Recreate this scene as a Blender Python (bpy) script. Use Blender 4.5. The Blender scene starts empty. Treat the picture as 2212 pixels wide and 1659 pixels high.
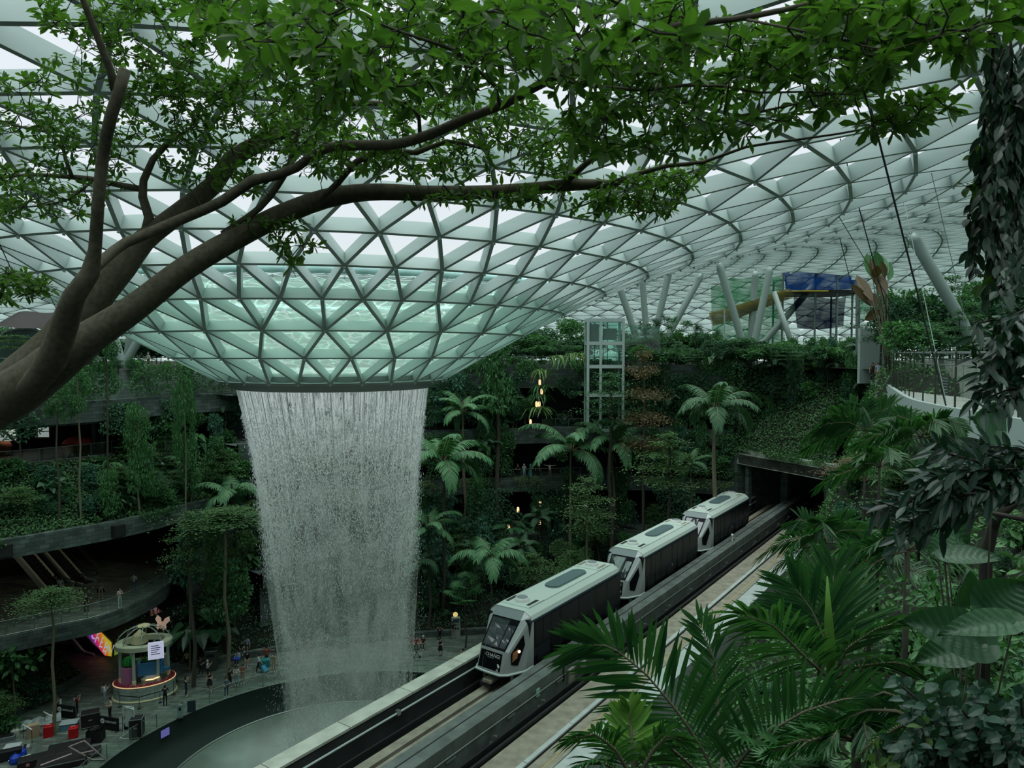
import bpy, bmesh, math, random
import numpy as np
from mathutils import Vector, Matrix, Euler
from mathutils.bvhtree import BVHTree
PI = math.pi
rnd = random.Random(7)
nrg = np.random.default_rng(7)
scene = bpy.context.scene
COL = scene.collection
# ------------------------------------------------------------------ camera
F_PX, CX, CY, CAM_Z = 1550.0, 1106.0, 829.5, 28.0
PITCH = math.atan(67.5 / F_PX)
cam_data = bpy.data.cameras.new('camera')
cam_data.sensor_width = 36.0
cam_data.lens = 36.0 * F_PX / 2212.0
cam_data.clip_end = 1000.0
cam_data.clip_start = 0.05
cam_data.dof.use_dof = True
cam_data.dof.focus_distance = 45.0
cam_data.dof.aperture_fstop = 8.0
camera = bpy.data.objects.new('camera', cam_data)
COL.objects.link(camera)
camera.location = (0.0, 0.0, CAM_Z)
camera.rotation_euler = (PI / 2 - PITCH, 0.0, 0.0)
scene.camera = camera
# ------------------------------------------------------------------ world: bright overcast sky, dark below the horizon
world = bpy.data.worlds.new('overcast_sky')
scene.world = world
world.use_nodes = True
wn = world.node_tree
wn.nodes.clear()
w_out = wn.nodes.new('ShaderNodeOutputWorld')
w_bg = wn.nodes.new('ShaderNodeBackground')
w_tc = wn.nodes.new('ShaderNodeTexCoord')
w_sep = wn.nodes.new('ShaderNodeSeparateXYZ')
w_map = wn.nodes.new('ShaderNodeValToRGB')
# position = (sin(elevation) + 1) / 2: an overcast tropical sky, brightest where the sun stands behind the cloud overhead
w_map.color_ramp.elements[0].position = 0.47
w_map.color_ramp.elements[0].color = (0.10, 0.12, 0.11, 1)
w_map.color_ramp.elements[1].position = 0.50
w_map.color_ramp.elements[1].color = (0.80, 0.87, 0.88, 1)
for p_, c_ in ((0.62, (0.84, 0.89, 0.95)), (0.75, (0.90, 0.94, 1.0)), (0.86, (2.2, 2.35, 2.4)), (1.0, (4.4, 4.75, 4.65))):
 w_map.color_ramp.elements.new(p_).color = tuple(c_) + (1,)
w_m = wn.nodes.new('ShaderNodeMath'); w_m.operation = 'MULTIPLY_ADD'
w_m.inputs[1].default_value = 0.5; w_m.inputs[2].default_value = 0.5
wn.links.new(w_tc.outputs['Generated'], w_sep.inputs[0])
wn.links.new(w_sep.outputs['Z'], w_m.inputs[0])
wn.links.new(w_m.outputs[0], w_map.inputs[0])
wn.links.new(w_map.outputs[0], w_bg.inputs['Color'])
w_bg.inputs['Strength'].default_value = 1.0
wn.links.new(w_bg.outputs[0], w_out.inputs['Surface'])
scene.view_settings.view_transform = 'Standard'
scene.view_settings.look = 'None'
scene.view_settings.gamma = 1.0
scene.view_settings.use_curve_mapping = False
scene.view_settings.exposure = 0.0
cy = scene.cycles
cy.max_bounces = 6
cy.diffuse_bounces = 3
cy.glossy_bounces = 2
cy.transmission_bounces = 3
cy.transparent_max_bounces = 24
cy.volume_bounces = 0
cy.caustics_reflective = False
cy.caustics_refractive = False
cy.sample_clamp_indirect = 4.0
cy.use_adaptive_sampling = True
cy.adaptive_threshold = 0.03
cy.use_denoising = True
# ------------------------------------------------------------------ pixel (2212 x 1659) -> place in the world
_c, _s = math.cos(PITCH), math.sin(PITCH)
def ray(px, py):
 x = (px - CX) / F_PX; y = -(py - CY) / F_PX
 return Vector((x, _c + _s * y, -_s + _c * y))
def at_z(px, py, z):
 r = ray(px, py); t = (z - CAM_Z) / r.z
 return Vector((0, 0, CAM_Z)) + r * t
def at_y(px, py, Y):
 r = ray(px, py)
 return Vector((0, 0, CAM_Z)) + r * (Y / r.y)
def proj(p):
 d = Vector(p) - Vector((0, 0, CAM_Z))
 f = _c * d.y - _s * d.z; u = _s * d.y + _c * d.z
 f = max(f, 1e-3)
 return CX + F_PX * d.x / f, CY - F_PX * u / f, f
# ------------------------------------------------------------------ object helpers
def link(o, parent=None):
 COL.objects.link(o)
 if parent is not None:
  o.parent = parent
 return o
def tag(o, label=None, cat=None, group=None, kind=None):
 if label: o['label'] = label
 if cat: o['category'] = cat
 if group: o['group'] = group
 if kind: o['kind'] = kind
 return o
def empty(name, loc=(0, 0, 0), rz=0.0, label=None, cat=None, group=None):
 o = bpy.data.objects.new(name, None)
 o.empty_display_size = 0.2
 link(o); o.location = loc; o.rotation_euler = (0, 0, rz)
 return tag(o, label, cat, group)
def mesh_obj(name, me, mat=None, parent=None, loc=None):
 o = bpy.data.objects.new(name, me)
 if mat is not None and len(me.materials) == 0:
  for m in (mat if isinstance(mat, (list, tuple)) else [mat]):
   me.materials.append(m)
 link(o, parent)
 if loc is not None: o.location = loc
 return o
def children(o):
 return list(o.children)
def copy_tree(o, parent=None):
 c = o.copy(); COL.objects.link(c); c.parent = parent
 for ch in children(o):
  copy_tree(ch, c)
 return c
class MB:
 """collects shapes into one mesh"""
 def __init__(self):
  self.v = []; self.f = []; self.m = []
  self.mi = 0
 def add(self, vs, fs, M=None):
  n = len(self.v)
  if M is not None: vs = [M @ Vector(v) for v in vs]
  self.v.extend([tuple(v) for v in vs])
  for f in fs:
   self.f.append([i + n for i in f]); self.m.append(self.mi)
  return self
 def box(self, x0, x1, y0, y1, z0, z1, M=None):
  vs = [(x0, y0, z0), (x1, y0, z0), (x1, y1, z0), (x0, y1, z0), (x0, y0, z1), (x1, y0, z1), (x1, y1, z1), (x0, y1, z1)]
  fs = [(0, 3, 2, 1), (4, 5, 6, 7), (0, 1, 5, 4), (1, 2, 6, 5), (2, 3, 7, 6), (3, 0, 4, 7)]
  return self.add(vs, fs, M)
 def bbox(self, x0, x1, y0, y1, z0, z1, b=0.02, M=None):
  """box with chamfered vertical and top edges"""
  def ring(x0, x1, y0, y1, z, c):
   return [(x0 + c, y0, z), (x1 - c, y0, z), (x1, y0 + c, z), (x1, y1 - c, z), (x1 - c, y1, z), (x0 + c, y1, z), (x0, y1 - c, z), (x0, y0 + c, z)]
  r = [ring(x0, x1, y0, y1, z0, b), ring(x0, x1, y0, y1, z1 - b, b), ring(x0 + b, x1 - b, y0 + b, y1 - b, z1, b)]
  vs = sum(r, [])
  fs = [tuple(reversed(range(8))), tuple(range(16, 24))]
  for k in range(2):
   for i in range(8):
    j = (i + 1) % 8
    fs.append((k * 8 + i, k * 8 + j, k * 8 + 8 + j, k * 8 + 8 + i))
  return self.add(vs, fs, M)
 def tube(self, pts, r, n=8, cap=True, closed=False):
  """tube along points; r a number or a list"""
  pts = [Vector(p) for p in pts]; N = len(pts)
  if not hasattr(r, '__len__'): r = [r] * N
  vs = []; up = None
  for i, p in enumerate(pts):
   if closed: t = pts[(i + 1) % N] - pts[i - 1]
   else: t = pts[min(i + 1, N - 1)] - pts[max(i - 1, 0)]
   if t.length < 1e-9: t = Vector((0, 0, 1))
   t.normalize()
   if up is None:
    up = t.orthogonal().normalized()
   else:
    up = (up - t * up.dot(t))
    up = up.normalized() if up.length > 1e-6 else t.orthogonal().normalized()
   b = t.cross(up)
   for k in range(n):
    a = 2 * PI * k / n
    vs.append(p + (up * math.cos(a) + b * math.sin(a)) * r[i])
  fs = []
  for i in range(N if closed else N - 1):
   j = (i + 1) % N
   for k in range(n):
    l = (k + 1) % n
    fs.append((i * n + k, i * n + l, j * n + l, j * n + k))
  if cap and not closed:
   fs.append(tuple(reversed(range(n)))); fs.append(tuple(range((N - 1) * n, N * n)))
  return self.add(vs, fs)
 def lathe(self, prof, n=24, M=None, cap=True):
  vs = []; fs = []
  for (r, z) in prof:
   for k in range(n):
    a = 2 * PI * k / n
    vs.append((r * math.cos(a), r * math.sin(a), z))
  for i in range(len(prof) - 1):
   for k in range(n):
    l = (k + 1) % n
    fs.append((i * n + k, i * n + l, (i + 1) * n + l, (i + 1) * n + k))
  if cap:
   fs.append(tuple(reversed(range(n)))); fs.append(tuple(range((len(prof) - 1) * n, len(prof) * n)))
  return self.add(vs, fs, M)
 def prism(self, poly, z0, z1, M=None):
  n = len(poly)
  vs = [(x, y, z0) for x, y in poly] + [(x, y, z1) for x, y in poly]
  fs = [tuple(reversed(range(n))), tuple(range(n, 2 * n))]
  for i in range(n):
   j = (i + 1) % n
   fs.append((i, j, n + j, n + i))
  return self.add(vs, fs, M)
 def bar(self, a, b, w, h, up=(0, 0, 1)):
  """rectangular bar from a to b"""
  a = Vector(a); b = Vector(b); t = (b - a).normalized(); up = Vector(up)
  s = t.cross(up)
  if s.length < 1e-6: s = t.orthogonal()
  s.normalize(); u = s.cross(t).normalized()
  vs = []
  for p in (a, b):
   for (i, j) in ((-1, -1), (1, -1), (1, 1), (-1, 1)):
    vs.append(p + s * (i * w / 2) + u * (j * h / 2))
  return self.add(vs, [(0, 3, 2, 1), (4, 5, 6, 7), (0, 1, 5, 4), (1, 2, 6, 5), (2, 3, 7, 6), (3, 0, 4, 7)])
 def mesh(self, name='mesh', smooth=False):
  me = bpy.data.meshes.new(name)
  me.from_pydata(self.v, [], self.f)
  if any(self.m): me.polygons.foreach_set('material_index', self.m)
  if smooth: me.polygons.foreach_set('use_smooth', [True] * len(me.polygons))
  me.update()
  return me
 def build(self, name, mat=None, parent=None, smooth=False, loc=None):
  return mesh_obj(name, self.mesh(name, smooth), mat, parent, loc)
def grid_mesh(name, P, smooth=True, closed_u=False):
 """P: array rows x cols x 3 -> quad mesh"""
 P = np.asarray(P, float); R, C = P.shape[:2]
 vs = P.reshape(-1, 3)
 fs = []
 for i in range(R - 1):
  for j in range(C if closed_u else C - 1):
   k = (j + 1) % C
   fs.append((i * C + j, i * C + k, (i + 1) * C + k, (i + 1) * C + j))
 me = bpy.data.meshes.new(name)
 me.from_pydata([tuple(v) for v in vs], [], fs)
 if smooth: me.polygons.foreach_set('use_smooth', [True] * len(me.polygons))
 me.update()
 return me
def np_mesh(name, V, Fq, mat_idx=None, smooth=False):
 """fast mesh from numpy arrays; Fq is n x k"""
 me = bpy.data.meshes.new(name)
 V = np.ascontiguousarray(V, dtype=np.float32); Fq = np.ascontiguousarray(Fq, dtype=np.int32)
 n, k = Fq.shape
 me.vertices.add(len(V)); me.vertices.foreach_set('co', V.ravel())
 me.loops.add(n * k); me.loops.foreach_set('vertex_index', Fq.ravel())
 me.polygons.add(n); me.polygons.foreach_set('loop_start', np.arange(0, n * k, k, dtype=np.int32))
 if mat_idx is not None: me.polygons.foreach_set('material_index', np.ascontiguousarray(mat_idx, dtype=np.int32))
 me.polygons.foreach_set('use_smooth', np.full(n, bool(smooth)))
 me.update(calc_edges=True)
 return me
def catmull(pts, step=1.0):
 pts = [np.array(p, float) for p in pts]
 P = [2 * pts[0] - pts[1]] + pts + [2 * pts[-1] - pts[-2]]
 out = []
 for i in range(1, len(P) - 2):
  n = max(1, int(np.linalg.norm(P[i + 1] - P[i]) / step))
  for k in range(n):
   t = k / n
   out.append(0.5 * (2 * P[i] + (P[i + 1] - P[i - 1]) * t + (2 * P[i - 1] - 5 * P[i] + 4 * P[i + 1] - P[i + 2]) * t * t + (3 * P[i] - P[i - 1] - 3 * P[i + 1] + P[i + 2]) * t ** 3))
 out.append(pts[-1])
 return np.array(out)
def offset2d(line, d):
 """offset a plan polyline to its left by d"""
 L = np.asarray(line, float)[:, :2]
 t = np.gradient(L, axis=0); t /= np.linalg.norm(t, axis=1)[:, None] + 1e-9
 n = np.c_[-t[:, 1], t[:, 0]]
 return L + n * d
# ------------------------------------------------------------------ materials
def new_mat(name):
 m = bpy.data.materials.new(name); m.use_nodes = True
 nt = m.node_tree; b = nt.nodes['Principled BSDF']
 return m, nt, b
def pmat(name, col, rough=0.6, metal=0.0, noise=0.0, scale=3.0, bump=0.0, spec=0.3, emit=None, estr=0.0):
 m, nt, b = new_mat(name)
 c = (col[0], col[1], col[2], 1)
 b.inputs['Base Color'].default_value = c
 b.inputs['Roughness'].default_value = rough
 b.inputs['Metallic'].default_value = metal
 b.inputs['Specular IOR Level'].default_value = spec
 if noise > 0 or bump > 0:
  tc = nt.nodes.new('ShaderNodeTexCoord'); nz = nt.nodes.new('ShaderNodeTexNoise')
  nz.inputs['Scale'].default_value = scale; nz.inputs['Detail'].default_value = 6
  nt.links.new(tc.outputs['Object'], nz.inputs['Vector'])
  if noise > 0:
   r = nt.nodes.new('ShaderNodeValToRGB')
   r.color_ramp.elements[0].position = 0.3; r.color_ramp.elements[1].position = 0.72
   r.color_ramp.elements[0].color = tuple(x * (1 - noise) for x in col) + (1,)
   r.color_ramp.elements[1].color = tuple(min(1, x * (1 + noise)) for x in col) + (1,)
   nt.links.new(nz.outputs['Fac'], r.inputs[0]); nt.links.new(r.outputs[0], b.inputs['Base Color'])
  if bump > 0:
   bp = nt.nodes.new('ShaderNodeBump'); bp.inputs['Strength'].default_value = bump
   nt.links.new(nz.outputs['Fac'], bp.inputs['Height']); nt.links.new(bp.outputs[0], b.inputs['Normal'])
 if emit:
  b.inputs['Emission Color'].default_value = tuple(emit) + (1,)
  b.inputs['Emission Strength'].default_value = estr
 return m
def glass_mat(name, tint, gloss=0.08, rough=0.05):
 m = bpy.data.materials.new(name); m.use_nodes = True
 nt = m.node_tree; nt.nodes.clear()
 o = nt.nodes.new('ShaderNodeOutputMaterial'); t = nt.nodes.new('ShaderNodeBsdfTransparent'); g = nt.nodes.new('ShaderNodeBsdfGlossy'); mx = nt.nodes.new('ShaderNodeMixShader')
 t.inputs['Color'].default_value = tuple(tint) + (1,)
 g.inputs['Roughness'].default_value = rough
 mx.inputs[0].default_value = gloss
 nt.links.new(t.outputs[0], mx.inputs[1]); nt.links.new(g.outputs[0], mx.inputs[2]); nt.links.new(mx.outputs[0], o.inputs['Surface'])
 return m
def leaf_mat(name, dark, light, trans=0.25, rough=0.5, spec=0.35):
 """leaf colour varies leaf by leaf"""
 m, nt, b = new_mat(name)
 geo = nt.nodes.new('ShaderNodeNewGeometry'); oi = nt.nodes.new('ShaderNodeObjectInfo')
 r = nt.nodes.new('ShaderNodeValToRGB')
 r.color_ramp.elements[0].color = tuple(dark) + (1,); r.color_ramp.elements[1].color = tuple(light) + (1,)
 r.color_ramp.elements[0].position = 0.1; r.color_ramp.elements[1].position = 0.95
 mix = nt.nodes.new('ShaderNodeMath'); mix.operation = 'MULTIPLY_ADD'
 mix.inputs[1].default_value = 0.35
 sc = nt.nodes.new('ShaderNodeMath'); sc.operation = 'MULTIPLY'; sc.inputs[1].default_value = 0.65
 nt.links.new(geo.outputs['Random Per Island'], sc.inputs[0])
 nt.links.new(oi.outputs['Random'], mix.inputs[0]); nt.links.new(sc.outputs[0], mix.inputs[2])
 nt.links.new(mix.outputs[0], r.inputs[0]); nt.links.new(r.outputs[0], b.inputs['Base Color'])
 b.inputs['Roughness'].default_value = rough; b.inputs['Specular IOR Level'].default_value = spec
 tr = nt.nodes.new('ShaderNodeBsdfTranslucent'); mx = nt.nodes.new('ShaderNodeMixShader'); mx.inputs[0].default_value = trans
 g = nt.nodes.new('ShaderNodeMixRGB'); g.blend_type = 'MULTIPLY'; g.inputs[0].default_value = 1.0; g.inputs[2].default_value = (1.25, 1.45, 0.6, 1)
 nt.links.new(r.outputs[0], g.inputs[1]); nt.links.new(g.outputs[0], tr.inputs['Color'])
 out = nt.nodes['Material Output']
 nt.links.new(b.outputs[0], mx.inputs[1]); nt.links.new(tr.outputs[0], mx.inputs[2]); nt.links.new(mx.outputs[0], out.inputs['Surface'])
 return m
def stone_mat(name, col, bw=0.9, bh=0.32, mortar=(0.02, 0.025, 0.022), var=0.35, horiz=False, rough=0.75, op='ADD'):
 """coursed stone slabs"""
 m, nt, b = new_mat(name)
 tc = nt.nodes.new('ShaderNodeTexCoord'); br = nt.nodes.new('ShaderNodeTexBrick'); nz = nt.nodes.new('ShaderNodeTexNoise')
 if not horiz:
  # unroll: x from plan distance, y from height
  sep = nt.nodes.new('ShaderNodeSeparateXYZ'); cmb = nt.nodes.new('ShaderNodeCombineXYZ'); ad = nt.nodes.new('ShaderNodeMath'); ad.operation = op
  nt.links.new(tc.outputs['Object'], sep.inputs[0]); nt.links.new(sep.outputs['X'], ad.inputs[0]); nt.links.new(sep.outputs['Y'], ad.inputs[1])
  nt.links.new(ad.outputs[0], cmb.inputs['X']); nt.links.new(sep.outputs['Z'], cmb.inputs['Y'])
  nt.links.new(cmb.outputs[0], br.inputs['Vector'])
 else:
  nt.links.new(tc.outputs['Object'], br.inputs['Vector'])
 br.inputs['Scale'].default_value = 1.0
 br.inputs['Brick Width'].default_value = bw; br.inputs['Row Height'].default_value = bh; br.inputs['Mortar Size'].default_value = 0.012
 br.inputs['Color1'].default_value = tuple(x * (1 - var) for x in col) + (1,); br.inputs['Color2'].default_value = tuple(min(1, x * (1 + var)) for x in col) + (1,)
 br.inputs['Mortar'].default_value = tuple(mortar) + (1,)
 nz.inputs['Scale'].default_value = 1.3; nz.inputs['Detail'].default_value = 8
 nt.links.new(tc.outputs['Object'], nz.inputs['Vector'])
 mx = nt.nodes.new('ShaderNodeMixRGB'); mx.blend_type = 'MULTIPLY'; mx.inputs[0].default_value = 0.7
 rp = nt.nodes.new('ShaderNodeValToRGB'); rp.color_ramp.elements[0].position = 0.3; rp.color_ramp.elements[0].color = (0.5, 0.6, 0.52, 1); rp.color_ramp.elements[1].position = 0.7; rp.color_ramp.elements[1].color = (1.15, 1.15, 1.15, 1)
 nt.links.new(nz.outputs['Fac'], rp.inputs[0]); nt.links.new(br.outputs['Color'], mx.inputs[1]); nt.links.new(rp.outputs[0], mx.inputs[2])
 nt.links.new(mx.outputs[0], b.inputs['Base Color'])
 b.inputs['Roughness'].default_value = rough; b.inputs['Specular IOR Level'].default_value = 0.3
 return m
M = {}
M['white_steel'] = pmat('white_painted_steel', (0.42, 0.52, 0.49), 0.4, spec=0.4)
M['roof_steel'] = pmat('roof_painted_steel', (0.40, 0.50, 0.47), 0.45, spec=0.3)
M['roof_glass'] = glass_mat('roof_glass', (0.96, 0.99, 0.985), 0.04)
M['clear_glass'] = glass_mat('clear_balustrade_glass', (0.86, 0.94, 0.90), 0.07)
M['green_glass'] = glass_mat('green_lift_glass', (0.55, 0.78, 0.70), 0.10)
M['collar'] = pmat('grey_green_collar_paint', (0.20, 0.25, 0.23), 0.5, noise=0.06, scale=0.6)
M['concrete'] = pmat('pale_concrete', (0.33, 0.37, 0.33), 0.8, noise=0.22, scale=1.4, bump=0.1)
M['concrete_cap'] = pmat('weathered_concrete_cap', (0.42, 0.46, 0.39), 0.85, noise=0.25, scale=1.1, bump=0.15)
M['concrete_mid'] = pmat('grey_concrete', (0.105, 0.13, 0.118), 0.85, noise=0.3, scale=1.2, bump=0.15)
M['concrete_dark'] = pmat('stained_shaded_concrete', (0.035, 0.042, 0.042), 0.85, noise=0.3, scale=1.0)  # stained deck; the parapet's inner shade is put into this colour too
M['plinth'] = pmat('beige_running_plinth', (0.24, 0.235, 0.18), 0.8, noise=0.25, scale=2.0)
M['deck_edge'] = pmat('pale_deck_edge', (0.36, 0.42, 0.40), 0.8, noise=0.12, scale=2.0)
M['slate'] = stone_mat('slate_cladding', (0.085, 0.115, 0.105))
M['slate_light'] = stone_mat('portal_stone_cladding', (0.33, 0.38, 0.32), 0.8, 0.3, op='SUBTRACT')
M['slate_floor'] = stone_mat('plaza_paving', (0.13, 0.165, 0.14), 1.1, 0.28, horiz=True, rough=0.55)
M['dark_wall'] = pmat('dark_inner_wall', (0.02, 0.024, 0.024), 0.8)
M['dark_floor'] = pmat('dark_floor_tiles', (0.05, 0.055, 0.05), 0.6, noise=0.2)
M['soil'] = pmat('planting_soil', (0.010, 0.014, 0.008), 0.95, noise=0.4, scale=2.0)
M['dark_green_wall'] = pmat('dark_green_basin_wall', (0.016, 0.030, 0.024), 0.75, spec=0.15)
M['steel'] = pmat('brushed_steel', (0.45, 0.5, 0.48), 0.35, metal=0.8)
M['dark_steel'] = pmat('dark_steel', (0.03, 0.035, 0.035), 0.45, metal=0.3)
M['rail_steel'] = pmat('handrail_steel', (0.22, 0.27, 0.25), 0.35, metal=0.6)
M['cable'] = pmat('steel_cable', (0.05, 0.06, 0.06), 0.5, metal=0.4)
M['black'] = pmat('matt_black', (0.012, 0.013, 0.013), 0.6)
M['black_gloss'] = pmat('black_gloss', (0.010, 0.012, 0.013), 0.15, spec=0.5)
M['white'] = pmat('white_plastic', (0.75, 0.78, 0.75), 0.5)
M['cream'] = pmat('cream_paint', (0.62, 0.60, 0.36), 0.6)
M['column_paint'] = pmat('grey_green_column_paint', (0.27, 0.35, 0.32), 0.4)
M['bark'] = pmat('grey_brown_bark', (0.105, 0.096, 0.066), 0.9, noise=0.3, scale=32.0, bump=0.8)
M['lamp_ring'] = pmat('orange_lamp_ring', (.8, .5, .25), .5, emit=(1, .45, .15), estr=.8)
M['bark_thin'] = pmat('dark_twig_bark', (0.040, 0.038, 0.030), 0.9, noise=0.3, scale=6.0)
M['trunk_pale'] = pmat('pale_trunk_bark', (0.16, 0.15, 0.10), 0.9, noise=0.3, scale=4.0)
M['trunk_dark'] = pmat('dark_trunk_bark', (0.06, 0.06, 0.045), 0.9, noise=0.3, scale=4.0)
M['leaf_tier'] = leaf_mat('tier_tree_leaf', (0.048, 0.114, 0.043), (0.114, 0.228, 0.084))
M['leaf_tier_dark'] = leaf_mat('dark_tier_leaf', (0.034, 0.104, 0.055), (0.085, 0.208, 0.098))
M['leaf_rust'] = leaf_mat('rusty_tier_leaf', (0.085, 0.07, 0.035), (0.17, 0.135, 0.07))
M['leaf_bush'] = leaf_mat('bush_leaf', (0.031, 0.111, 0.044), (0.098, 0.267, 0.091))
M['leaf_dark'] = leaf_mat('dark_leaf', (0.020, 0.070, 0.039), (0.063, 0.182, 0.087), trans=0.15)
M['leaf_blue'] = leaf_mat('blue_green_leaf', (0.031, 0.106, 0.069), (0.088, 0.237, 0.150), trans=0.15)
M['leaf_lime'] = leaf_mat('lime_leaf', (0.075, 0.16, 0.045), (0.19, 0.33, 0.1))
M['leaf_palm'] = leaf_mat('palm_leaf', (0.045, 0.14, 0.06), (0.1, 0.27, 0.11), trans=0.2)
M['leaf_palm_near'] = leaf_mat('near_palm_leaf', (0.016, 0.073, 0.027), (0.058, 0.177, 0.052), trans=0.3, rough=0.35, spec=0.5)
M['leaf_palm_yellow'] = leaf_mat('fresh_palm_leaf', (0.102, 0.246, 0.043), (0.189, 0.392, 0.072), trans=0.3)
M['leaf_canopy'] = leaf_mat('near_canopy_leaf', (0.032, 0.090, 0.020), (0.099, 0.216, 0.040), trans=0.42)
M['leaf_vine'] = leaf_mat('dark_vine_leaf', (0.007, 0.024, 0.015), (0.024, 0.076, 0.038), trans=0.15, rough=0.35, spec=0.5)
M['leaf_shrub_near'] = leaf_mat('near_shrub_leaf', (0.008, 0.035, 0.023), (0.039, 0.104, 0.065), trans=0.15, rough=0.35, spec=0.5)
M['leaf_big'] = leaf_mat('big_heart_leaf', (0.015, 0.058, 0.026), (0.046, 0.145, 0.058), trans=0.2, rough=0.35, spec=0.5)
M['leaf_brown'] = leaf_mat('dry_brown_leaf', (0.06, 0.04, 0.018), (0.13, 0.085, 0.035), trans=0.2)
M['leaf_cover'] = leaf_mat('ground_cover_leaf', (0.029, 0.098, 0.037), (0.098, 0.247, 0.075), trans=0.15)
# ================================================================== SETTING: glass roof with its hanging funnel
VC = Vector((-11.1, 45.0, 0.0))          # axis of the waterfall
A0 = math.radians(-78.2)
PR = [6.67, 9.15, 11.6, 14.1, 16.6, 19.1, 21.6, 24.0, 26.5, 29.0, 34.0, 40.0, 50.0, 60.0, 70.0, 80.0, 90.0, 100.0, 107.0]
PZ = [26.75, 28.15, 29.45, 30.75, 31.95, 32.95, 33.8, 34.5, 35.15, 35.8, 36.9, 38.0, 39.3, 39.6, 38.9, 37.2, 34.2, 30.0, 25.6]
def roof_z(r):
 return float(np.interp(r, PR, PZ))
N_RING = 41
def ring_n(k): return 26 if k <= 2 else (52 if k < 14 else 104)
def roof_pt(k, i, dz=0.0):
 r = 6.67 + 2.48 * k
 n = ring_n(k)
 ph = ((k % 2) if k <= 2 else ((k - 3) % 2)) * 0.5
 a = A0 + 2 * PI * (i + ph) / n
 return (VC.x + r * math.cos(a), VC.y + r * math.sin(a), roof_z(r) + dz)
def roof_nrm(k, i):
 """unit normal pointing into the hall (down / outwards of the funnel)"""
 r = 6.67 + 2.48 * k; n = ring_n(k)
 ph = ((k % 2) if k <= 2 else ((k - 3) % 2)) * 0.5
 a = A0 + 2 * PI * (i + ph) / n
 s = (roof_z(r + 1.2) - roof_z(r - 1.2)) / 2.4
 if r < 8: s = 0.56
 v = Vector((s * math.cos(a), s * math.sin(a), -1.0)).normalized()
 return v
idx = {}; RV = []; RN = []
for k in range(N_RING):
 for i in range(ring_n(k)):
  idx[k, i] = len(RV); RV.append(roof_pt(k, i)); RN.append(tuple(roof_nrm(k, i)))
RV = np.array(RV); RN = np.array(RN)
redges = []; rtris = []
for k in range(N_RING):
 n = ring_n(k)
 for i in range(n):
  redges.append((idx[k, i], idx[k, (i + 1) % n]))
 if k + 1 < N_RING:
  m = ring_n(k + 1)
  if m == n:
   half = (k % 2) if k <= 2 else ((k - 3) % 2)
   for i in range(n):
    a, b = idx[k, i], idx[k, (i + 1) % n]
    if half == 0:   # next ring is shifted forward by half
     c, p = idx[k + 1, i], idx[k + 1, (i - 1) % n]
     redges += [(a, c), (a, p)]
     rtris += [(a, b, c), (p, a, c)]
    else:
     c, d = idx[k + 1, i], idx[k + 1, (i + 1) % n]
     redges += [(a, c), (a, d)]
     rtris += [(a, b, d), (a, d, c)]
  else:
   for i in range(n):
    a, b = idx[k, i], idx[k, (i + 1) % n]
    q = [idx[k + 1, (2 * i + j) % m] for j in (-1, 0, 1, 2)]
    redges += [(a, q[0]), (a, q[1]), (a, q[2])]
    rtris += [(a, q[2], q[1]), (a, b, q[2]), (a, q[1], q[0])]
redges = np.array(redges); rtris = np.array(rtris)
def bar_array(A, B, NA, NB, w, d, off=0.0):
 t = B - A; t /= np.linalg.norm(t, axis=1)[:, None]
 s = np.cross(t, (NA + NB) / 2); s /= np.linalg.norm(s, axis=1)[:, None]
 V = np.stack([A + s * w / 2 + NA * off, A - s * w / 2 + NA * off, A - s * w / 2 + NA * (d + off), A + s * w / 2 + NA * (d + off),
     B + s * w / 2 + NB * off, B - s * w / 2 + NB * off, B - s * w / 2 + NB * (d + off), B + s * w / 2 + NB * (d + off)], axis=1)
 n = len(A)
 base = np.array([(0, 1, 2, 3), (4, 7, 6, 5), (0, 4, 5, 1), (1, 5, 6, 2), (2, 6, 7, 3), (3, 7, 4, 0)])
 Fq = (base[None] + (np.arange(n) * 8)[:, None, None]).reshape(-1, 4)
 return V.reshape(-1, 3), Fq
ceiling = empty('ceiling', (VC.x, VC.y, 26.75))
tag(ceiling, 'vast white steel lattice roof glazed with triangles, dipping to a funnel', 'ceiling', kind='structure')
ea, eb = redges[:, 0], redges[:, 1]
off3 = np.array([VC.x, VC.y, 26.75])
RR = np.hypot(RV[ea, 0] - VC.x, RV[ea, 1] - VC.y)
bdep = np.interp(RR, [14, 24, 40, 60], [.50, .62, .82, .92])[:, None]
bv, bf = bar_array(RV[ea] - off3, RV[eb] - off3, RN[ea], RN[eb], 0.16, bdep)
mesh_obj('beam_lattice', np_mesh('beam_lattice', bv, bf), M['roof_steel'], ceiling)
gm = np_mesh('glazing', RV - off3, rtris)
mesh_obj('glazing', gm, M['roof_glass'], ceiling)
# bolts under each node of the near part
bm_ = MB()
for k in range(0, 12):
 for i in range(ring_n(k)):
  p = Vector(RV[idx[k, i]]) - Vector(off3); n = Vector(RN[idx[k, i]])
  dp = float(np.interp(6.67 + 2.48 * k, [14, 24, 40, 60], [.50, .62, .82, .92])); bm_.tube([p + n * (dp - .05), p + n * (dp + .12)], 0.06, 6)
  bm_.tube([p + n * 0.05, p + n * (dp + .01)], 0.105, 6)
bm_.build('node_connector', M['dark_steel'] if False else M['roof_steel'], ceiling)
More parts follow.
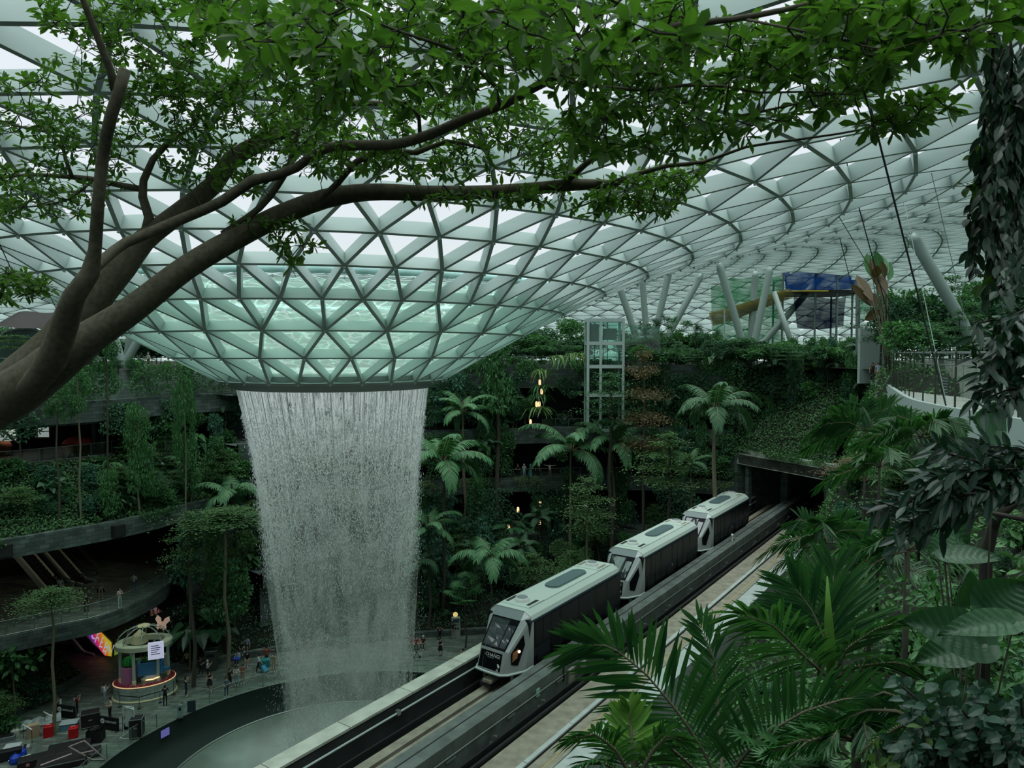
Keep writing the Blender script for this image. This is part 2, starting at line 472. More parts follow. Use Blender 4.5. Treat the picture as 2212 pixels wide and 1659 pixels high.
# water sliding down the inside of the funnel glass (seen through the panes), and its feed pipe
m, nt, b = new_mat('rippled_film_painted_caustics')
tc = nt.nodes.new('ShaderNodeTexCoord'); mp = nt.nodes.new('ShaderNodeMapping'); mp.inputs['Scale'].default_value = (0.8, 0.8, 2.6)
nz = nt.nodes.new('ShaderNodeTexNoise'); nz.inputs['Scale'].default_value = 1.2; nz.inputs['Detail'].default_value = 3
mxv = nt.nodes.new('ShaderNodeMixRGB'); mxv.inputs[0].default_value = 0.35
vo = nt.nodes.new('ShaderNodeTexVoronoi'); vo.feature = 'DISTANCE_TO_EDGE'; vo.inputs['Scale'].default_value = 1.9
rp = nt.nodes.new('ShaderNodeValToRGB')
rp.color_ramp.elements[0].position = 0.0; rp.color_ramp.elements[0].color = (0.74, 0.90, 0.83, 1)
rp.color_ramp.elements[1].position = 0.07; rp.color_ramp.elements[1].color = (0.46, 0.64, 0.555, 1)  # caustic-like light lines are painted into the film's colour
t_ = nt.nodes.new('ShaderNodeBsdfTransparent'); d_ = nt.nodes.new('ShaderNodeBsdfTranslucent'); mx = nt.nodes.new('ShaderNodeMixShader'); mx.inputs[0].default_value = 0.3
nt.links.new(tc.outputs['Object'], mp.inputs[0]); nt.links.new(mp.outputs[0], nz.inputs['Vector']); nt.links.new(mp.outputs[0], mxv.inputs[1]); nt.links.new(nz.outputs['Color'], mxv.inputs[2])
nt.links.new(mxv.outputs[0], vo.inputs['Vector']); nt.links.new(vo.outputs['Distance'], rp.inputs[0])
nt.links.new(rp.outputs[0], t_.inputs['Color']); nt.links.new(rp.outputs[0], d_.inputs['Color'])
nt.links.new(t_.outputs[0], mx.inputs[1]); nt.links.new(d_.outputs[0], mx.inputs[2]); nt.links.new(mx.outputs[0], nt.nodes['Material Output'].inputs['Surface'])
M['water_film'] = m
# collar at the foot of the funnel
cb = MB().lathe([(6.3, 27.2), (6.86, 26.80), (6.92, 26.72), (6.92, 26.32), (6.80, 26.27), (6.62, 26.22), (6.02, 25.86), (5.88, 25.82), (5.82, 26.4)], 96, Matrix.Translation(VC), cap=False)
for k in range(26):
 pass
collar = cb.build('trim_1', M['collar'], smooth=False)
tag(collar, 'dark grey green collar closing the foot of the glass funnel', 'ring collar', kind='structure')
# white tubular columns under the roof
def column(px0, py0, px1, py1, Y, d=0.8, Y1=None):
 """px0.. top, px1.. foot (pixels), at depth Y"""
 Y1 = Y if Y1 is None else Y1
 top = at_y(px0, py0, Y); foot = at_y(px1, py1, Y1)
 t = (top - foot).normalized()
 # up to the roof
 for s in range(200):
  r = math.hypot(top.x - VC.x, top.y - VC.y)
  if top.z >= roof_z(r) - 0.7: break
  top = top + t * 0.1
 while foot.z > 26.3: foot = foot - t * 0.1
 m = MB(); L = (top - foot).length
 m.tube([foot, foot + t * 0.5, top - t * 1.0, top - t * 0.35], [d / 2, d / 2, d / 2, d * 0.28], 16)
 m.tube([top - t * 0.5, top + t * 0.15], d * 0.12, 8)
 return m
COLS = [((1340, 625, 1380, 745, 92), 'white slanting tubular column just right of the glass lift tower'),
  ((1388, 610, 1395, 705, 98), 'white upright tubular column behind the first slanting pair'),
  ((1444, 594, 1412, 735, 92), 'grey white column leaning right above the yuccas'),
  ((1509, 606, 1468, 680, 96), 'white column leaning right between yuccas and green net'),
  ((1556, 582, 1606, 745, 84), 'tall white column leaning left in front of the green net'),
  ((1632, 590, 1624, 700, 92), 'pale upright column inside the green net'),
  ((1664, 578, 1634, 720, 88), 'grey column leaning right beside the green net'),
  ((1785, 585, 1750, 625, 95), 'white column leaning right seen through the blue net'),
  ((1978, 522, 2062, 668, 62), 'thick white column leaning left above the curved bridge'),
  ((236, 690, 259, 768, 78), 'left arm of the white column fan left of the funnel'),
  ((283, 715, 276, 768, 82), 'upright column of the white fan left of the funnel'),
  ((305, 725, 280, 768, 78), 'right arm of the white column fan left of the funnel')]
for i, (c, lab) in enumerate(COLS):
 o = column(*c, d=0.85 if i != 8 else 0.95).build('roof_column', M['column_paint'], smooth=True)
 tag(o, lab, 'column', 'slanting roof columns')
# ================================================================== SETTING: plaza, basin, terraces, hillside
TH = math.radians(34.6)
TU = Vector((math.sin(TH), math.cos(TH), 0)); TV = Vector((math.cos(TH), -math.sin(TH), 0)); TO = Vector((1.1, 37.4, 0))
def T(u, v, z): return TO + TU * u + TV * v + Vector((0, 0, z))     # track frame -> world
def uv_of(p):
 q = Vector((p[0], p[1], 0)) - TO
 return q.dot(TU), q.dot(TV)
def struct(name, me, mat, label=None, cat=None):
 o = mesh_obj(name, me, mat)
 return tag(o, label, cat, kind='structure')
solids = []         # meshes plants and people stand on
def flat_poly(name, outer, z, hole=None):
 bm = bmesh.new()
 def loop(pts):
  vs = [bm.verts.new((p[0], p[1], z)) for p in pts]
  return [bm.edges.new((vs[i], vs[(i + 1) % len(vs)])) for i in range(len(vs))]
 es = loop(outer)
 if hole is not None: es += loop(hole)
 bmesh.ops.triangle_fill(bm, use_beauty=True, use_dissolve=False, edges=es)
 for f in bm.faces:
  if f.normal.z < 0: f.normal_flip()
 me = bpy.data.meshes.new(name); bm.to_mesh(me); bm.free()
 return me
# plaza floor with the round opening of the basin
circ = lambda c, r, n: [(c[0] + r * math.cos(2 * PI * i / n), c[1] + r * math.sin(2 * PI * i / n)) for i in range(n)]
DECK_C, DECK_R = (-11.0, 44.95), 17.0
outer = [(-75, 10), (40, 10), (60, 60), (40, 110), (-60, 110), (-85, 60)]
plaza = struct('floor', flat_poly('floor', outer, 0.0, circ(DECK_C, DECK_R, 128)), M['slate_floor'], 'grey paved plaza around the round waterfall basin', 'floor')
solids.append(plaza)
# basin: dark curb wall, inner ledge and the pale wet acrylic bowl
BC, BR, BZ = (-12.8, 49.3), 11.6, -2.2
bw = []
n = 128
rows = []
for (t, z) in ((0.0, 0.02), (0.0, -1.3), (0.35, -1.9), (1.0, BZ - 0.12)):
 rows.append([((1 - t) * (DECK_C[0] + DECK_R * math.cos(2 * PI * i / n)) + t * (BC[0] + BR * math.cos(2 * PI * i / n)),
     (1 - t) * (DECK_C[1] + DECK_R * math.sin(2 * PI * i / n)) + t * (BC[1] + BR * math.sin(2 * PI * i / n)), z) for i in range(n)])
struct('wall_basin', grid_mesh('wall_basin', rows, closed_u=True), M['dark_green_wall'], 'dark green wall sinking from the plaza edge to the basin', 'wall')
rim = MB().tube([(BC[0] + BR * math.cos(2 * PI * i / n), BC[1] + BR * math.sin(2 * PI * i / n), BZ) for i in range(n)], 0.10, 8, closed=True)
tag(rim.build('trim_2', M['rail_steel'], smooth=True), 'thin pale rim around the basin bowl', 'trim', kind='structure')
m, nt, b = new_mat('wet_misty_bowl')
tc = nt.nodes.new('ShaderNodeTexCoord'); nz = nt.nodes.new('ShaderNodeTexNoise'); nz.inputs['Scale'].default_value = 0.25; nz.inputs['Detail'].default_value = 3
rp = nt.nodes.new('ShaderNodeValToRGB'); rp.color_ramp.elements[0].position = 0.38; rp.color_ramp.elements[0].color = (0.10, 0.14, 0.11, 1); rp.color_ramp.elements[1].position = 0.7; rp.color_ramp.elements[1].color = (0.19, 0.28, 0.235, 1)
nt.links.new(tc.outputs['Object'], nz.inputs['Vector']); nt.links.new(nz.outputs['Fac'], rp.inputs[0]); nt.links.new(rp.outputs[0], b.inputs['Base Color'])
b.inputs['Roughness'].default_value = 0.3
rows = []
for (f, z) in ((1.0, BZ), (0.93, BZ - 0.15), (0.8, BZ - 0.9), (0.62, BZ - 2.2), (0.48, BZ - 4.5), (0.44, BZ - 9)):
 rows.append([(BC[0] * f + VC.x * (1 - f) + BR * f * math.cos(2 * PI * i / n), BC[1] * f + (VC.y + 1) * (1 - f) + BR * f * math.sin(2 * PI * i / n), z) for i in range(n)])
tag(struct('water_bowl', grid_mesh('water_bowl', rows, closed_u=True), m, 'pale green wet bowl catching the waterfall', 'basin'))
# ---- cliff lines (plan), left wing to the tunnel portal
CL = catmull([(-50, 30), (-44.5, 41), (-39.5, 49.5), (-36.2, 53.2), (-32.2, 58.0), (-30.4, 61.5), (-29.2, 65), (-25, 70.5), (-19.5, 76), (-11, 81), (2, 84.3), (13, 85.2), (21, 83.6), (25.6, 80.6)], 1.5)
def strip(name, line, prof, mat, label, cat, i0=0, i1=None, solid=True, smooth=False):
 """sweep a profile of (outward distance, height) along the cliff line"""
 L = line[i0:i1]
 rows = []
 for d, z in prof:
  q = offset2d(L, d)
  rows.append(np.c_[q, np.full(len(q), z)])
 o = struct(name, grid_mesh(name, rows, smooth=smooth), mat, label, cat)
 if solid: solids.append(o)
 return o
iL = int(np.argmin(np.abs(CL[:, 0] + 26.5) + np.abs(CL[:, 1] - 69)))     # where the left wing ends
# third level: stone fascia and planting bank of the left wing
def offl(d): return d
strip('wall_left_fascia', CL, [(3.5, 12.85), (0.0, 12.85), (0.0, 14.3), (0.55, 14.3), (0.55, 14.0)], M['slate'], 'slate clad band above the escalator opening', 'wall', 0, iL + 1)
strip('terrain_left', CL, [(0.5, 14.0), (1.5, 14.6), (3.2, 16.4), (5.0, 18.3), (5.6, 18.75)], M['soil'], 'sloping planted bank above the slate band on the left', 'planting bank', 0, iL + 2)
strip('floor_left_upper', CL, [(5.6, 18.75), (5.6, 19.0), (16, 19.0)], M['dark_floor'], 'upper left gallery floor behind the planting bank', 'floor', 0, iL + 3)
strip('wall_left_upper', CL, [(16, 21.9), (5.0, 21.9), (4.6, 22.1), (4.6, 23.9), (5.2, 23.9), (5.6, 25.0), (6.4, 26.4)], M['slate'], 'grey stone band under the top level hedge on the left', 'wall', 0, iL + 6)
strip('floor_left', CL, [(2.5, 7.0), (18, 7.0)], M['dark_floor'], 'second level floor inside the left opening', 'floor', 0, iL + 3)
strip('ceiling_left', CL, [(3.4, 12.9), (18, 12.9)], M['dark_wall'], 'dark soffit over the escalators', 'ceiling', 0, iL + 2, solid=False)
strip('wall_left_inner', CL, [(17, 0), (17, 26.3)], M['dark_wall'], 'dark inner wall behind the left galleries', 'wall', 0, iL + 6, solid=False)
# back wing
strip('wall_rear_lower', CL, [(-3.0, 0.0), (-3.0, 5.6), (-3.6, 5.7), (-3.6, 7.2), (-3.2, 7.2), (-3.2, 7.0), (5, 7.0)], M['slate'], 'lower rear wall with the path along its top', 'wall', iL, None)
strip('wall_rear', CL, [(5, 11.6), (0.0, 11.6), (0.0, 13.3), (0.3, 13.3), (0.3, 13.0), (7, 13.0)], M['slate'], 'stone band of the third level behind the waterfall', 'wall', iL, None)
strip('wall_rear_middle', CL, [(7, 17.2), (0.6, 17.2), (0.5, 19.1), (0.8, 19.1), (0.8, 18.9), (8, 18.9)], M['slate'], 'stone band of the fourth level below the lift tower', 'wall', iL, None)
strip('wall_rear_upper', CL, [(8, 23.8), (1.4, 23.8), (1.3, 26.6), (1.7, 26.6), (1.7, 26.3), (2.4, 26.4)], M['slate'], 'dark stone band below the top garden at the rear', 'wall', iL, None)
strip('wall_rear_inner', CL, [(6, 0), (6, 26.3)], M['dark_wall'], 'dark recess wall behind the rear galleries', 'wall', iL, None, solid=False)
# plaza planter bank at the foot of the rear and left walls
PL = catmull([(-33, 60.5), (-29.0, 62.3), (-25.8, 63.8), (-20, 66.6), (-9.6, 69.2), (0, 70.6), (9, 70.6), (17, 68)], 1.5)
pl_in = offset2d(PL, 0.5)
wl = np.array([CL[int(i)] for i in np.linspace(np.argmin(np.hypot(CL[:, 0] + 31, CL[:, 1] - 60.5)), len(CL) - 3, len(PL))])
rows = [np.c_[PL, np.zeros(len(PL))], np.c_[PL, np.full(len(PL), 0.55)], np.c_[pl_in, np.full(len(PL), 0.55)]]
seat = struct('trim_3', grid_mesh('trim_3', rows, smooth=False), M['slate'], 'long curved stone seat along the back of the plaza', 'seat wall'); solids.append(seat)
rows = []
for t in np.linspace(0, 1, 8):
 q = pl_in * (1 - t) + (wl[:, :2] - offset2d(wl, 0) * 0) * t
 z = 0.5 + 5.0 * t ** 1.15
 rows.append(np.c_[q, np.full(len(q), z)])
bank = struct('terrain_rear', grid_mesh('terrain_rear', rows), M['soil'], 'planted bank rising behind the plaza seats', 'planting bank'); solids.append(bank)
# low planted bank at the far left of the plaza
LB = catmull([(-36.5, 44), (-37.6, 50), (-38.0, 53.5), (-37.6, 57), (-36.6, 60.5)], 1.0)
rows = [np.c_[LB, np.zeros(len(LB))], np.c_[LB, np.full(len(LB), .5)], np.c_[offset2d(LB, .35), np.full(len(LB), .5)]]
o = struct('trim_9', grid_mesh('trim_9', rows, smooth=False), M['slate'], 'low stone edge of the planted bank at the far left', 'seat wall'); solids.append(o)
rows = [np.c_[offset2d(LB, .35 + 10 * t), np.full(len(LB), .4 + 4.6 * t)] for t in np.linspace(0, 1, 8)]
bank3 = struct('terrain_left_low', grid_mesh('terrain_left_low', rows), M['soil'], 'low planted bank at the far left of the plaza', 'planting bank'); solids.append(bank3)
# top level garden floor around the whole valley
right_edge = [(25.6, 80.6), (29, 88), (34, 87), (34, 74), (34.5, 66), (36, 55), (35.5, 46), (33, 36), (27, 22), (20, 12), (13, 4.5), (4, 2.0), (-3.5, 2.0), (-12, 5.5), (-26, 15), (-42, 24)]
_h6, _h2 = offset2d(CL, 6.4), offset2d(CL, 2.2); _w = np.clip((np.arange(len(CL)) - iL - 1) / 5.0, 0, 1)[:, None]
hole = [tuple(p) for p in (_h6 * (1 - _w) + _h2 * _w)[2:-1]] + right_edge
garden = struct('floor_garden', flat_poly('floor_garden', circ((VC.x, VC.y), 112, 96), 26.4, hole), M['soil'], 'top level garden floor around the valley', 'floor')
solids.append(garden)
# walls that close the valley below the garden floor on the near side
ne = catmull(right_edge[4:] + [tuple(CL[2][:2])], 2.0)
# right hand hillside: from the guideway edge up to the garden floor
def hill_z(u, v):
 base = 7.6 + (v - 5.8) * (1.02 + 2.4 * min(1, max(0, (u - 14) / 24)))
 if u > 44: base = max(base, 16.8 + (u - 44) * 0.33)
 return min(base, 26.5)
rows = []
for u in np.linspace(-44, 76, 81):
 row = []
 v0 = 5.75
 for v in np.linspace(v0, 34, 36):
  p = T(u, v, hill_z(u, v) + 0.25 * math.sin(u * 1.3 + v) * math.cos(v * 0.9))
  row.append(p)
 rows.append(row)
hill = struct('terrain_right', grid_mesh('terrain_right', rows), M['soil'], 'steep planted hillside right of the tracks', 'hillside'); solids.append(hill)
# bank above the tunnel portal
rows = []
for s in np.linspace(0, 1, 14):
 row = []
 for t in np.linspace(0, 1, 12):
  u0 = 49.2 + (44.0 - 49.2) * t; v0 = -4.6 + 11.0 * t
  d = s * 24
  z = 16.9 + 9.7 * min(1, s * 2.2) ** 0.85
  row.append(T(u0 + d * 0.95, v0 + d * 0.25, z))
 rows.append(row)
bank2 = struct('terrain_portal', grid_mesh('terrain_portal', rows), M['soil'], 'green slope rising above the tunnel mouth', 'planting bank'); solids.append(bank2)
# near ground under the camera's terrace edge
near = MB()
near.box(-30, 20, -12, 1.9, 25.6, 26.4)
o = near.build('floor_terrace', M['dark_floor']); tag(o, 'viewing terrace edge below the camera', 'floor', kind='structure'); solids.append(o)
# near slope falling from the terrace to below the guideway
rows = []
for x in np.linspace(-4, 30, 24):
 row = []
 for t in np.linspace(0, 1, 14):
  y = 2.0 + 16 * t
  row.append((x, y + 0.25 * x, 25.9 - 12 * t ** 0.9))
 rows.append(row)
near_slope = struct('terrain_near', grid_mesh('terrain_near', rows), M['soil'], 'dark planted slope below the viewing terrace', 'slope'); solids.append(near_slope)
# outer enclosure: ground outside and low facade band at the eaves
o = MB().lathe([(106.5, 0), (106.5, 25.9)], 96, Matrix.Translation((VC.x, VC.y, 0)), cap=False).build('wall_outer', M['dark_wall']); tag(o, 'outer wall below the eaves', 'wall', kind='structure')
# ================================================================== SETTING: elevated guideway and tunnel mouth
U0, U1 = -30.0, 66.0
def uv_bar(v0, v1, z0, z1, u0=U0, u1=U1, mb=None):
 mb = mb or MB()
 vs = [T(u0, v0, z0), T(u1, v0, z0), T(u1, v1, z0), T(u0, v1, z0), T(u0, v0, z1), T(u1, v0, z1), T(u1, v1, z1), T(u0, v1, z1)]
 fs = [(0, 1, 2, 3), (4, 7, 6, 5), (0, 4, 5, 1), (1, 5, 6, 2), (2, 6, 7, 3), (3, 7, 4, 0)]
 return mb.add(vs, fs)
def st(name, mb, mat, label, cat='guideway'):
 o = mb.build(name, mat); tag(o, label, cat, kind='structure'); return o
slab = st('floor_guideway', uv_bar(-3.9, 5.0, 7.8, 9.85), M['concrete_dark'], 'dark concrete deck of the elevated guideway')
st('trim_4', uv_bar(4.55, 5.65, 7.8, 10.0), M['deck_edge'], 'pale concrete edge along the right side of the guideway')
st('wall_guideway', uv_bar(-3.85, -3.15, 9.85, 11.42), M['concrete_dark'], 'left guideway parapet with its inner face shade painted dark')  # shade on the inner face is painted as dark concrete
# parapet capping in separate stones with joints
for k in range(24):
 u = U0 + 4.0 * k
 c = uv_bar(-3.92, -3.08, 11.40, 11.52, u + 0.02, u + 3.98)
 if k == 0: capm = MB()
 n = len(capm.v); capm.v.extend(c.v); capm.f.extend([[i + n for i in f] for f in c.f]); capm.m.extend(c.m)
st('trim_5', capm, M['concrete_cap'], 'pale jointed capping stones of the left parapet')
st('wall_guideway_middle', uv_bar(0.18, 1.32, 9.85, 11.5), M['concrete_mid'], 'grey concrete beam between the two tracks')
st('trim_6', uv_bar(0.66, 0.72, 11.49, 11.515), M['black'], 'dark cable slot along the middle beam')
pm = MB()
uv_bar(-2.15, -1.62, 9.85, 10.35, mb=pm); st('floor_track_1', pm, M['plinth'], 'beige running strip of the left track')
pm = MB(); uv_bar(-1.45, -0.75, 9.85, 10.30, mb=pm); st('floor_track_2', pm, M['plinth'], 'beige running strip of the left track beside the middle beam')
pm = MB(); uv_bar(2.05, 3.3, 9.85, 10.12, mb=pm); st('floor_track_3', pm, M['plinth'], 'beige running strip of the right track')
pm = MB(); uv_bar(3.66, 4.56, 9.85, 10.05, mb=pm); st('floor_track_4', pm, M['plinth'], 'second beige running strip of the right track')
pm = MB(); uv_bar(4.20, 4.24, 10.05, 10.056, mb=pm); st('trim_7', pm, pmat('yellow_line_paint', (0.45, 0.34, 0.08), 0.7), 'thin yellow line along the right track')
def top_thing(mb, name, mat, label, cat, group=None, smooth=False, parent=None):
 o = mb.build(name, mat, parent, smooth=smooth); tag(o, label, cat, group); return o
for v, lab in ((3.5, 'flat white conduit cover along the right track'),):
 cm = MB()
 for k in range(24):
  uv_bar(v - 0.12, v + 0.12, 10.12, 10.2, U0 + 4 * k + .02, U0 + 4 * k + 3.98, cm)
 top_thing(cm, 'conduit_cover', M['deck_edge'], lab, 'conduit')
# power and guide rails
rm = MB(); rm.tube([T(U0, -2.98, 10.98), T(U1, -2.98, 10.98)], 0.05, 8)
r1 = top_thing(rm, 'power_rail', M['white_steel'], 'thin white power rail inside the left parapet', 'rail')
for k in range(13):
 u = U0 + 1.0 + 7.3 * k
 b_ = MB().box(-0.10, 0.10, -0.16, 0.06, -0.10, 0.12); b_.tube([(0, -.1, 0), (0, .1, -.25)], .03, 6)
 me = b_.mesh('bracket') if k == 0 else bme
 bme = me
 o = mesh_obj('bracket', me, M['steel'], r1); o.location = T(u, -3.05, 10.98); o.rotation_euler = (0, 0, -TH + PI / 2)
for v, z, lab in ((-2.62, 10.3, 'dark guide rail low beside the left parapet'), (1.62, 10.32, 'dark guide rail low beside the middle beam'), (1.92, 10.2, 'second dark guide rail of the right track')):
 rm = MB(); uv_bar(v - 0.05, v + 0.05, z - 0.08, z + 0.1, mb=rm); uv_bar(v - 0.03, v + 0.03, 9.85, z, mb=rm)
 top_thing(rm, 'guide_rail', M['dark_steel'], lab, 'rail', 'guide rails of the guideway')
bkm = None
for k in range(20):
 u = -22 + 4.1 * k
 if bkm is None:
  b_ = MB().box(-0.12, 0.12, -0.05, 0.2, 0, 0.10); b_.box(-0.04, 0.04, 0.12, 0.2, 0, 0.42); b_.tube([(0, .16, .42), (0, .32, .46)], .05, 6)
  bkm = b_.mesh('rail_bracket')
 o = mesh_obj('rail_bracket', bkm, M['steel']); o.location = T(u, 1.34, 10.15); o.rotation_euler = (0, 0, -TH - PI / 2)
 tag(o, 'small steel rail bracket on the right side of the middle beam', 'bracket', 'rail brackets on the middle beam')
# conduit along the beam side and boxes
rm = MB(); rm.tube([T(U0, 1.38, 10.95), T(U1, 1.38, 10.95)], 0.03, 6); top_thing(rm, 'cable_conduit', M['rail_steel'], 'thin cable conduit on the side of the middle beam', 'conduit')
for i, (px, py, lab) in enumerate(((1252, 1462, 'tall grey junction box on the middle beam side'), (1270, 1441, 'smaller grey junction box behind the tall one'))):
 p = at_z(px, py, 10.7); u, v = uv_of(p)
 b_ = MB().bbox(-0.28, 0.28, -0.08, 0.08, -0.4 + 0.08 * i, 0.42 - 0.1 * i, 0.02)
 o = b_.build('junction_box', M['cream'] if False else M['plinth']); o.location = T(u, 1.41, 10.62); o.rotation_euler = (0, 0, -TH + PI / 2)
 tag(o, lab, 'junction box')
sg = MB().box(-.16, .16, -.02, .02, -.2, .2).build('small_sign', pmat('pale_green_sign', (.25, .5, .42), .5)); sg.location = T(*[uv_of(at_z(1167, 1500, 10.9))[0], 1.35, 10.95]); sg.rotation_euler = (0, 0, -TH + PI / 2)
tag(sg, 'small pale green plate on the side of the middle beam', 'sign')
for k in range(5):
 u = -13 + 4.5 * k
 o = MB().box(-.3, .3, -.03, .03, -.04, .04).build('cable_clip', M['rail_steel']); o.location = T(u, 1.38, 10.8); o.rotation_euler = (0, 0, -TH + PI / 2)
 tag(o, 'short light clip strip on the side of the middle beam', 'clip', 'clip strips on the beam')
# signal cameras on the beam
for i, (px, py, lab) in enumerate(((1252, 1382, 'white bollard camera on the middle beam beside the leading car'), (1565, 1166, 'white bollard camera on the middle beam beside the third car'))):
 p = at_z(px, py, 11.5); u, v = uv_of(p)
 r = empty('beam_camera', T(u, 0.85, 11.5), -TH + PI / 2, lab, 'camera')
 MB().lathe([(0.07, 0), (0.05, 0.35), (0.05, 0.42)], 12).build('post', M['white'], r)
 MB().lathe([(0.09, 0.42), (0.12, 0.5), (0.10, 0.6), (0.03, 0.64)], 12).build('dome', M['white'], r)
 MB().bbox(0.18, 0.46, -0.12, 0.12, 0, 0.22, .02).build('control_box', M['plinth'], r)
# hoses over the beam
p = T(1.9, 0.9, 11.5)
hm = MB(); hm.tube([T(2.6, 0.2, 11.55), T(2.2, .5, 11.62), T(1.9, 0.9, 11.56), T(1.2, 1.25, 11.55), T(0.9, 1.38, 11.3), T(0.9, 1.36, 10.6)], 0.05, 8)
top_thing(hm, 'black_hose', M['black'], 'black hose crossing the middle beam beside the leading car', 'hose', smooth=True)
# tunnel mouth
pa, pb = T(49.2, -4.3, 0), T(43.4, 6.2, 0)
d = PDIR = (pb - pa).normalized(); back = Vector((-d.y, d.x, 0))
if back.y < 0: back = -back
pm = MB()
for z0, z1, ext in ((15.5, 17.15, 2.0),):
 q = [pa - d * 0.3, pb + d * ext, pb + d * ext + back * 1.2, pa - d * .3 + back * 1.2]
 pm.prism([(p.x, p.y) for p in q], z0, z1)
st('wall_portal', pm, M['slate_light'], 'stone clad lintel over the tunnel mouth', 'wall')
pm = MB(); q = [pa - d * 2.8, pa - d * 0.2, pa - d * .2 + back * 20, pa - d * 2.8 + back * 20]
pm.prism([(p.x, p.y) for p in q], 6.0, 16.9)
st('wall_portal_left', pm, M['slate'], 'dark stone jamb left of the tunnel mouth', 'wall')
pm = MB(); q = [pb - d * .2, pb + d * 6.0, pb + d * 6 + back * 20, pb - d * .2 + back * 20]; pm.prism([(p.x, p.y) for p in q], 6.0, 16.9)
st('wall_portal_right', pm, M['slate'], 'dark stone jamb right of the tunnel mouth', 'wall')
pm = MB(); q = [pa, pb, pb + back * 24, pa + back * 24]; pm.prism([(p.x, p.y) for p in q], 15.6, 16.6)
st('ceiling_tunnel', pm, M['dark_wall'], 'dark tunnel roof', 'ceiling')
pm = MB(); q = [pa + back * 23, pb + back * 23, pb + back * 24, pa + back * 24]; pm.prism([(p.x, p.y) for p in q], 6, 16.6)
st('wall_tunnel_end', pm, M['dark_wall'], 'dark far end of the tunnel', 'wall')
for i, (s, w, dd, z1) in enumerate(((0.45, 0.5, 0.6, 15.5), (1.8, 1.0, 4.6, 15.5))):
 pm = MB(); c = pa + d * s + back * dd; q = [c, c + d * w, c + d * w + back * .5, c + back * .5]
 pm.prism([(p.x, p.y) for p in q], 9.8, z1); st('trim_%d' % (8 + i), pm, M['slate'], 'grey pier just inside the tunnel mouth, ' + ('at the left jamb' if i == 0 else 'second from the left jamb'), 'pier')
pm = MB(); q = [pa - d * .3, pa - d * 4.5 + back * 1.5, pa - d * 4.5 + back * 18, pa - d * .3 + back * 18]; pm.prism([(p.x, p.y) for p in q], 6.0, 26.3)
st('wall_corner', pm, M['soil'], 'earth block closing the rear terraces beside the tunnel slope', 'wall')
# ================================================================== TRAIN CARS
M['car_silver'] = pmat('silver_car_paint', (0.44, 0.49, 0.47), 0.28, metal=0.35, spec=0.5)
M['car_roof'] = pmat('pale_car_roof', (0.48, 0.58, 0.52), 0.45)
M['car_dark'] = pmat('charcoal_car_side', (0.014, 0.018, 0.020), 0.4, spec=0.12)
M['car_glass'] = pmat('dark_car_glass', (0.005, 0.007, 0.008), 0.2, spec=0.08)
M['car_band'] = pmat('grey_roof_band', (0.22, 0.27, 0.27), 0.35)
M['car_blue'] = pmat('blue_gutter_line', (0.02, 0.07, 0.10), 0.4)
M['car_hatch'] = pmat('grey_green_hatch', (0.10, 0.16, 0.165), 0.35)
m, nt, b = new_mat('windscreen_glass')
b.inputs['Base Color'].default_value = (0.03, 0.04, 0.042, 1); b.inputs['Roughness'].default_value = 0.03; b.inputs['Specular IOR Level'].default_value = 0.9; b.inputs['Coat Weight'].default_value = 1.0; b.inputs['Coat Roughness'].default_value = 0.02
M['windscreen'] = m
M['lamp_on'] = pmat('warm_lit_headlamp', (1, 0.8, 0.55), 0.3, emit=(1.0, 0.72, 0.42), estr=6.0)
def text_mesh(body, size, name, extrude=0.004):
 cu = bpy.data.curves.new(name, 'FONT'); cu.body = body; cu.size = size; cu.extrude = extrude; cu.align_x = 'CENTER'; cu.align_y = 'CENTER'
 o = bpy.data.objects.new(name, cu); COL.objects.link(o)
 dg = bpy.context.evaluated_depsgraph_get(); dg.update()
 me = bpy.data.meshes.new_from_object(o.evaluated_get(dg)); me.name = name
 bpy.data.objects.remove(o); bpy.data.curves.remove(cu)
 return me
M['letter_white'] = pmat('pale_lettering', (0.62, 0.66, 0.64), 0.5)
def text(body, size, name, parent, mat, o, xa, ya):
 """text with its x axis along xa and y axis along ya at o (local to the parent)"""
 me = text_mesh(body, size, name)
 ob = mesh_obj(name, me, mat, parent)
 xa = Vector(xa).normalized(); ya = Vector(ya).normalized(); za = xa.cross(ya)
 ob.matrix_local = Matrix(((xa.x, ya.x, za.x, o[0]), (xa.y, ya.y, za.y, o[1]), (xa.z, ya.z, za.z, o[2]), (0, 0, 0, 1)))
 return ob
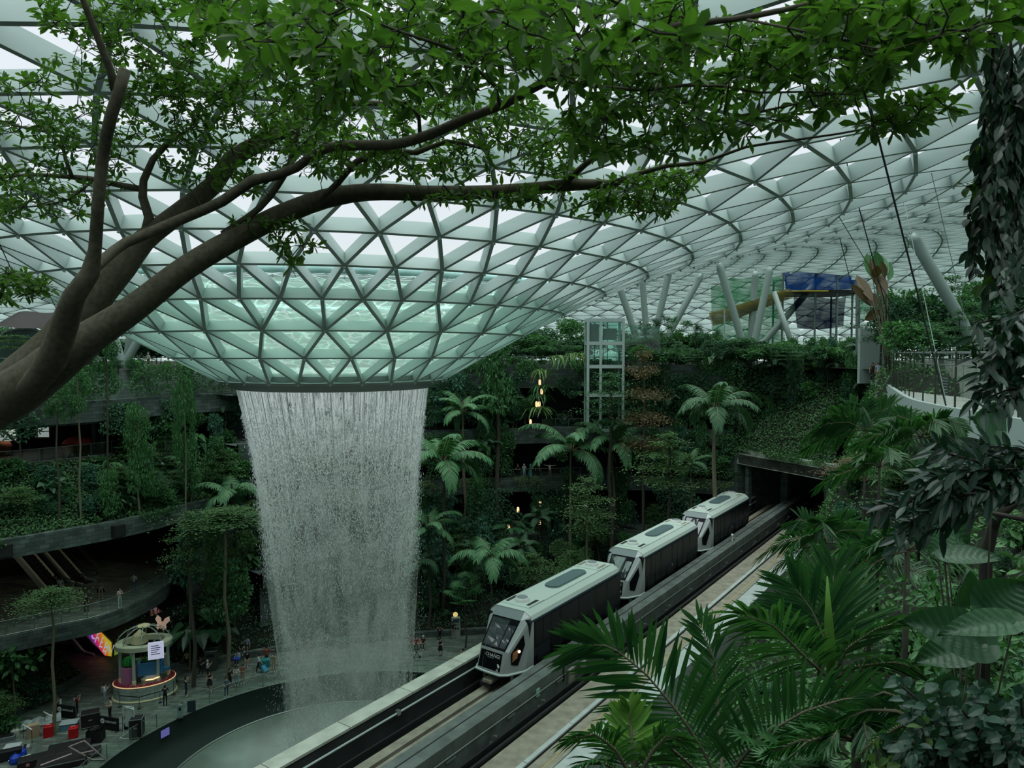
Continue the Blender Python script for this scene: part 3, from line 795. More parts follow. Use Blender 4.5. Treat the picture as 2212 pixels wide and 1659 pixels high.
# local car frame: x = across (car centre 0, + is towards the middle beam), y = along (front at -), z from running surface 10.35
ZB, ZR = 0.98, 3.9            # body underside / roof top
HW = 1.38
def quad(mb, a, b, c, d): mb.add([a, b, c, d], [(0, 1, 2, 3)])
def make_car(label, number):
 r = empty('train_car', (0, 0, 0), 0, label, 'train', 'three silver people mover cars')
 # --- body shell (charcoal sides)
 secs = []
 def sec(y, s, zt, zb=ZB):
  return [(-HW * s + .08, y, zb), (-HW * s, y, zb + .5), (-HW * s, y, zt - .45), (-HW * s + .12, y, zt - .32), (HW * s - .12, y, zt - .32), (HW * s, y, zt - .45), (HW * s, y, zb + .5), (HW * s - .08, y, zb)]
 ys = [(-0.25, 1, ZR - .05), (0.2, 1, ZR), (10.3, 1, ZR), (10.62, 0.96, ZR - .08), (10.75, 0.93, ZR - .3)]
 vs = []; fs = []
 for y, s, zt in ys: vs += sec(y, s, zt)
 for i in range(len(ys) - 1):
  for k in range(8):
   l = (k + 1) % 8
   fs.append((i * 8 + k, i * 8 + l, i * 8 + 8 + l, i * 8 + 8 + k))
 fs.append(tuple(range(8))); fs.append(tuple(reversed(range(len(ys) * 8 - 8, len(ys) * 8))))
 MB().add(vs, fs).build('body', M['car_dark'], r)
 # --- roof shell
 def rsec(y, s, dz=0): return [(-HW * s - .01, y, ZR - .42 + dz), (-HW * s + .10, y, ZR - .22 + dz), (-0.93 * s, y, ZR + dz), (0.93 * s, y, ZR + dz), (HW * s - .10, y, ZR - .22 + dz), (HW * s + .01, y, ZR - .42 + dz)]
 ys = [(-0.05, .995, 0), (0.3, 1, 0.02), (9.9, 1, 0.02), (10.45, 0.97, -.03), (10.8, 0.9, -.3)]
 vs = []; fs = []
 for y, s, dz in ys: vs += rsec(y, s, dz)
 for i in range(len(ys) - 1):
  for k in range(5):
   fs.append((i * 6 + k, i * 6 + 6 + k, i * 6 + 7 + k, i * 6 + 1 + k))
 roof = MB().add(vs, fs).build('roof', M['car_roof'], r)
 for x in (-0.55, 0.55, -1.0, 1.0):
  pass
 rb = MB()
 for x in (-0.93, 0.93): rb.box(x - .012, x + .012, 0.4, 9.8, ZR + .02, ZR + .035)
 rb.build('roof_seam', M['car_band'], roof)
 # gutter lines
 g = MB()
 for s in (-1, 1): g.box(s * (HW + .005) - .025, s * (HW + .005) + .025, 0.05, 10.4, ZR - .50, ZR - .40)
 g.build('gutter', M['car_blue'], r)
 # hatch
 def stadium(x0, y0, y1, w, n=8):
  p = []
  for k in range(n + 1):
   a = PI + PI * k / n; p.append((x0 + w * math.cos(a), y0 + w * math.sin(a)))
  for k in range(n + 1):
   a = PI * k / n; p.append((x0 + w * math.cos(a), y1 + w * math.sin(a)))
  return p
 h = MB().prism(stadium(0, 4.4, 7.4, .47), ZR + .02, ZR + .12).build('roof_hatch', M['car_hatch'], r)
 MB().prism(stadium(0, 4.4, 7.4, .52), ZR + .015, ZR + .05).build('hatch_rim', M['car_band'], h)
 # fan units at both ends
 for y in (1.1, 9.2):
  p = MB().bbox(-0.9, 0.9, y - .75, y + .85, ZR + .01, ZR + .07, .03).build('fan_deck', M['car_roof'], r)
  MB().lathe([(0.44, 0), (0.40, .14), (0.36, .2)], 24, Matrix.Translation((0, y, ZR + .07))).build('fan_collar', M['white'], p, smooth=False)
  MB().lathe([(0.33, .2), (0.30, .23), (0.05, .24)], 24, Matrix.Translation((0, y, ZR + .07))).build('fan_grille', M['car_band'], p)
  for s in (-1, 1):
   MB().box(s * .68 - .1, s * .68 + .1, y - .5, y + .5, ZR + .07, ZR + .085).build('vent_slot', M['dark_steel'] if y < 5 else M['plinth'], p)
 # --- nose: key points
 TL, TR = (-0.92, -0.02, ZR), (0.92, -0.02, ZR)
 BL, BR_ = (-0.90, -0.40, ZR - .42), (0.90, -0.40, ZR - .42)         # below the grey band
 WL, WR = (-0.94, -1.42, 2.12), (0.64, -1.46, 2.10)                   # foot of the windscreen
 NL, NR = (-0.96, -1.76, ZB + .08), (0.58, -1.84, ZB + .08)           # foot of the nose
 def mir(p): return (-p[0], p[1], p[2])
 RC = (1.30, 0.0, ZR - .24); SC = (1.39, -0.02, ZR - .5)
 PBt = (0.82, -1.36, 2.08)                                             # foot of the pillar facet
 SB = (1.37, -0.66, ZB + .02); NB = NR
 _n = (Vector(SB) - Vector(SC)).cross(Vector(PBt) - Vector(SC)); _x = .86; MIDB = (_x, SC[1] - (_n.x * (_x - SC[0]) + _n.z * (ZB + .05 - SC[2])) / _n.y, ZB + .05)
 f = MB(); quad(f, TL, TR, BR_, BL); f.build('brow_band', M['car_band'], r)
 # pillars + cheeks
 for s in (1, -1):
  pl_ = MB(); ck = MB()
  q = (lambda p: p) if s == 1 else mir
  A = [q(TR), q(RC), q(PBt), q(WR), q(BR_)]
  idxs = [(0, 1, 2, 3, 4)] if s == 1 else [(4, 3, 2, 1, 0)]
  pl_.add(A, idxs)
  pl_.add([q(RC), q(SC), q(PBt)], [(0, 1, 2)] if s == 1 else [(2, 1, 0)])
  Bq = [q(SC), q(SB), q(MIDB), q(PBt)]
  ck.add(Bq, [(0, 1, 2, 3)] if s == 1 else [(3, 2, 1, 0)])
  ck.add([q(PBt), q(MIDB), q(NB), q(WR)], [(0, 1, 2, 3)] if s == 1 else [(3, 2, 1, 0)])
  SB2 = (1.385, 0.14, ZB + .02); SC2 = (1.40, 0.14, ZR - .46)
  ck.add([q(SC), q(SC2), q(SB2), q(SB)], [(0, 1, 2, 3)] if s == 1 else [(3, 2, 1, 0)])
  pl_.build('corner_pillar', M['car_silver'], r)
  ck.build('cheek_panel', M['car_silver'], r)
 # windscreen with frame
 def lerp(a, b, t): return tuple(a[i] + (b[i] - a[i]) * t for i in range(3))
 nrm = (Vector(WR) - Vector(BR_)).cross(Vector(BL) - Vector(BR_)).normalized()
 if nrm.y > 0: nrm = -nrm
 f = MB(); quad(f, BL, BR_, WR, WL); f.build('screen_surround', M['car_glass'], r)
 def on(face, s, t, dn):
  a, b_, c_, d_ = face; p = lerp(lerp(a, b_, s), lerp(d_, c_, s), t); return Vector(p) + nrm * dn
 fc = (BL, BR_, WR, WL)
 ws = MB(); ws.add([on(fc, .06, .07, .012), on(fc, .66, .07, .012), on(fc, .66, .93, .012), on(fc, .06, .93, .012)], [(0, 1, 2, 3)])
 w = ws.build('windscreen', M['windscreen'], r)
 ws = MB(); ws.add([on(fc, .70, .2, .012), on(fc, .95, .2, .012), on(fc, .93, .93, .012), on(fc, .70, .93, .012)], [(0, 1, 2, 3)]); ws.build('side_screen', M['windscreen'], r)
 wf = MB()
 for a, b_ in (((.05, .05), (.68, .05)), ((.68, .05), (.68, .95)), ((.68, .95), (.05, .95)), ((.05, .95), (.05, .05))):
  wf.bar(on(fc, *a, .015), on(fc, *b_, .015), .03, .02, nrm)
 wf.build('screen_gasket', M['black'], w)
 MB().bar(on(fc, .40, .97, .03), on(fc, .58, .62, .03), .02, .02, nrm).build('wiper', M['rail_steel'], w)
 # nose panel
 nn = (Vector(NR) - Vector(WR)).cross(Vector(WL) - Vector(WR)).normalized()
 if nn.y > 0: nn = -nn
 f = MB(); quad(f, WL, WR, NR, NL); f.build('nose_frame', M['car_silver'], r)
 nf = (WL, WR, NR, NL)
 def on2(s, t, dn): return Vector(lerp(lerp(WL, WR, s), lerp(NL, NR, s), t)) + nn * dn
 f = MB(); f.add([on2(.05, .13, .01), on2(.93, .13, .01), on2(.98, .93, .01), on2(.03, .93, .01)], [(0, 1, 2, 3)])
 npn = f.build('nose_panel', M['car_glass'], r)
 if True:
  xa = Vector(WR) - Vector(WL); ya = Vector(WL) - Vector(NL)
  text('CHANGI', .25, 'lettering', npn, M['letter_white'], on2(.56, .30, .02), xa, ya)
  MB().add([on2(.60, .175, .02), on2(.64, .15, .02), on2(.68, .19, .02), on2(.63, .20, .02)], [(0, 1, 2, 3)]).build('emblem', pmat('red_emblem', (.35, .05, .03), .5), npn)
  MB().add([on2(.36, .40, .02), on2(.62, .40, .02), on2(.62, .425, .02), on2(.36, .425, .02)], [(0, 1, 2, 3)]).build('small_lettering', M['car_band'], npn)
  MB().add([on2(.80, .62, .02), on2(.86, .60, .02), on2(.93, .70, .02), on2(.88, .80, .02)], [(0, 1, 2, 3)]).build('sticker', M['letter_white'], npn)
  text(number, .14, 'lettering', npn, M['letter_white'], on2(.86, .88, .02), xa, ya)
  MB().bar(on2(.30, .13, .015), on2(.30, .93, .015), .012, .012, nn).build('door_seam', M['black'], npn)
  MB().bar(on2(.80, .13, .015), on2(.80, .93, .015), .012, .012, nn).build('door_seam', M['black'], npn)
 # cheek windows (pentagons) with headlamp
 for s in (1, -1):
  q = (lambda p: Vector(p)) if s == 1 else (lambda p: Vector(mir(p)))
  SCv, SBv, MBv, PBv = q(SC), q(SB), q(MIDB), q(PBt)
  cn = (SBv - SCv).cross(PBv - SCv).normalized()
  if cn.x * s < 0: cn = -cn
  def cp(a, b): return PBv * (1 - a) * (1 - b) + SCv * a * (1 - b) + MBv * (1 - a) * b + SBv * a * b + cn * .012
  P5 = [cp(.62, .04), cp(.76, .36), cp(.52, .80), cp(.16, .66), cp(.10, .20)]
  w5 = MB().add(P5, [tuple(range(5)) if s == 1 else tuple(reversed(range(5)))]).build('cheek_window', M['car_glass'], r)
  gk = MB(); gk.tube(P5 + [P5[0]], .022, 6); gk.build('window_gasket', M['black'], w5)
  if s == 1:
   c_ = cp(.50, .40) + cn * .02
   MB().lathe([(.075, 0), (.06, .03), (.0, .04)], 14, Matrix.Translation(c_) @ cn.to_track_quat('Z', 'Y').to_matrix().to_4x4(), cap=False).build('headlamp', M['lamp_on'] if number == '06' else M['car_glass'], w5)
   if number == '06':
    MB().add([cp(.18, .22), cp(.46, .3), cp(.45, .55), cp(.2, .6)], [(0, 1, 2, 3)]).build('lamp_reflector', pmat('amber_reflector', (.45, .26, .12), .4, emit=(1, .5, .2), estr=0.12), w5)
 # bumper lip
 bp = MB(); pts = [(-1.4, .1, ZB), (-1.37, -.66, ZB), (-1.2, -1.4, ZB), (-0.97, -1.80, ZB + .02), (-.2, -1.88, ZB + .02), (0.6, -1.88, ZB + .02), (MIDB[0] + .04, MIDB[1] - .05, ZB), (1.38, -.66, ZB), (1.4, .1, ZB)]
 bp.tube(pts, .07, 8); bp.build('bumper', M['white_steel'], r, smooth=True)
 # side glazing and doors
 for s in (1, -1):
  x = s * (HW + .006)
  gl = MB().box(min(x, x + s * .012), max(x, x + s * .012), 0.25, 10.3, 1.95, ZR - .6).build('side_window', M['car_glass'], r)
  mu = MB()
  for y in (1.1, 3.0, 5.0, 7.2, 8.6):
   mu.box(min(x, x + s * .025), max(x, x + s * .025), y - .02, y + .02, 1.95, ZR - .6)
  mu.build('window_mullion', M['black'], gl)
  for y0 in (1.9, 6.1):
   dm = MB().box(min(x, x + s * .02), max(x, x + s * .02), y0, y0 + 1.9, ZB + .1, ZR - .58)
   dd = dm.build('sliding_door', M['car_glass'], r)
   MB().box(min(x, x + s * .03), max(x, x + s * .03), y0 + .93, y0 + .97, ZB + .1, ZR - .6).build('door_seam', M['black'], dd)
  for y0 in (0.5, 4.1, 8.3):
   MB().box(min(x, x + s * .015), max(x, x + s * .015), y0, y0 + 1.3, ZB + .12, 1.75).build('lower_panel', M['car_dark'], r)
  xa = (0, 1 * s, 0);
  text(number, .28, 'lettering', r, M['car_band'], (x + s * .03, 5.05, 1.75), xa, (0, 0, 1))
 # underframe, wheels, coupler
 MB().box(-1.1, 1.1, -0.6, 10.4, 0.45, ZB + .02).build('underframe', M['black'], r)
 for y in (1.6, 8.6):
  for x in (-0.47, 0.31):
   wm = MB(); wm.lathe([(.1, -.13), (.40, -.13), (.45, -.08), (.45, .08), (.40, .13), (.1, .13)], 20, Matrix.Translation((x, y, .45)) @ Matrix.Rotation(PI / 2, 4, 'Y'))
   wm.build('wheel', M['black'], r)
 cpm = MB().bbox(-.5, .1, -1.95, -1.2, .45, .62, .04).build('coupler', M['plinth'], r)
 MB().bbox(-.4, 0, -1.9, -1.0, .18, .46, .04).build('coupler_body', M['dark_steel'], cpm)
 MB().lathe([(.12, -.1), (.16, 0), (.12, .1)], 14, Matrix.Translation((-.5, -1.9, .36)) @ Matrix.Rotation(PI / 2, 4, 'X')).build('coupler_plug', M['dark_steel'], cpm)
 for s in (-1, 1): MB().box(s * .9 - .1, s * .9 + .1, -1.2, -1.0, .25, ZB).build('buffer_strut', M['rail_steel'], r)
 return r
CARS = [(0.0, 'leading silver train car with its headlamp lit and lettering on the nose', '06'),
  (14.25, 'middle silver train car of three, behind the leading car', '05'),
  (28.4, 'last silver train car, nearest the tunnel mouth', '08')]
for u, lab, num in CARS:
 c = make_car(lab, num)
 c.location = T(u, -1.41, 10.35)
 c.rotation_euler = (0, 0, -TH)
# ================================================================== WATERFALL
def fall_r(z): return np.interp(z, [-9, 0, 7.4, 14.3, 21.3, 24.5, 25.9], [3.1, 3.3, 3.72, 4.35, 5.0, 5.55, 5.80])
def fall_c(z): return VC.x + 0.035 * (25.9 - z), VC.y
wf = empty('waterfall', (VC.x, VC.y, 25.9), 0, 'round curtain of white water falling from the glass funnel', 'waterfall')
wo = np.array([VC.x, VC.y, 25.9])
m, nt, b = new_mat('white_water')
b.inputs['Base Color'].default_value = (0.86, 0.90, 0.89, 1); b.inputs['Roughness'].default_value = 0.25
tr = nt.nodes.new('ShaderNodeBsdfTranslucent'); tr.inputs['Color'].default_value = (0.86, 0.90, 0.89, 1)
mx = nt.nodes.new('ShaderNodeMixShader'); mx.inputs[0].default_value = 0.5
nt.links.new(b.outputs[0], mx.inputs[1]); nt.links.new(tr.outputs[0], mx.inputs[2]); nt.links.new(mx.outputs[0], nt.nodes['Material Output'].inputs['Surface'])
M['water_white'] = m
# droplets: small stretched tetrahedra
def droplets(n, zlo, zhi, jit, smin, smax, stretch, power=1.0, seed=1, inner=0.0):
 g = np.random.default_rng(seed)
 z = zlo + (zhi - zlo) * g.random(n) ** power
 a = g.random(n) * 2 * PI
 # clumps: keep droplets in wandering vertical strands
 strand = np.round(a / (2 * PI) * 150)
 a = np.where(g.random(n) < 0.45, strand / 150 * 2 * PI + g.normal(0, 0.012, n), a)
 depth = (25.9 - z) / 26
 r = fall_r(z) + g.normal(0, 1, n) * jit * (0.12 + depth) - inner * g.random(n)
 cx, cyy = fall_c(z)
 P = np.stack([cx + r * np.cos(a), np.full(n, cyy) + r * np.sin(a), z], 1) - wo
 s = (smin + (smax - smin) * g.random(n) ** 2)[:, None]
 base = np.array([(0.9, 0, -0.3), (-0.5, 0.8, -0.3), (-0.5, -0.8, -0.3), (0, 0, 1.0)])
 off = g.random(n) * 2 * PI
 ca, sa = np.cos(off), np.sin(off)
 V = np.empty((n, 4, 3))
 for i, (x, y, zz) in enumerate(base):
  V[:, i, 0] = P[:, 0] + (x * ca - y * sa) * s[:, 0]
  V[:, i, 1] = P[:, 1] + (x * sa + y * ca) * s[:, 0]
  V[:, i, 2] = P[:, 2] + zz * s[:, 0] * (stretch * (0.6 + g.random(n)))
 f = np.array([(0, 2, 1), (0, 1, 3), (1, 2, 3), (2, 0, 3)])
 Fq = (f[None] + (np.arange(n) * 4)[:, None, None]).reshape(-1, 3)
 return V.reshape(-1, 3), Fq
Vs = []; Fs = []; off = 0
for args in ((34000, 14.0, 24.2, .42, .012, .034, 3.0, 0.8, 1), (56000, -6.0, 20.0, .75, .009, .024, 3.2, 0.9, 2, .6), (7000, 20.0, 25.0, .22, .02, .045, 2.2, 0.7, 3), (5000, -6, 24, 1.5, .006, .014, 2.5, 1.0, 4)):
 v, f = droplets(*args); Vs.append(v); Fs.append(f + off); off += len(v)
o = mesh_obj('droplets', np_mesh('droplets', np.concatenate(Vs), np.concatenate(Fs)), M['water_white'], wf); o['kind'] = 'stuff'
# streams that hold together below the lip
def stream_mesh(n, seed, lmin, lmax, w0, w1):
 g = np.random.default_rng(seed); mb = MB()
 for i in range(n):
  a = 2 * PI * (i + g.random() * .7) / n
  L = lmin + (lmax - lmin) * g.random() ** 2
  pts = []; rr = []; k = 9; ph = g.random() * 6
  for j in range(k):
   z = 25.88 - L * j / (k - 1)
   r = float(fall_r(z)); cx, cyy = fall_c(z); aa = a + 0.008 * math.sin(ph + j * 1.7) * j / k
   pts.append((cx + r * math.cos(aa) - wo[0], cyy + r * math.sin(aa) - wo[1], z - wo[2]))
   rr.append((w0 + (w1 - w0) * j / (k - 1)) * (0.7 + .6 * g.random()))
  mb.tube(pts, rr, 4, cap=False)
 return mb
o = stream_mesh(230, 5, 0.8, 3.2, .020, .004).build('thin_stream', M['water_white'], wf, smooth=True); o['kind'] = 'stuff'
o = stream_mesh(52, 6, 4.0, 11.0, .040, .012).build('strong_stream', M['water_white'], wf, smooth=True); o['kind'] = 'stuff'
# thin broken water veil
def veil_mat(name, scale, lo, hi, amax, col, z0=None, z1=None):
 m = bpy.data.materials.new(name); m.use_nodes = True; nt = m.node_tree; nt.nodes.clear()
 out = nt.nodes.new('ShaderNodeOutputMaterial'); tc = nt.nodes.new('ShaderNodeTexCoord'); mp = nt.nodes.new('ShaderNodeMapping'); nz = nt.nodes.new('ShaderNodeTexNoise')
 mp.inputs['Scale'].default_value = scale; nz.inputs['Scale'].default_value = 1.0; nz.inputs['Detail'].default_value = 5; nz.inputs['Roughness'].default_value = .65
 rp = nt.nodes.new('ShaderNodeValToRGB'); rp.color_ramp.elements[0].position = lo; rp.color_ramp.elements[1].position = hi
 rp.color_ramp.elements[0].color = (0, 0, 0, 1); rp.color_ramp.elements[1].color = (amax, amax, amax, 1)
 t = nt.nodes.new('ShaderNodeBsdfTransparent'); d = nt.nodes.new('ShaderNodeBsdfDiffuse'); l = nt.nodes.new('ShaderNodeBsdfTranslucent'); m1 = nt.nodes.new('ShaderNodeMixShader'); m2 = nt.nodes.new('ShaderNodeMixShader')
 d.inputs['Color'].default_value = tuple(col) + (1,); l.inputs['Color'].default_value = tuple(col) + (1,)
 nt.links.new(tc.outputs['Object'], mp.inputs[0]); nt.links.new(mp.outputs[0], nz.inputs['Vector']); nt.links.new(nz.outputs['Fac'], rp.inputs[0])
 nt.links.new(d.outputs[0], m1.inputs[1]); nt.links.new(l.outputs[0], m1.inputs[2])
 sp = nt.nodes.new('ShaderNodeSeparateXYZ'); mr = nt.nodes.new('ShaderNodeMapRange'); mu = nt.nodes.new('ShaderNodeMath'); mu.operation = 'MULTIPLY'
 nt.links.new(tc.outputs['Object'], sp.inputs[0]); nt.links.new(sp.outputs['Z'], mr.inputs['Value'])
 mr.inputs['From Min'].default_value = z0; mr.inputs['From Max'].default_value = z1
 nt.links.new(rp.outputs[0], mu.inputs[0]); nt.links.new(mr.outputs[0], mu.inputs[1])
 nt.links.new(mu.outputs[0], m2.inputs[0]); nt.links.new(t.outputs[0], m2.inputs[1]); nt.links.new(m1.outputs[0], m2.inputs[2]); nt.links.new(m2.outputs[0], out.inputs['Surface'])
 return m
def sheet(name, z0, z1, dr, mat, n=72, seg=24):
 rows = []
 for z in np.linspace(z0, z1, seg):
  r = float(fall_r(z)) + dr; cx, cyy = fall_c(z)
  rows.append([(cx + r * math.cos(2 * PI * i / n) - wo[0], cyy + r * math.sin(2 * PI * i / n) - wo[1], z - wo[2]) for i in range(n)])
 o = mesh_obj(name, grid_mesh(name, rows, closed_u=True), mat, wf); return o
sheet('veil', 25.88, 19.0, 0.0, veil_mat('streaked_water_veil', (7, 7, .3), .38, .60, .85, (.92, .96, .94), -5.5, -.6))
sheet('lower_veil', 25.4, -7.0, -0.08, veil_mat('broken_water_veil', (1.6, 1.6, .45), .38, .72, .42, (.76, .86, .80), -.5, -6.0))
sheet('spray', 19.5, -7.0, 0.35, veil_mat('fine_spray', (.8, .8, .22), .34, .72, .48, (.72, .84, .77), -6.5, -15.0))
# water film over the funnel panes and its feed pipe (parts of the waterfall)
rows = []
for k in np.linspace(0, 3.25, 14):
 r = 6.67 + 2.48 * k
 rows.append([(r * math.cos(2 * PI * i / 104), r * math.sin(2 * PI * i / 104), roof_z(r) + .10 - wo[2]) for i in range(104)])
mesh_obj('water_film', grid_mesh('water_film', rows, closed_u=True), M['water_film'], wf)
MB().tube([(14.85 * math.cos(2 * PI * i / 104), 14.85 * math.sin(2 * PI * i / 104), roof_z(14.85) + .45 - wo[2]) for i in range(104)], .2, 8, closed=True).build('feed_pipe', pmat('turquoise_pipe', (.45, .70, .66), .4), wf, smooth=True)
# rim rails of the plaza edge (glass balustrade around the basin)
def glass_rail(line, z, h, name, label, cat='railing', post_step=1.6, glass='clear_glass', group=None, closed=False, posts=True, top=0.022):
 """line: plan points; a balustrade of glass with posts and handrail"""
 L = [Vector((p[0], p[1], z if len(p) < 3 else p[2])) for p in line]
 r = empty(name, L[0], 0, label, cat, group)
 O = L[0]
 P = [p - O for p in L]
 vs = []; fs = []
 for p in P: vs += [p + Vector((0, 0, .06)), p + Vector((0, 0, h - .03))]
 nn = len(P)
 for i in range(nn if closed else nn - 1):
  j = (i + 1) % nn
  fs.append((2 * i, 2 * j, 2 * j + 1, 2 * i + 1))
 MB().add(vs, fs).build('glass_panel', M[glass], r)
 MB().tube([p + Vector((0, 0, h)) for p in P], top, 6, closed=closed).build('handrail', M['rail_steel'], r, smooth=True)
 MB().tube([p + Vector((0, 0, .03)) for p in P], .03, 6, closed=closed).build('base_rail', M['rail_steel'], r)
 if posts:
  d = 0; last = P[0]; pm = None; seq = list(P) + ([P[0]] if closed else [])
  acc = 0
  for i in range(len(seq) - 1):
   a, b = seq[i], seq[i + 1]; seg = (b - a).length; t = post_step - acc if acc else 0
   while t <= seg:
    p = a + (b - a) * (t / seg)
    if pm is None: pm = MB().box(-.018, .018, -.03, .03, 0, h).mesh('post')
    q = mesh_obj('post', pm, M['rail_steel'], r); q.location = p
    t += post_step
   acc = (seg - (t - post_step)) % post_step
 return r
n = 120
ring = [(DECK_C[0] + (DECK_R + .12) * math.cos(2 * PI * i / n), DECK_C[1] + (DECK_R + .12) * math.sin(2 * PI * i / n)) for i in range(n)]
glass_rail(ring, 0.0, 1.15, 'basin_balustrade', 'long curved glass balustrade around the sunken basin', post_step=2.2, closed=True)
# ================================================================== BALCONY, GALLERIES, ESCALATORS
bal = catmull([(-44, 46.5), (-39.5, 50.5), (-36.6, 52.9), (-34.9, 54.4), (-33.3, 55.6), (-32.2, 57.2), (-31.5, 59.7), (-31.2, 62.2), (-31.4, 64.6), (-32.4, 67.0), (-34.4, 69.3)], 0.7)
back_pts = [(-43, 72), (-52, 60), (-50, 50)]
mb = MB().prism([tuple(p) for p in bal] + back_pts, 5.75, 7.02)
o = mb.build('floor_balcony', M['slate']); tag(o, 'curved slate faced balcony slab above the escalator hall', 'balcony', kind='structure'); solids.append(o)
mb = MB().prism([tuple(p) for p in offset2d(bal, .12)] + back_pts, 7.02, 7.06)
o = mb.build('floor_balcony_paving', M['slate_floor']); tag(o, 'dark paving on top of the curved balcony', 'floor', kind='structure'); solids.append(o)
glass_rail(offset2d(bal, .15), 7.06, 1.12, 'balcony_balustrade', 'curved glass balustrade with dark posts along the left balcony', post_step=1.75)
strip('wall_left_lower', CL, [(1.2, 0.0), (1.2, 12.9)], M['slate'], 'dark slate wall right of the escalator opening', 'wall', int(np.argmin(np.abs(CL[:, 1] - 64.2))), iL + 2, solid=False)
# upper left gallery rail
glass_rail(offset2d(CL, 5.9)[2:iL - 2], 19.0, 1.1, 'gallery_balustrade', 'thin rail with wires along the upper left gallery', post_step=2.0)
# frames and bright panes at the back of the upper left gallery
gp = [(20, 930, 82, 970), (83, 915, 108, 945)]
for i, (x0, y0, x1, y1) in enumerate(((-8, 912, 34, 952), (82, 918, 106, 944))):
 Y = 63.5; a = at_y(x0, y1, Y); b_ = at_y(x1, y0, Y)
 r = empty('gallery_window', (a.x, Y, a.z), 0, ('pale lit window pane at the far left of the upper gallery', 'small pale lit window pane behind the slim tree trunks of the gallery')[i], 'window', None)
 MB().box(0, b_.x - a.x, 0, .05, 0, b_.z - a.z).build('pane', pmat('lit_pane', (.3, .4, .38), .4, emit=(.55, .68, .64), estr=.35), r)
 f = MB(); w = b_.x - a.x; h = b_.z - a.z
 for q in ((-.12, 0, 0, h), (w, w + .12, 0, h), (-.12, w + .12, -.15, 0), (-.12, w + .12, h, h + .15), (0, w, h * .45, h * .45 + .06)): f.box(q[0], q[1], -.05, .1, q[2], q[3])
 f.build('frame', M['black'], r)
 if i == 0: MB().bar((0.1, -.1, h), (w * .95, -.1, 0), .35, .1).build('slanting_brace', M['black'], r)
for px, lab in ((204, 'slim pale post at the right end of the upper gallery'), (222, 'wider grey pier at the right end of the upper gallery')):
 a = at_y(px, 962, 66); o = MB().box(-.15, .15, -.1, .1, 0, 4.0).build('gallery_post', M['concrete_mid']); o.location = (a.x, 66, 18.9); tag(o, lab, 'post')
# awning and pots
a = at_y(168, 966, 63.5); r = empty('red_parasol', (a.x, 63.5, 19.0), 0, 'low red parasol behind the rail of the upper gallery', 'parasol')
MB().lathe([(1.25, 1.0), (1.0, 1.3), (.5, 1.52), (.03, 1.6)], 16, cap=False).build('canopy', pmat('red_cloth', (.30, .035, .035), .7), r, smooth=True)
MB().tube([(0, 0, 0), (0, 0, 1.55)], .03, 8).build('pole', M['steel'], r)
for i, (px, py, s, lab) in enumerate(((8, 985, 1.1, 'tall terracotta pot at the far left of the upper gallery'), (146, 976, .8, 'round terracotta pot beside the red parasol'), (136, 978, .5, 'small terracotta pot left of the round one'))):
 a = at_y(px, py, 62.5); r = empty('terracotta_pot', (a.x, 62.5, 19.0), 0, lab, 'plant pot')
 MB().lathe([(.3 * s, 0), (.55 * s, .5 * s), (.6 * s, .8 * s), (.45 * s, 1.1 * s), (.38 * s, 1.12 * s)], 16).build('pot', pmat('terracotta', (.22, .09, .05), .8), r, smooth=True)
def escalator(foot, dirx, L_run, rise, label, light=True, screen=False):
 """foot: floor point of the lower end; dirx: plan direction going up"""
 d = Vector((dirx[0], dirx[1], 0)).normalized(); s = Vector((d.y, -d.x, 0))
 rz = math.atan2(d.y, d.x)
 r = empty('escalator', foot, rz, label, 'escalator')
 # local: x up-run, y across
 st_ = MB(); n = int(L_run / .4)
 for k in range(n): st_.box(.9 + k * .4, .9 + k * .4 + .4, -.5, .5, rise * k / n - .25, rise * (k + 1) / n - .03)
 st_.box(-.6, .9, -.5, .5, -.2, .02)
 st_.build('steps', M['dark_steel'], r)
 for sy in (-1, 1):
  y = sy * .62
  pts = [(-.7, 0.05), (.6, 0.05), (1.0, .15), (.9 + L_run, rise + .05), (.9 + L_run + 1.4, rise + .05)]
  sk = MB()
  for i in range(len(pts) - 1):
   (x0, z0), (x1, z1) = pts[i], pts[i + 1]
   sk.add([(x0, y - .1, z0 - .55), (x1, y - .1, z1 - .55), (x1, y + .1, z1 - .55), (x0, y + .1, z0 - .55), (x0, y - .1, z0 + .12), (x1, y - .1, z1 + .12), (x1, y + .1, z1 + .12), (x0, y + .1, z0 + .12)],
     [(0, 1, 2, 3), (4, 7, 6, 5), (0, 4, 5, 1), (1, 5, 6, 2), (2, 6, 7, 3), (3, 7, 4, 0)])
  sk.build('skirt', M['white_steel'], r)
  g = MB()
  for i in range(len(pts) - 1):
   (x0, z0), (x1, z1) = pts[i], pts[i + 1]
   g.add([(x0, y, z0 + .12), (x1, y, z1 + .12), (x1, y, z1 + .95), (x0, y, z0 + .95)], [(0, 1, 2, 3)])
  g.build('glass_side', M['clear_glass'], r)
  hp = [(-.7, y, .55), (-.95, y, .75), (-.7, y, 1.0)] + [(x, y, z + .97) for x, z in pts[1:]]
  MB().tube(hp, .05, 8).build('handrail', M['black'], r, smooth=True)
  if light:
   MB().tube([(x, y * .93, z + .16) for x, z in pts[1:-1]], .014, 6).build('light_strip', pmat('warm_strip', (.5, .4, .2), .5, emit=(1, .7, .35), estr=.06), r)
 return r
dv = Vector((-0.9, 0.43, 0)).normalized()
e1 = escalator(at_z(136, 1280, 7.06), dv, 9.5, 5.9, 'left escalator of the upper pair behind the curved balcony')
e2 = escalator(at_z(182, 1258, 7.06), dv, 9.5, 5.9, 'right escalator of the upper pair with a bright white balustrade edge')
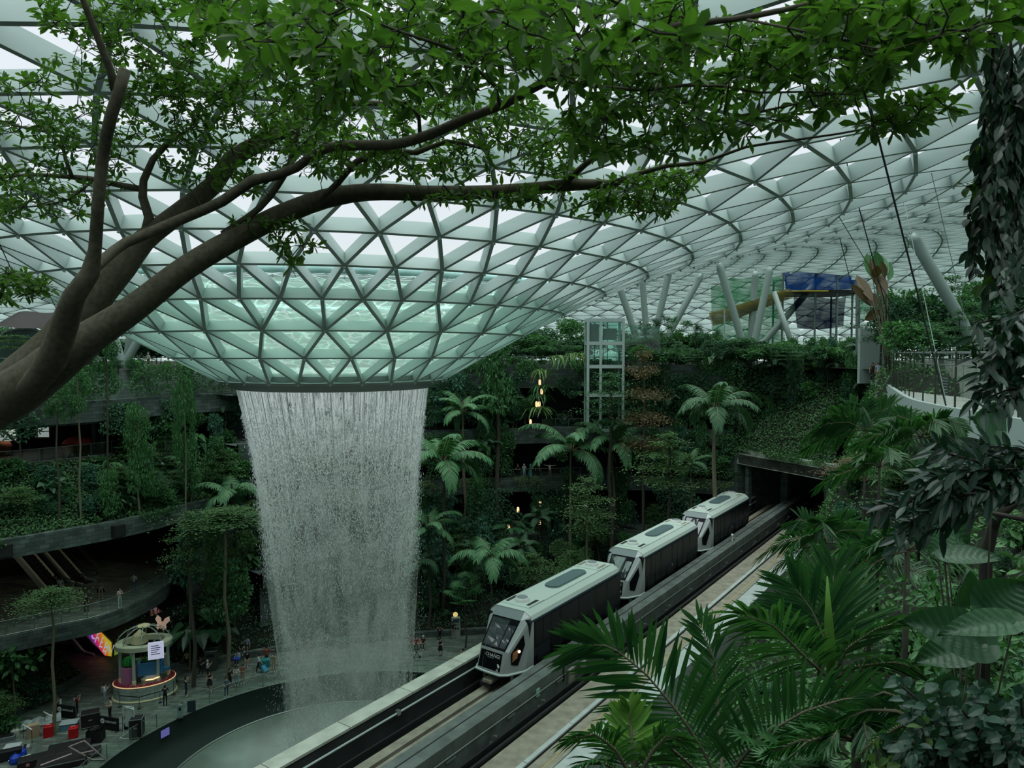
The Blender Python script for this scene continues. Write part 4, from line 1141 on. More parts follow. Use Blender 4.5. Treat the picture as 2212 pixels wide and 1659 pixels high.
e3 = escalator(at_z(228, 1420, 0.0) + Vector((-1.6, 1.2, 0)), dv, 9.5, 5.9, 'escalator of the lower hall below the balcony')
# white balustrade edge by the upper pair and its truss cladding
p = at_z(250, 1262, 7.06); mb = MB()
mb.add([(0, 0, 0.02), (-1.4, .65, .02), (-9, 4.2, 5.0), (-9, 4.2, 6.0), (-.6, .28, 1.1)], [(0, 1, 2, 3, 4)])
mb.add([(0.05, .1, 0.02), (-1.35, .75, .02), (-8.95, 4.3, 5.0), (-8.95, 4.3, 6.0), (-.55, .38, 1.1)], [(0, 1, 2, 3, 4)])
o = mb.build('escalator_cladding', M['clear_glass']); o.location = p; tag(o, 'pale glass cladding wedge at the foot of the upper escalators', 'glass panel')
# soffit lamps; the lower hall and upper gallery ones are added to brighten interiors
for i, (x, y, z, w, lab) in enumerate(((-38.5, 65, 12.85, 55, 'ring ceiling lamp glowing orange over the curved balcony'), (-44, 60, 12.85, 40, 'ring ceiling lamp deeper in the escalator hall'), (-37, 70, 5.7, 30, 'added ring lamp brightening the lower hall behind the gazebo'), (-44, 62.5, 21.85, 45, 'added ring lamp brightening the upper left gallery'))):
 r = empty('ceiling_lamp', (x, y, z), 0, lab, 'lamp')
 MB().tube([(.5 * math.cos(2 * PI * k / 24), .5 * math.sin(2 * PI * k / 24), -.12) for k in range(24)], .05, 6, closed=True).build('glowing_ring', M['lamp_ring'], r); MB().tube([(0, 0, 0), (0, 0, -.1)], .06, 8).build('mount', M['dark_steel'], r)
 for s in (-1, 1): MB().bar((-.5, s * .02, -.1), (.5, s * .02, -.1), .02, .02).build('arm', M['dark_steel'], r)
 lt = bpy.data.lights.new('lamp_light', 'POINT'); lt.energy = w; lt.color = (1, .86, .68); lt.shadow_soft_size = .4; lo = bpy.data.objects.new('lamp_light', lt); link(lo, r); lo.location = (0, 0, -.5)
# screens of the lower hall
def screen_img(name, cols, strength, vertical=False):
 m = bpy.data.materials.new(name); m.use_nodes = True; nt = m.node_tree; nt.nodes.clear()
 out = nt.nodes.new('ShaderNodeOutputMaterial'); em = nt.nodes.new('ShaderNodeEmission'); tc = nt.nodes.new('ShaderNodeTexCoord'); mp = nt.nodes.new('ShaderNodeSeparateXYZ'); rp = nt.nodes.new('ShaderNodeValToRGB')
 nt.links.new(tc.outputs['Generated'], mp.inputs[0]); ad = nt.nodes.new('ShaderNodeMath'); ad.operation = 'ADD'
 nt.links.new(mp.outputs['X'], ad.inputs[0])
 mu = nt.nodes.new('ShaderNodeMath'); mu.operation = 'MULTIPLY'; mu.inputs[1].default_value = .35; nt.links.new(mp.outputs['Z'], mu.inputs[0]); nt.links.new(mu.outputs[0], ad.inputs[1])
 nt.links.new(ad.outputs[0], rp.inputs[0]); nt.links.new(rp.outputs[0], em.inputs['Color']); em.inputs['Strength'].default_value = strength
 nt.links.new(em.outputs[0], out.inputs['Surface'])
 el = rp.color_ramp.elements
 el[0].position = cols[0][0]; el[0].color = tuple(cols[0][1]) + (1,); el[1].position = cols[-1][0]; el[1].color = tuple(cols[-1][1]) + (1,)
 for pos, c in cols[1:-1]:
  e_ = el.new(pos); e_.color = tuple(c) + (1,)
 return m
Ys = 64.0
A = [at_y(x, y, Ys + (241 - x) * .05) for x, y in ((183, 1356), (206, 1353), (241, 1388), (241, 1418), (226, 1416), (184, 1366))]
org = A[3]
scr = empty('display_screen', org, 0, 'slanting lit screen glowing purple to orange below the balcony', 'screen')
MB().add([p - org for p in A], [(5, 4, 3, 2, 1, 0)]).build('picture', screen_img('purple_orange_screen', [(0.05, (.06, .0, .42)), (.4, (.20, .01, .40)), (.62, (.55, .02, .10)), (.85, (.65, .13, .01)), (1.05, (.50, .38, .03))], .8), scr)
mb = MB()
mb.add([p - org + Vector((.05, .12, 0)) for p in A], [tuple(range(6))]); mb.build('casing', M['black'], scr)
LP = [(205, 1371, 'G'), (212, 1379, 'R'), (220.5, 1389, 'E'), (228.5, 1399, 'E'), (236, 1405, 'N')]
M['letter_lit'] = pmat('lit_white_letter', (.5, .55, .6), .5, emit=(.62, .70, .80), estr=.45)
for px, py, ch in LP:
 me = text_mesh(ch, 1.5, 'letter', .02); o = mesh_obj('letter', me, M['letter_lit'], scr)
 q = at_y(px, py, Ys + (241 - px) * .05 - .12) - org
 o.matrix_local = Matrix.Translation(q) @ Matrix(((.42, 0, 0, 0), (0, 0, -1, 0), (-.38, 1, 0, 0), (0, 0, 0, 1)))
B = [at_y(x, y, 66.5) for x, y in ((325, 1312), (337, 1310), (362, 1330), (362, 1362), (324, 1330))]
org = B[4]
scr = empty('display_screen', org, 0, 'dim slanting screen with small figures under the right end of the balcony', 'screen')
m, nt, b = new_mat('crowd_screen'); tc = nt.nodes.new('ShaderNodeTexCoord'); vo = nt.nodes.new('ShaderNodeTexVoronoi'); mp = nt.nodes.new('ShaderNodeMapping'); mp.inputs['Scale'].default_value = (2.6, 1, .9)
rp = nt.nodes.new('ShaderNodeValToRGB'); el = rp.color_ramp.elements; el[0].color = (.02, .02, .03, 1); el[0].position = .35; el[1].color = (.55, .5, .55, 1); el[1].position = .85; e_ = el.new(.6); e_.color = (.4, .08, .03, 1)
nt.links.new(tc.outputs['Object'], mp.inputs[0]); nt.links.new(mp.outputs[0], vo.inputs['Vector']); nt.links.new(vo.outputs['Color'], rp.inputs[0]); nt.links.new(rp.outputs[0], b.inputs['Emission Color']); b.inputs['Emission Strength'].default_value = .22; b.inputs['Base Color'].default_value = (.01, .01, .01, 1)
MB().add([p - org for p in B], [(4, 3, 2, 1, 0)]).build('picture', m, scr)
MB().tube([B[4] - org + Vector((0, -.05, -.12)), B[3] - org + Vector((0, -.05, -.12))], .05, 6).build('blue_edge', pmat('blue_edge_light', (.05, .08, .3), .4, emit=(.15, .22, .9), estr=.5), scr)
Cc = [at_y(x, y, 65.2) for x, y in ((247, 1397), (261, 1411), (247, 1416))]; org = Cc[2]
o = MB().add([p - org for p in Cc], [(0, 1, 2)]).add([p - org + Vector((0, .1, 0)) for p in Cc], [(2, 1, 0)]).build('green_sign', pmat('lime_panel', (.25, .42, .05), .5, emit=(.4, .6, .08), estr=.25)); o.location = org; tag(o, 'small lime green lit triangle right of the purple screen', 'panel')
# dark boxes on the slate fascia
for i, (px, py) in enumerate(((261, 1141), (27, 1184))):
 q = at_z(px, py, 13.5)
 # bring it onto the fascia
 dd = CL[:, :2] - np.array([q.x, q.y]); k = int(np.argmin((dd ** 2).sum(1))); q = Vector((CL[k, 0], CL[k, 1], 13.5))
 r = empty('wall_speaker', q, math.atan2(CL[k + 1, 1] - CL[k, 1], CL[k + 1, 0] - CL[k, 0]), ('square black speaker box on the slate band near its right end', 'square black speaker box on the slate band at its left end')[i], 'speaker')
 MB().bbox(-.5, .5, -.35, .1, -.5, .5, .03).build('cabinet', M['black'], r)
 MB().box(-.42, .42, -.37, -.35, -.42, .42).build('grille', M['dark_steel'], r)
# pavilion at the top left: brown shell with a dark green glass arch
Yp = 74; c = at_y(45, 765, Yp)
r = empty('curved_pavilion', (c.x, Yp, 26.4), 0, 'dark brown shell roofed pavilion with an arched green window, top left garden', 'pavilion')
rows = []
for t in np.linspace(0, 1, 9):
 rows.append([((-5.5 + 11 * s) * (1 - .12 * t), 3.5 * t + 1.2 * abs(s - .5), (4.4 + 1.8 * t) - 3.5 * abs(s - .5) ** 2.2 * 2.2 + .3 * math.sin(s * 9)) for s in np.linspace(0, 1, 22)])
MB().mesh if False else None
sh = mesh_obj('shell_roof', grid_mesh('shell_roof', rows), pmat('brown_shell', (.014, .010, .007), .5, noise=.4, scale=.8), r)
arch = [(-3.6 + 7.2 * s, .6, 3.9 * (1 - (2 * s - 1) ** 4)) for s in np.linspace(0, 1, 19)]
MB().add(arch + [(3.6, .6, 0), (-3.6, .6, 0)], [tuple(range(21))]).build('arched_window', pmat('dark_green_glazing', (.02, .06, .045), .12, noise=.6, scale=.7), r)
MB().tube([(x * 1.03, .5, z * 1.03) for x, y, z in arch], .13, 6).build('arch_frame', M['rail_steel'], r)
MB().box(-5.2, 5.2, .8, 4, 0, 3.2).build('wall', M['dark_wall'], r)
# thin rails at the left top level
q0 = at_y(-10, 771, 70);
glass_rail([(at_y(x, 772, Y).x, Y) for x, Y in ((-30, 66), (60, 69), (130, 72), (228, 76))], 26.4, 1.1, 'garden_railing', 'thin rail along the top garden path on the left', post_step=1.5)
# ================================================================== GLASS LIFT TOWER and rails at the rear
Yl = 82.6; xl = at_y(1270, 800, Yl).x; r = empty('lift_tower', (xl, Yl, 18.9), 0, 'tall pale steel and glass lift tower rising past the top garden', 'lift')
fr = MB(); w = 4.05; dpt = 3.0; hh = 13.05
for (x, y) in ((0, 0), (1.45, 0), (w, 0), (0, dpt), (w, dpt)): fr.box(x - .14, x + .14, y - .14, y + .14, 0, hh)
for z in (0.1, 4.2, 7.5, 10.2, hh - .2):
 for a, b_ in (((0, 0), (w, 0)), ((w, 0), (w, dpt)), ((w, dpt), (0, dpt)), ((0, dpt), (0, 0))): fr.bar((a[0], a[1], z), (b_[0], b_[1], z), .22, .38)
fr.build('steel_frame', M['white_steel'], r)
g = MB(); g.add([(0, 0, 0), (w, 0, 0), (w, 0, hh), (0, 0, hh), (w, dpt, 0), (w, dpt, hh), (0, dpt, 0), (0, dpt, hh)], [(0, 1, 2, 3), (1, 4, 5, 2), (4, 6, 7, 5), (6, 0, 3, 7)]); g.build('glass_wall', M['green_glass'], r)
cb_ = MB(); cb_.box(.4, 1.3, .5, 2.4, 10.4, 12.4); cb_.box(2.0, 3.4, .6, 2.2, 10.6, 11.9); cb_.build('lift_machine', M['rail_steel'], r)
gd = MB()
for x in (.35, .9, 1.9, 2.4): gd.box(x - .04, x + .04, 1.2, 1.28, 0, hh - .4)
gd.build('guide_rail', M['dark_steel'], r)
sh2 = empty('link_bridge', (xl + w + .1, Yl, 26.4), 0, 'glass walled link from the lift tower to the top garden', 'bridge')
MB().box(0, 4.2, .2, 2.4, -.35, 0).build('deck', M['concrete_mid'], sh2)
MB().add([(0, .2, 0), (4.2, .2, 0), (4.2, .2, 4.6), (0, .2, 4.9)], [(0, 1, 2, 3)]).build('glass_panel', M['green_glass'], sh2)
# terrace rails of the rear wall
i4 = [i for i in range(len(CL)) if CL[i, 0] > 2.0 and CL[i, 0] < 17]
glass_rail(offset2d(CL, .7)[i4], 19.1, 1.0, 'terrace_balustrade', 'glass balustrade on the fourth level left of the lift tower', post_step=1.6, glass='green_glass')
i3 = [i for i in range(len(CL)) if CL[i, 0] > -2 and CL[i, 0] < 19]
glass_rail(offset2d(CL, .2)[i3], 13.2, 1.05, 'terrace_railing', 'dark rail on the third level beside the spreading palms', post_step=1.2)
i2 = [i for i in range(len(CL)) if CL[i, 0] > -18 and CL[i, 0] < 14]
glass_rail(offset2d(CL, -3.4)[i2], 7.15, 1.05, 'path_railing', 'dark rail along the lower path above the plaza bank', post_step=1.2)
i5 = [i for i in range(len(CL)) if CL[i, 0] > 0 and CL[i, 0] < 18]
glass_rail(offset2d(CL, 1.6)[i5], 26.5, 1.05, 'garden_rail', 'rail at the edge of the top garden beside the lift tower', post_step=1.4)
# lanterns: small warm lights along the rear terraces
M['lantern_glow'] = pmat('warm_lantern', (.9, .6, .35), .5, emit=(1, .62, .32), estr=1.3)
LN = [(1166, 826, 84.3, 'glowing lantern highest in the hanging fern wall'), (1170, 846, 84.3, 'glowing lantern second from the top of the fern wall'), (1159, 873, 84.3, 'left of two low lanterns in the fern wall'), (1165, 873, 84.3, 'right of two low lanterns in the fern wall'), (1146, 912, 83.9, 'lantern at the left end of the fourth level balustrade'),
  (1119, 1101, 84.4, 'lantern below the third level band'), (1167, 1088, 84.6, 'yellow lantern under the third level band'), (1099, 1140, 80.8, 'lantern beside the lower path'), (1166, 1128, 84, 'faint lantern among the dark palms of the lower path')]
lm = MB().lathe([(.02, -.32), (.13, -.28), (.15, 0), (.13, .28), (.02, .34)], 12).mesh('lantern')
for px, py, Y, lab in LN:
 o = mesh_obj('lantern', lm, M['lantern_glow']); o.location = at_y(px, py, Y - .4); tag(o, lab, 'lantern')
o = MB().lathe([(.02, -.15), (.15, 0), (.02, .15)], 12).build('stage_light', pmat('magenta_light', (.5, .05, .6), .4, emit=(.75, .08, 1.0), estr=3)); o.location = at_y(1268, 1092, 80); tag(o, 'tiny magenta light among trees right of the third level band', 'light')
# ================================================================== NETS and their platform in the top garden
def net_mat(name, col, alpha, sc):
 m = bpy.data.materials.new(name); m.use_nodes = True; nt = m.node_tree; nt.nodes.clear()
 out = nt.nodes.new('ShaderNodeOutputMaterial'); t = nt.nodes.new('ShaderNodeBsdfTransparent'); d = nt.nodes.new('ShaderNodeBsdfDiffuse'); l = nt.nodes.new('ShaderNodeBsdfTranslucent'); m1 = nt.nodes.new('ShaderNodeMixShader'); m2 = nt.nodes.new('ShaderNodeMixShader')
 for x in (d, l): x.inputs['Color'].default_value = tuple(col) + (1,)
 tc = nt.nodes.new('ShaderNodeTexCoord'); nz = nt.nodes.new('ShaderNodeTexNoise'); nz.inputs['Scale'].default_value = sc; rp = nt.nodes.new('ShaderNodeValToRGB')
 rp.color_ramp.elements[0].position = .3; rp.color_ramp.elements[1].position = .75; rp.color_ramp.elements[0].color = (alpha * .6,) * 3 + (1,); rp.color_ramp.elements[1].color = (min(1, alpha * 1.5),) * 3 + (1,)
 nt.links.new(tc.outputs['Object'], nz.inputs['Vector']); nt.links.new(nz.outputs['Fac'], rp.inputs[0])
 nt.links.new(d.outputs[0], m1.inputs[1]); nt.links.new(l.outputs[0], m1.inputs[2]); m1.inputs[0].default_value = .5
 nt.links.new(rp.outputs[0], m2.inputs[0]); nt.links.new(t.outputs[0], m2.inputs[1]); nt.links.new(m1.outputs[0], m2.inputs[2]); nt.links.new(m2.outputs[0], out.inputs['Surface'])
 return m
M['net_green'] = net_mat('green_netting', (.01, .26, .07), .62, .4)
M['net_blue'] = net_mat('blue_netting', (.004, .06, .26), .8, .4)
M['net_navy'] = net_mat('navy_netting', (.004, .012, .06), 1.2, .4)
M['net_olive'] = net_mat('olive_netting', (.16, .15, .05), .75, .6)
def net_wall(pts_top, pts_bot, name, mat, label, sag=.35, parent=None, cat='net'):
 rows = []
 n = 22
 def pick(P, s):
  x = s * (len(P) - 1); i = min(int(x), len(P) - 2); f = x - i
  return Vector(P[i]) * (1 - f) + Vector(P[i + 1]) * f
 O = Vector(pts_bot[0])
 for t in np.linspace(0, 1, 9):
  rows.append([pick(pts_top, s) * (1 - t) + pick(pts_bot, s) * t - O + Vector((0, sag * math.sin(s * 14) * math.sin(PI * t) * .4, -sag * math.sin(PI * ((s * (len(pts_top) - 1)) % 1)) * (1 - t))) for s in np.linspace(0, 1, n)])
 o = mesh_obj(name, grid_mesh(name, rows), mat, parent); o.location = O
 if parent is None: tag(o, label, cat)
 return o
def W(px, py, Y): return at_y(px, py, Y)
net_wall([W(1536, 618, 97), W(1580, 600, 97), W(1640, 592, 97), W(1692, 588, 97)], [W(1538, 745, 97), W(1590, 760, 97), W(1650, 755, 97), W(1696, 740, 97)], 'green_net', M['net_green'], 'tall green play net behind the slanting white columns')
net_wall([W(1848, 560, 99), W(1900, 556, 99), W(1950, 560, 99)], [W(1850, 690, 99), W(1900, 695, 99), W(1950, 690, 99)], 'green_net', M['net_green'], 'green net behind the brown paddle leaves right of the blue net')
pf = empty('net_tower', W(1770, 632, 94), 0, 'dark raised play platform wrapped in blue netting', 'play platform')
po = W(1770, 632, 94)
rows_ = [(W(1692, 566, 94), W(1697, 625, 94)), (W(1740, 572, 92), W(1742, 628, 92)), (W(1800, 570, 92), W(1800, 628, 92)), (W(1853, 560, 94), W(1853, 622, 94))]
nb = net_wall([p for p, q in rows_], [q for p, q in rows_], 'blue_net', M['net_blue'], None, parent=pf); nb.location = Vector(rows_[0][1]) - po
rows2 = [(W(1692, 566, 94), W(1697, 625, 94)), (W(1700, 572, 100), W(1702, 628, 100)), (W(1848, 570, 100), W(1846, 628, 100)), (W(1853, 560, 94), W(1853, 622, 94))]
nb = net_wall([p for p, q in rows2], [q for p, q in rows2], 'blue_net', M['net_blue'], None, parent=pf); nb.location = Vector(rows2[0][1]) - po
dk = MB().prism([(-5.3, .5), (-3, -2), (0, -2.6), (3, -2.2), (5.3, .3), (4.8, 6), (-4.8, 6)], -.15, .15); dk.build('deck', M['black'], pf)
yl = MB(); yl.tube([(-5.4, .4, .1), (-3, -2.1, 0), (0, -2.7, -.05)], .10, 6); yl.build('yellow_edge', pmat('yellow_rim', (.45, .34, .03), .6), pf)
rows3 = [(W(1714, 640, 94), W(1722, 708, 94)), (W(1770, 640, 92), W(1770, 712, 92)), (W(1828, 640, 94), W(1822, 705, 94))]
nb = net_wall([p for p, q in rows3], [q for p, q in rows3], 'lower_net', M['net_navy'], None, parent=pf); nb.location = Vector(rows3[0][1]) - po
for x, y in ((-4.6, .5), (4.6, .6), (-4, 5.5), (4, 5.5), (-1.2, -1.6), (1.5, -1.8)):
 MB().tube([(x, y, 4.0), (x, y, -8.0)], .14, 8).build('post', M['rail_steel'], pf)
tn = MB(); tn.tube([W(1536, 690, 93), W(1580, 678, 92), W(1640, 656, 92), W(1706, 634, 93)], [.9, .85, .75, .7], 12, cap=False); o = tn.build('net_tunnel', M['net_olive'], smooth=True); tag(o, 'sloping olive net tunnel rising to the blue platform', 'net')
for a, b_, lab in (((1565, 668), (1565, 765), 'thin pale lamp mast in front of the green net'),):
 o = MB().tube([W(*a, 86), W(*b_, 86) - Vector((0, 0, 3))], .09, 8).build('lamp_mast', M['white_steel']); tag(o, lab, 'mast')
o = MB().tube([W(1672, 632, 88), W(1720, 770, 84)], .32, 12).build('roof_column', M['column_paint'], smooth=True); tag(o, 'dull grey column crossing below the blue net, leaning left', 'column', 'slanting roof columns')
# white blade wall by the bridge
q = W(1858, 760, 70); o = MB().prism([(0, 0), (3.6, .4), (3.6, .9), (0, .5)], 25.0, 30.4).build('white_pylon', M['white_steel']); o.location = (q.x, 70, 0); tag(o, 'pale concrete pylon beside the net platform', 'pylon')
o = MB().tube([W(1853, 600, 73), W(1853, 760, 73)], .22, 12).build('grey_pole', M['rail_steel']); tag(o, 'grey round pole left of the pale pylon', 'pole')
# ================================================================== CURVED BRIDGE
bp_ = [Vector((34.2, 67.5, 25.5)), Vector((32.9, 64.8, 25.5)), Vector((31.4, 61.0, 25.5)), at_z(1925, 840, 25.55), at_z(1960, 862, 25.55), at_z(2010, 878, 25.5), at_z(2060, 890, 25.45), at_z(2112, 900, 25.4), at_z(2200, 918, 25.4), at_z(2300, 935, 25.4)]
BL_ = catmull([tuple(p)[:2] for p in bp_], .8)
rows = []
for d, z in ((.25, 25.4), (.25, 25.62), (0, 25.62), (-.02, 24.62), (.5, 24.45), (3.4, 24.5), (3.6, 25.3)): rows.append(np.c_[offset2d(BL_, -d if False else d), np.full(len(BL_), z)])
chk = offset2d(BL_, 1.0)
br = empty('curved_bridge', (BL_[20][0], BL_[20][1], 25.5), 0, 'white sided curved canopy bridge sweeping in from the right', 'bridge')
bo = np.array([BL_[20][0], BL_[20][1], 25.5])
BS = 1 if (chk[len(chk) // 2][0] > BL_[len(BL_) // 2][0]) else -1
rows = [np.c_[offset2d(BL_, BS * d), np.full(len(BL_), z)] - bo for d, z in ((.25, 25.40), (.25, 25.62), (0, 25.62), (-.02, 24.5), (.6, 24.3), (3.4, 24.5))]
mesh_obj('fascia', grid_mesh('fascia', rows, smooth=False), M['white_steel'], br)
rows = [np.c_[offset2d(BL_, BS * d), np.full(len(BL_), 25.42)] - bo for d in (.2, 3.4)]
mesh_obj('deck', grid_mesh('deck', rows, smooth=False), M['concrete'], br)
m = net_mat('fine_steel_mesh', (.50, .56, .50), .95, 6.0)
rows = [np.c_[offset2d(BL_, BS * 3.3), np.full(len(BL_), z)] - bo for z in (25.45, 27.55)]
mesh_obj('inner_mesh', grid_mesh('inner_mesh', rows, smooth=False), m, br)
rows = [np.c_[offset2d(BL_, BS * .4), np.full(len(BL_), z)] - bo for z in (25.5, 28.0)]
mesh_obj('outer_mesh', grid_mesh('outer_mesh', rows, smooth=False), net_mat('dark_wire_mesh', (.06, .10, .08), .16, 4.0), br)
for d, z, rad in ((.4, 28.0, .05), (.4, 27.45, .03), (3.3, 28.0, .05), (3.3, 27.55, .05)):
 q = offset2d(BL_, BS * d); MB().tube([Vector((p[0], p[1], z)) - Vector(bo) for p in q], rad, 6).build('handrail', M['dark_green_wall'] if False else M['rail_steel'], br)
pmh = MB().box(-.04, .04, -.03, .03, 0, 2.7).mesh('post')
for dd, st_ in ((.36, 3), (3.32, 5)):
 q = offset2d(BL_, BS * dd)
 for i in range(1, len(q), st_):
  o = mesh_obj('post', pmh, pmat('bronze_post', (.05, .06, .042), .5) if 'bronze' not in M else M['bronze'], br)
  if 'bronze' not in M: M['bronze'] = o.data.materials[0]
  o.location = Vector((q[i][0], q[i][1], 25.35)) - Vector(bo); o.rotation_euler = (0, 0, math.atan2(q[i][1] - q[i - 1][1], q[i][0] - q[i - 1][0]))
k = int(np.argmin(np.abs([proj((p[0], p[1], 26.6))[0] - 2012 for p in BL_]))); q = offset2d(BL_, BS * .6)[k]
sg = MB()
for i in range(7): sg.box(-.35, .35, -.02, .0, .9 - i * .13, .94 - i * .13)
o = sg.build('line_notice', pmat('notice_ink', (.25, .35, .33), .6)); o.location = (q[0], q[1], 25.9); o.rotation_euler = (0, 0, math.atan2(BL_[k][1] - BL_[k - 1][1], BL_[k][0] - BL_[k - 1][0])); o.parent = br; o.matrix_parent_inverse = Matrix.Translation(-Vector(bo))
# cables from the roof to the bridge
def cable(pt, pb_, Yt, Yb, rad, lab, pale=False):
 a = at_y(*pt, Yt); b_ = at_y(*pb_, Yb)
 d_ = (a - b_).normalized()
 for s in range(400):
  if a.z >= roof_z(math.hypot(a.x - VC.x, a.y - VC.y)) - .5: break
  a = a + d_ * .1
 o = MB().tube([b_, a], rad, 6).build('bridge_cable', M['white_steel'] if pale else M['cable']); tag(o, lab, 'cable', 'cables holding the bridge')
cable((1822, 0), (2046, 887), 22, 32.6, .035, 'thickest dark cable, from the top of the picture to the bridge edge')
cable((1815, 300), (1938, 752), 34, 46, .03, 'dark cable right of the blue net, down to the bridge end')
cable((1880, 580), (1995, 770), 40, 44, .02, 'thin dark cable close behind the bridge end')
cable((1761, 297), (1845, 640), 46, 62, .03, 'leftmost dark cable, crossing the blue net')
cable((2046, 520), (2103, 765), 36, 44, .018, 'thin pale cable near the right end of the bridge', True)
cable((1976, 546), (2044, 870), 38, 36, .02, 'thin cable ending beside the thick one on the bridge', True)
# ================================================================== PEOPLE
SKIN = [pmat('light_skin', (.42, .27, .19), .6), pmat('tan_skin', (.30, .18, .12), .6)]
HAIRM = pmat('black_hair', (.012, .010, .010), .5)
FACEM = pmat('eye_and_lip', (.04, .02, .02), .5)
_cm = {}
def cloth(c):
 k = tuple(c)
 if k not in _cm: _cm[k] = pmat('cloth_%d' % len(_cm), c, .8)
 return _cm[k]
BLACKC, WHITEC, CREAMC, NAVY, JEANS, PALEJ, GREYC = (.012, .012, .014), (.55, .58, .56), (.45, .42, .32), (.02, .028, .045), (.05, .08, .13), (.22, .30, .32), (.10, .11, .11)
TEAL, RUST, REDC, MAROON, YELLOW, PINKC, TAN, BLUEC = (.06, .28, .32), (.28, .11, .07), (.40, .06, .04), (.12, .012, .018), (.52, .50, .28), (.45, .22, .26), (.30, .25, .17), (.10, .2, .42)
def lerp3(a, b, t): return [a[i] + (b[i] - a[i]) * t for i in range(3)]
def body_points(pose, arms):
 if pose == 'sit':
  pel = (0, 0, .52); top = .0; dz = -.43
  hip = [(.10, -.03, .50)]; knee = (.12, -.44, .52); ank = (.12, -.42, .08)
  kneeL = knee; ankL = ank; hz = -.43
 else:
  pel = (0, 0, .95); hz = 0; knee = (.10, -.02, .50); ank = (.11, .02, .08); kneeL, ankL = knee, ank
  if pose == 'walk': knee = (.10, -.16, .52); ank = (.10, -.18, .09); kneeL = (.10, .02, .50); ankL = (.10, .26, .14)
  if pose == 'lean': knee = (.12, -.05, .5); ank = (.14, .02, .08); kneeL, ankL = knee, ank
 lean = {'lean': -.22, 'sit': -.06}.get(pose, 0.0)
 P = {}
 P['pel'] = pel; P['sp'] = (0, lean * .3, 1.13 + hz); P['ch'] = (0, lean * .75, 1.34 + hz + (lean * .2)); P['nk'] = (0, lean - .0, 1.48 + hz + lean * .35); P['hd'] = (0, lean - .03, 1.575 + hz + lean * .45); P['tp'] = (0, lean - .025, 1.66 + hz + lean * .5); P['no'] = (0, lean - .135, 1.575 + hz + lean * .45)
 for s, n in ((1, 'R'), (-1, 'L')):
  kn, an = (knee, ank) if s == 1 else (kneeL, ankL)
  P['hip' + n] = (s * .095, pel[1], pel[2] - .05); P['kn' + n] = (s * kn[0], kn[1], kn[2]); P['an' + n] = (s * an[0], an[1], an[2]); P['to' + n] = (s * an[0] * 1.05, an[1] - .17, an[2] - .045)
  sh = (s * .175, lean * .85, 1.415 + hz + lean * .3); P['sh' + n] = sh
  a = arms if isinstance(arms, str) else arms[0 if s == 1 else 1]
  E, Wp, H = {
   'down': ((.25, .03, -.27), (.27, -.05, -.52), (.27, -.08, -.62)),
   'phone': ((.26, -.12, -.25), (.12, -.32, -.02), (.09, -.36, .07)),
   'camera': ((.27, -.16, -.12), (.12, -.24, .14), (.07, -.22, .20)),
   'crossed': ((.25, -.05, -.26), (-.02, -.24, -.20), (-.12, -.22, -.18)),
   'hold': ((.25, -.02, -.27), (.12, -.27, -.24), (.06, -.32, -.22)),
   'head': ((.36, -.02, .12), (.14, -.02, .27), (.07, .0, .28)),
   'out': ((.44, -.03, .02), (.66, -.08, .06), (.76, -.09, .06)),
   'lap': ((.24, -.06, -.26), (.14, -.27, -.36), (.09, -.33, -.37)),
   'pull': ((.27, .14, -.26), (.30, .28, -.48), (.30, .32, -.57)),
   'rail': ((.26, -.12, -.24), (.22, -.36, -.30), (.20, -.44, -.30)),
  }[a]
  for nm, q in (('el', E), ('wr', Wp), ('ha', H)): P[nm + n] = (s * q[0], sh[1] + q[1], sh[2] + q[2])
 return P
RAD = dict(pel=.13, sp=.115, ch=.135, nk=.05, hd=.085, tp=.07, no=.015, hip=.09, kn=.058, an=.042, to=.036, sh=.055, el=.042, wr=.029, ha=.034)
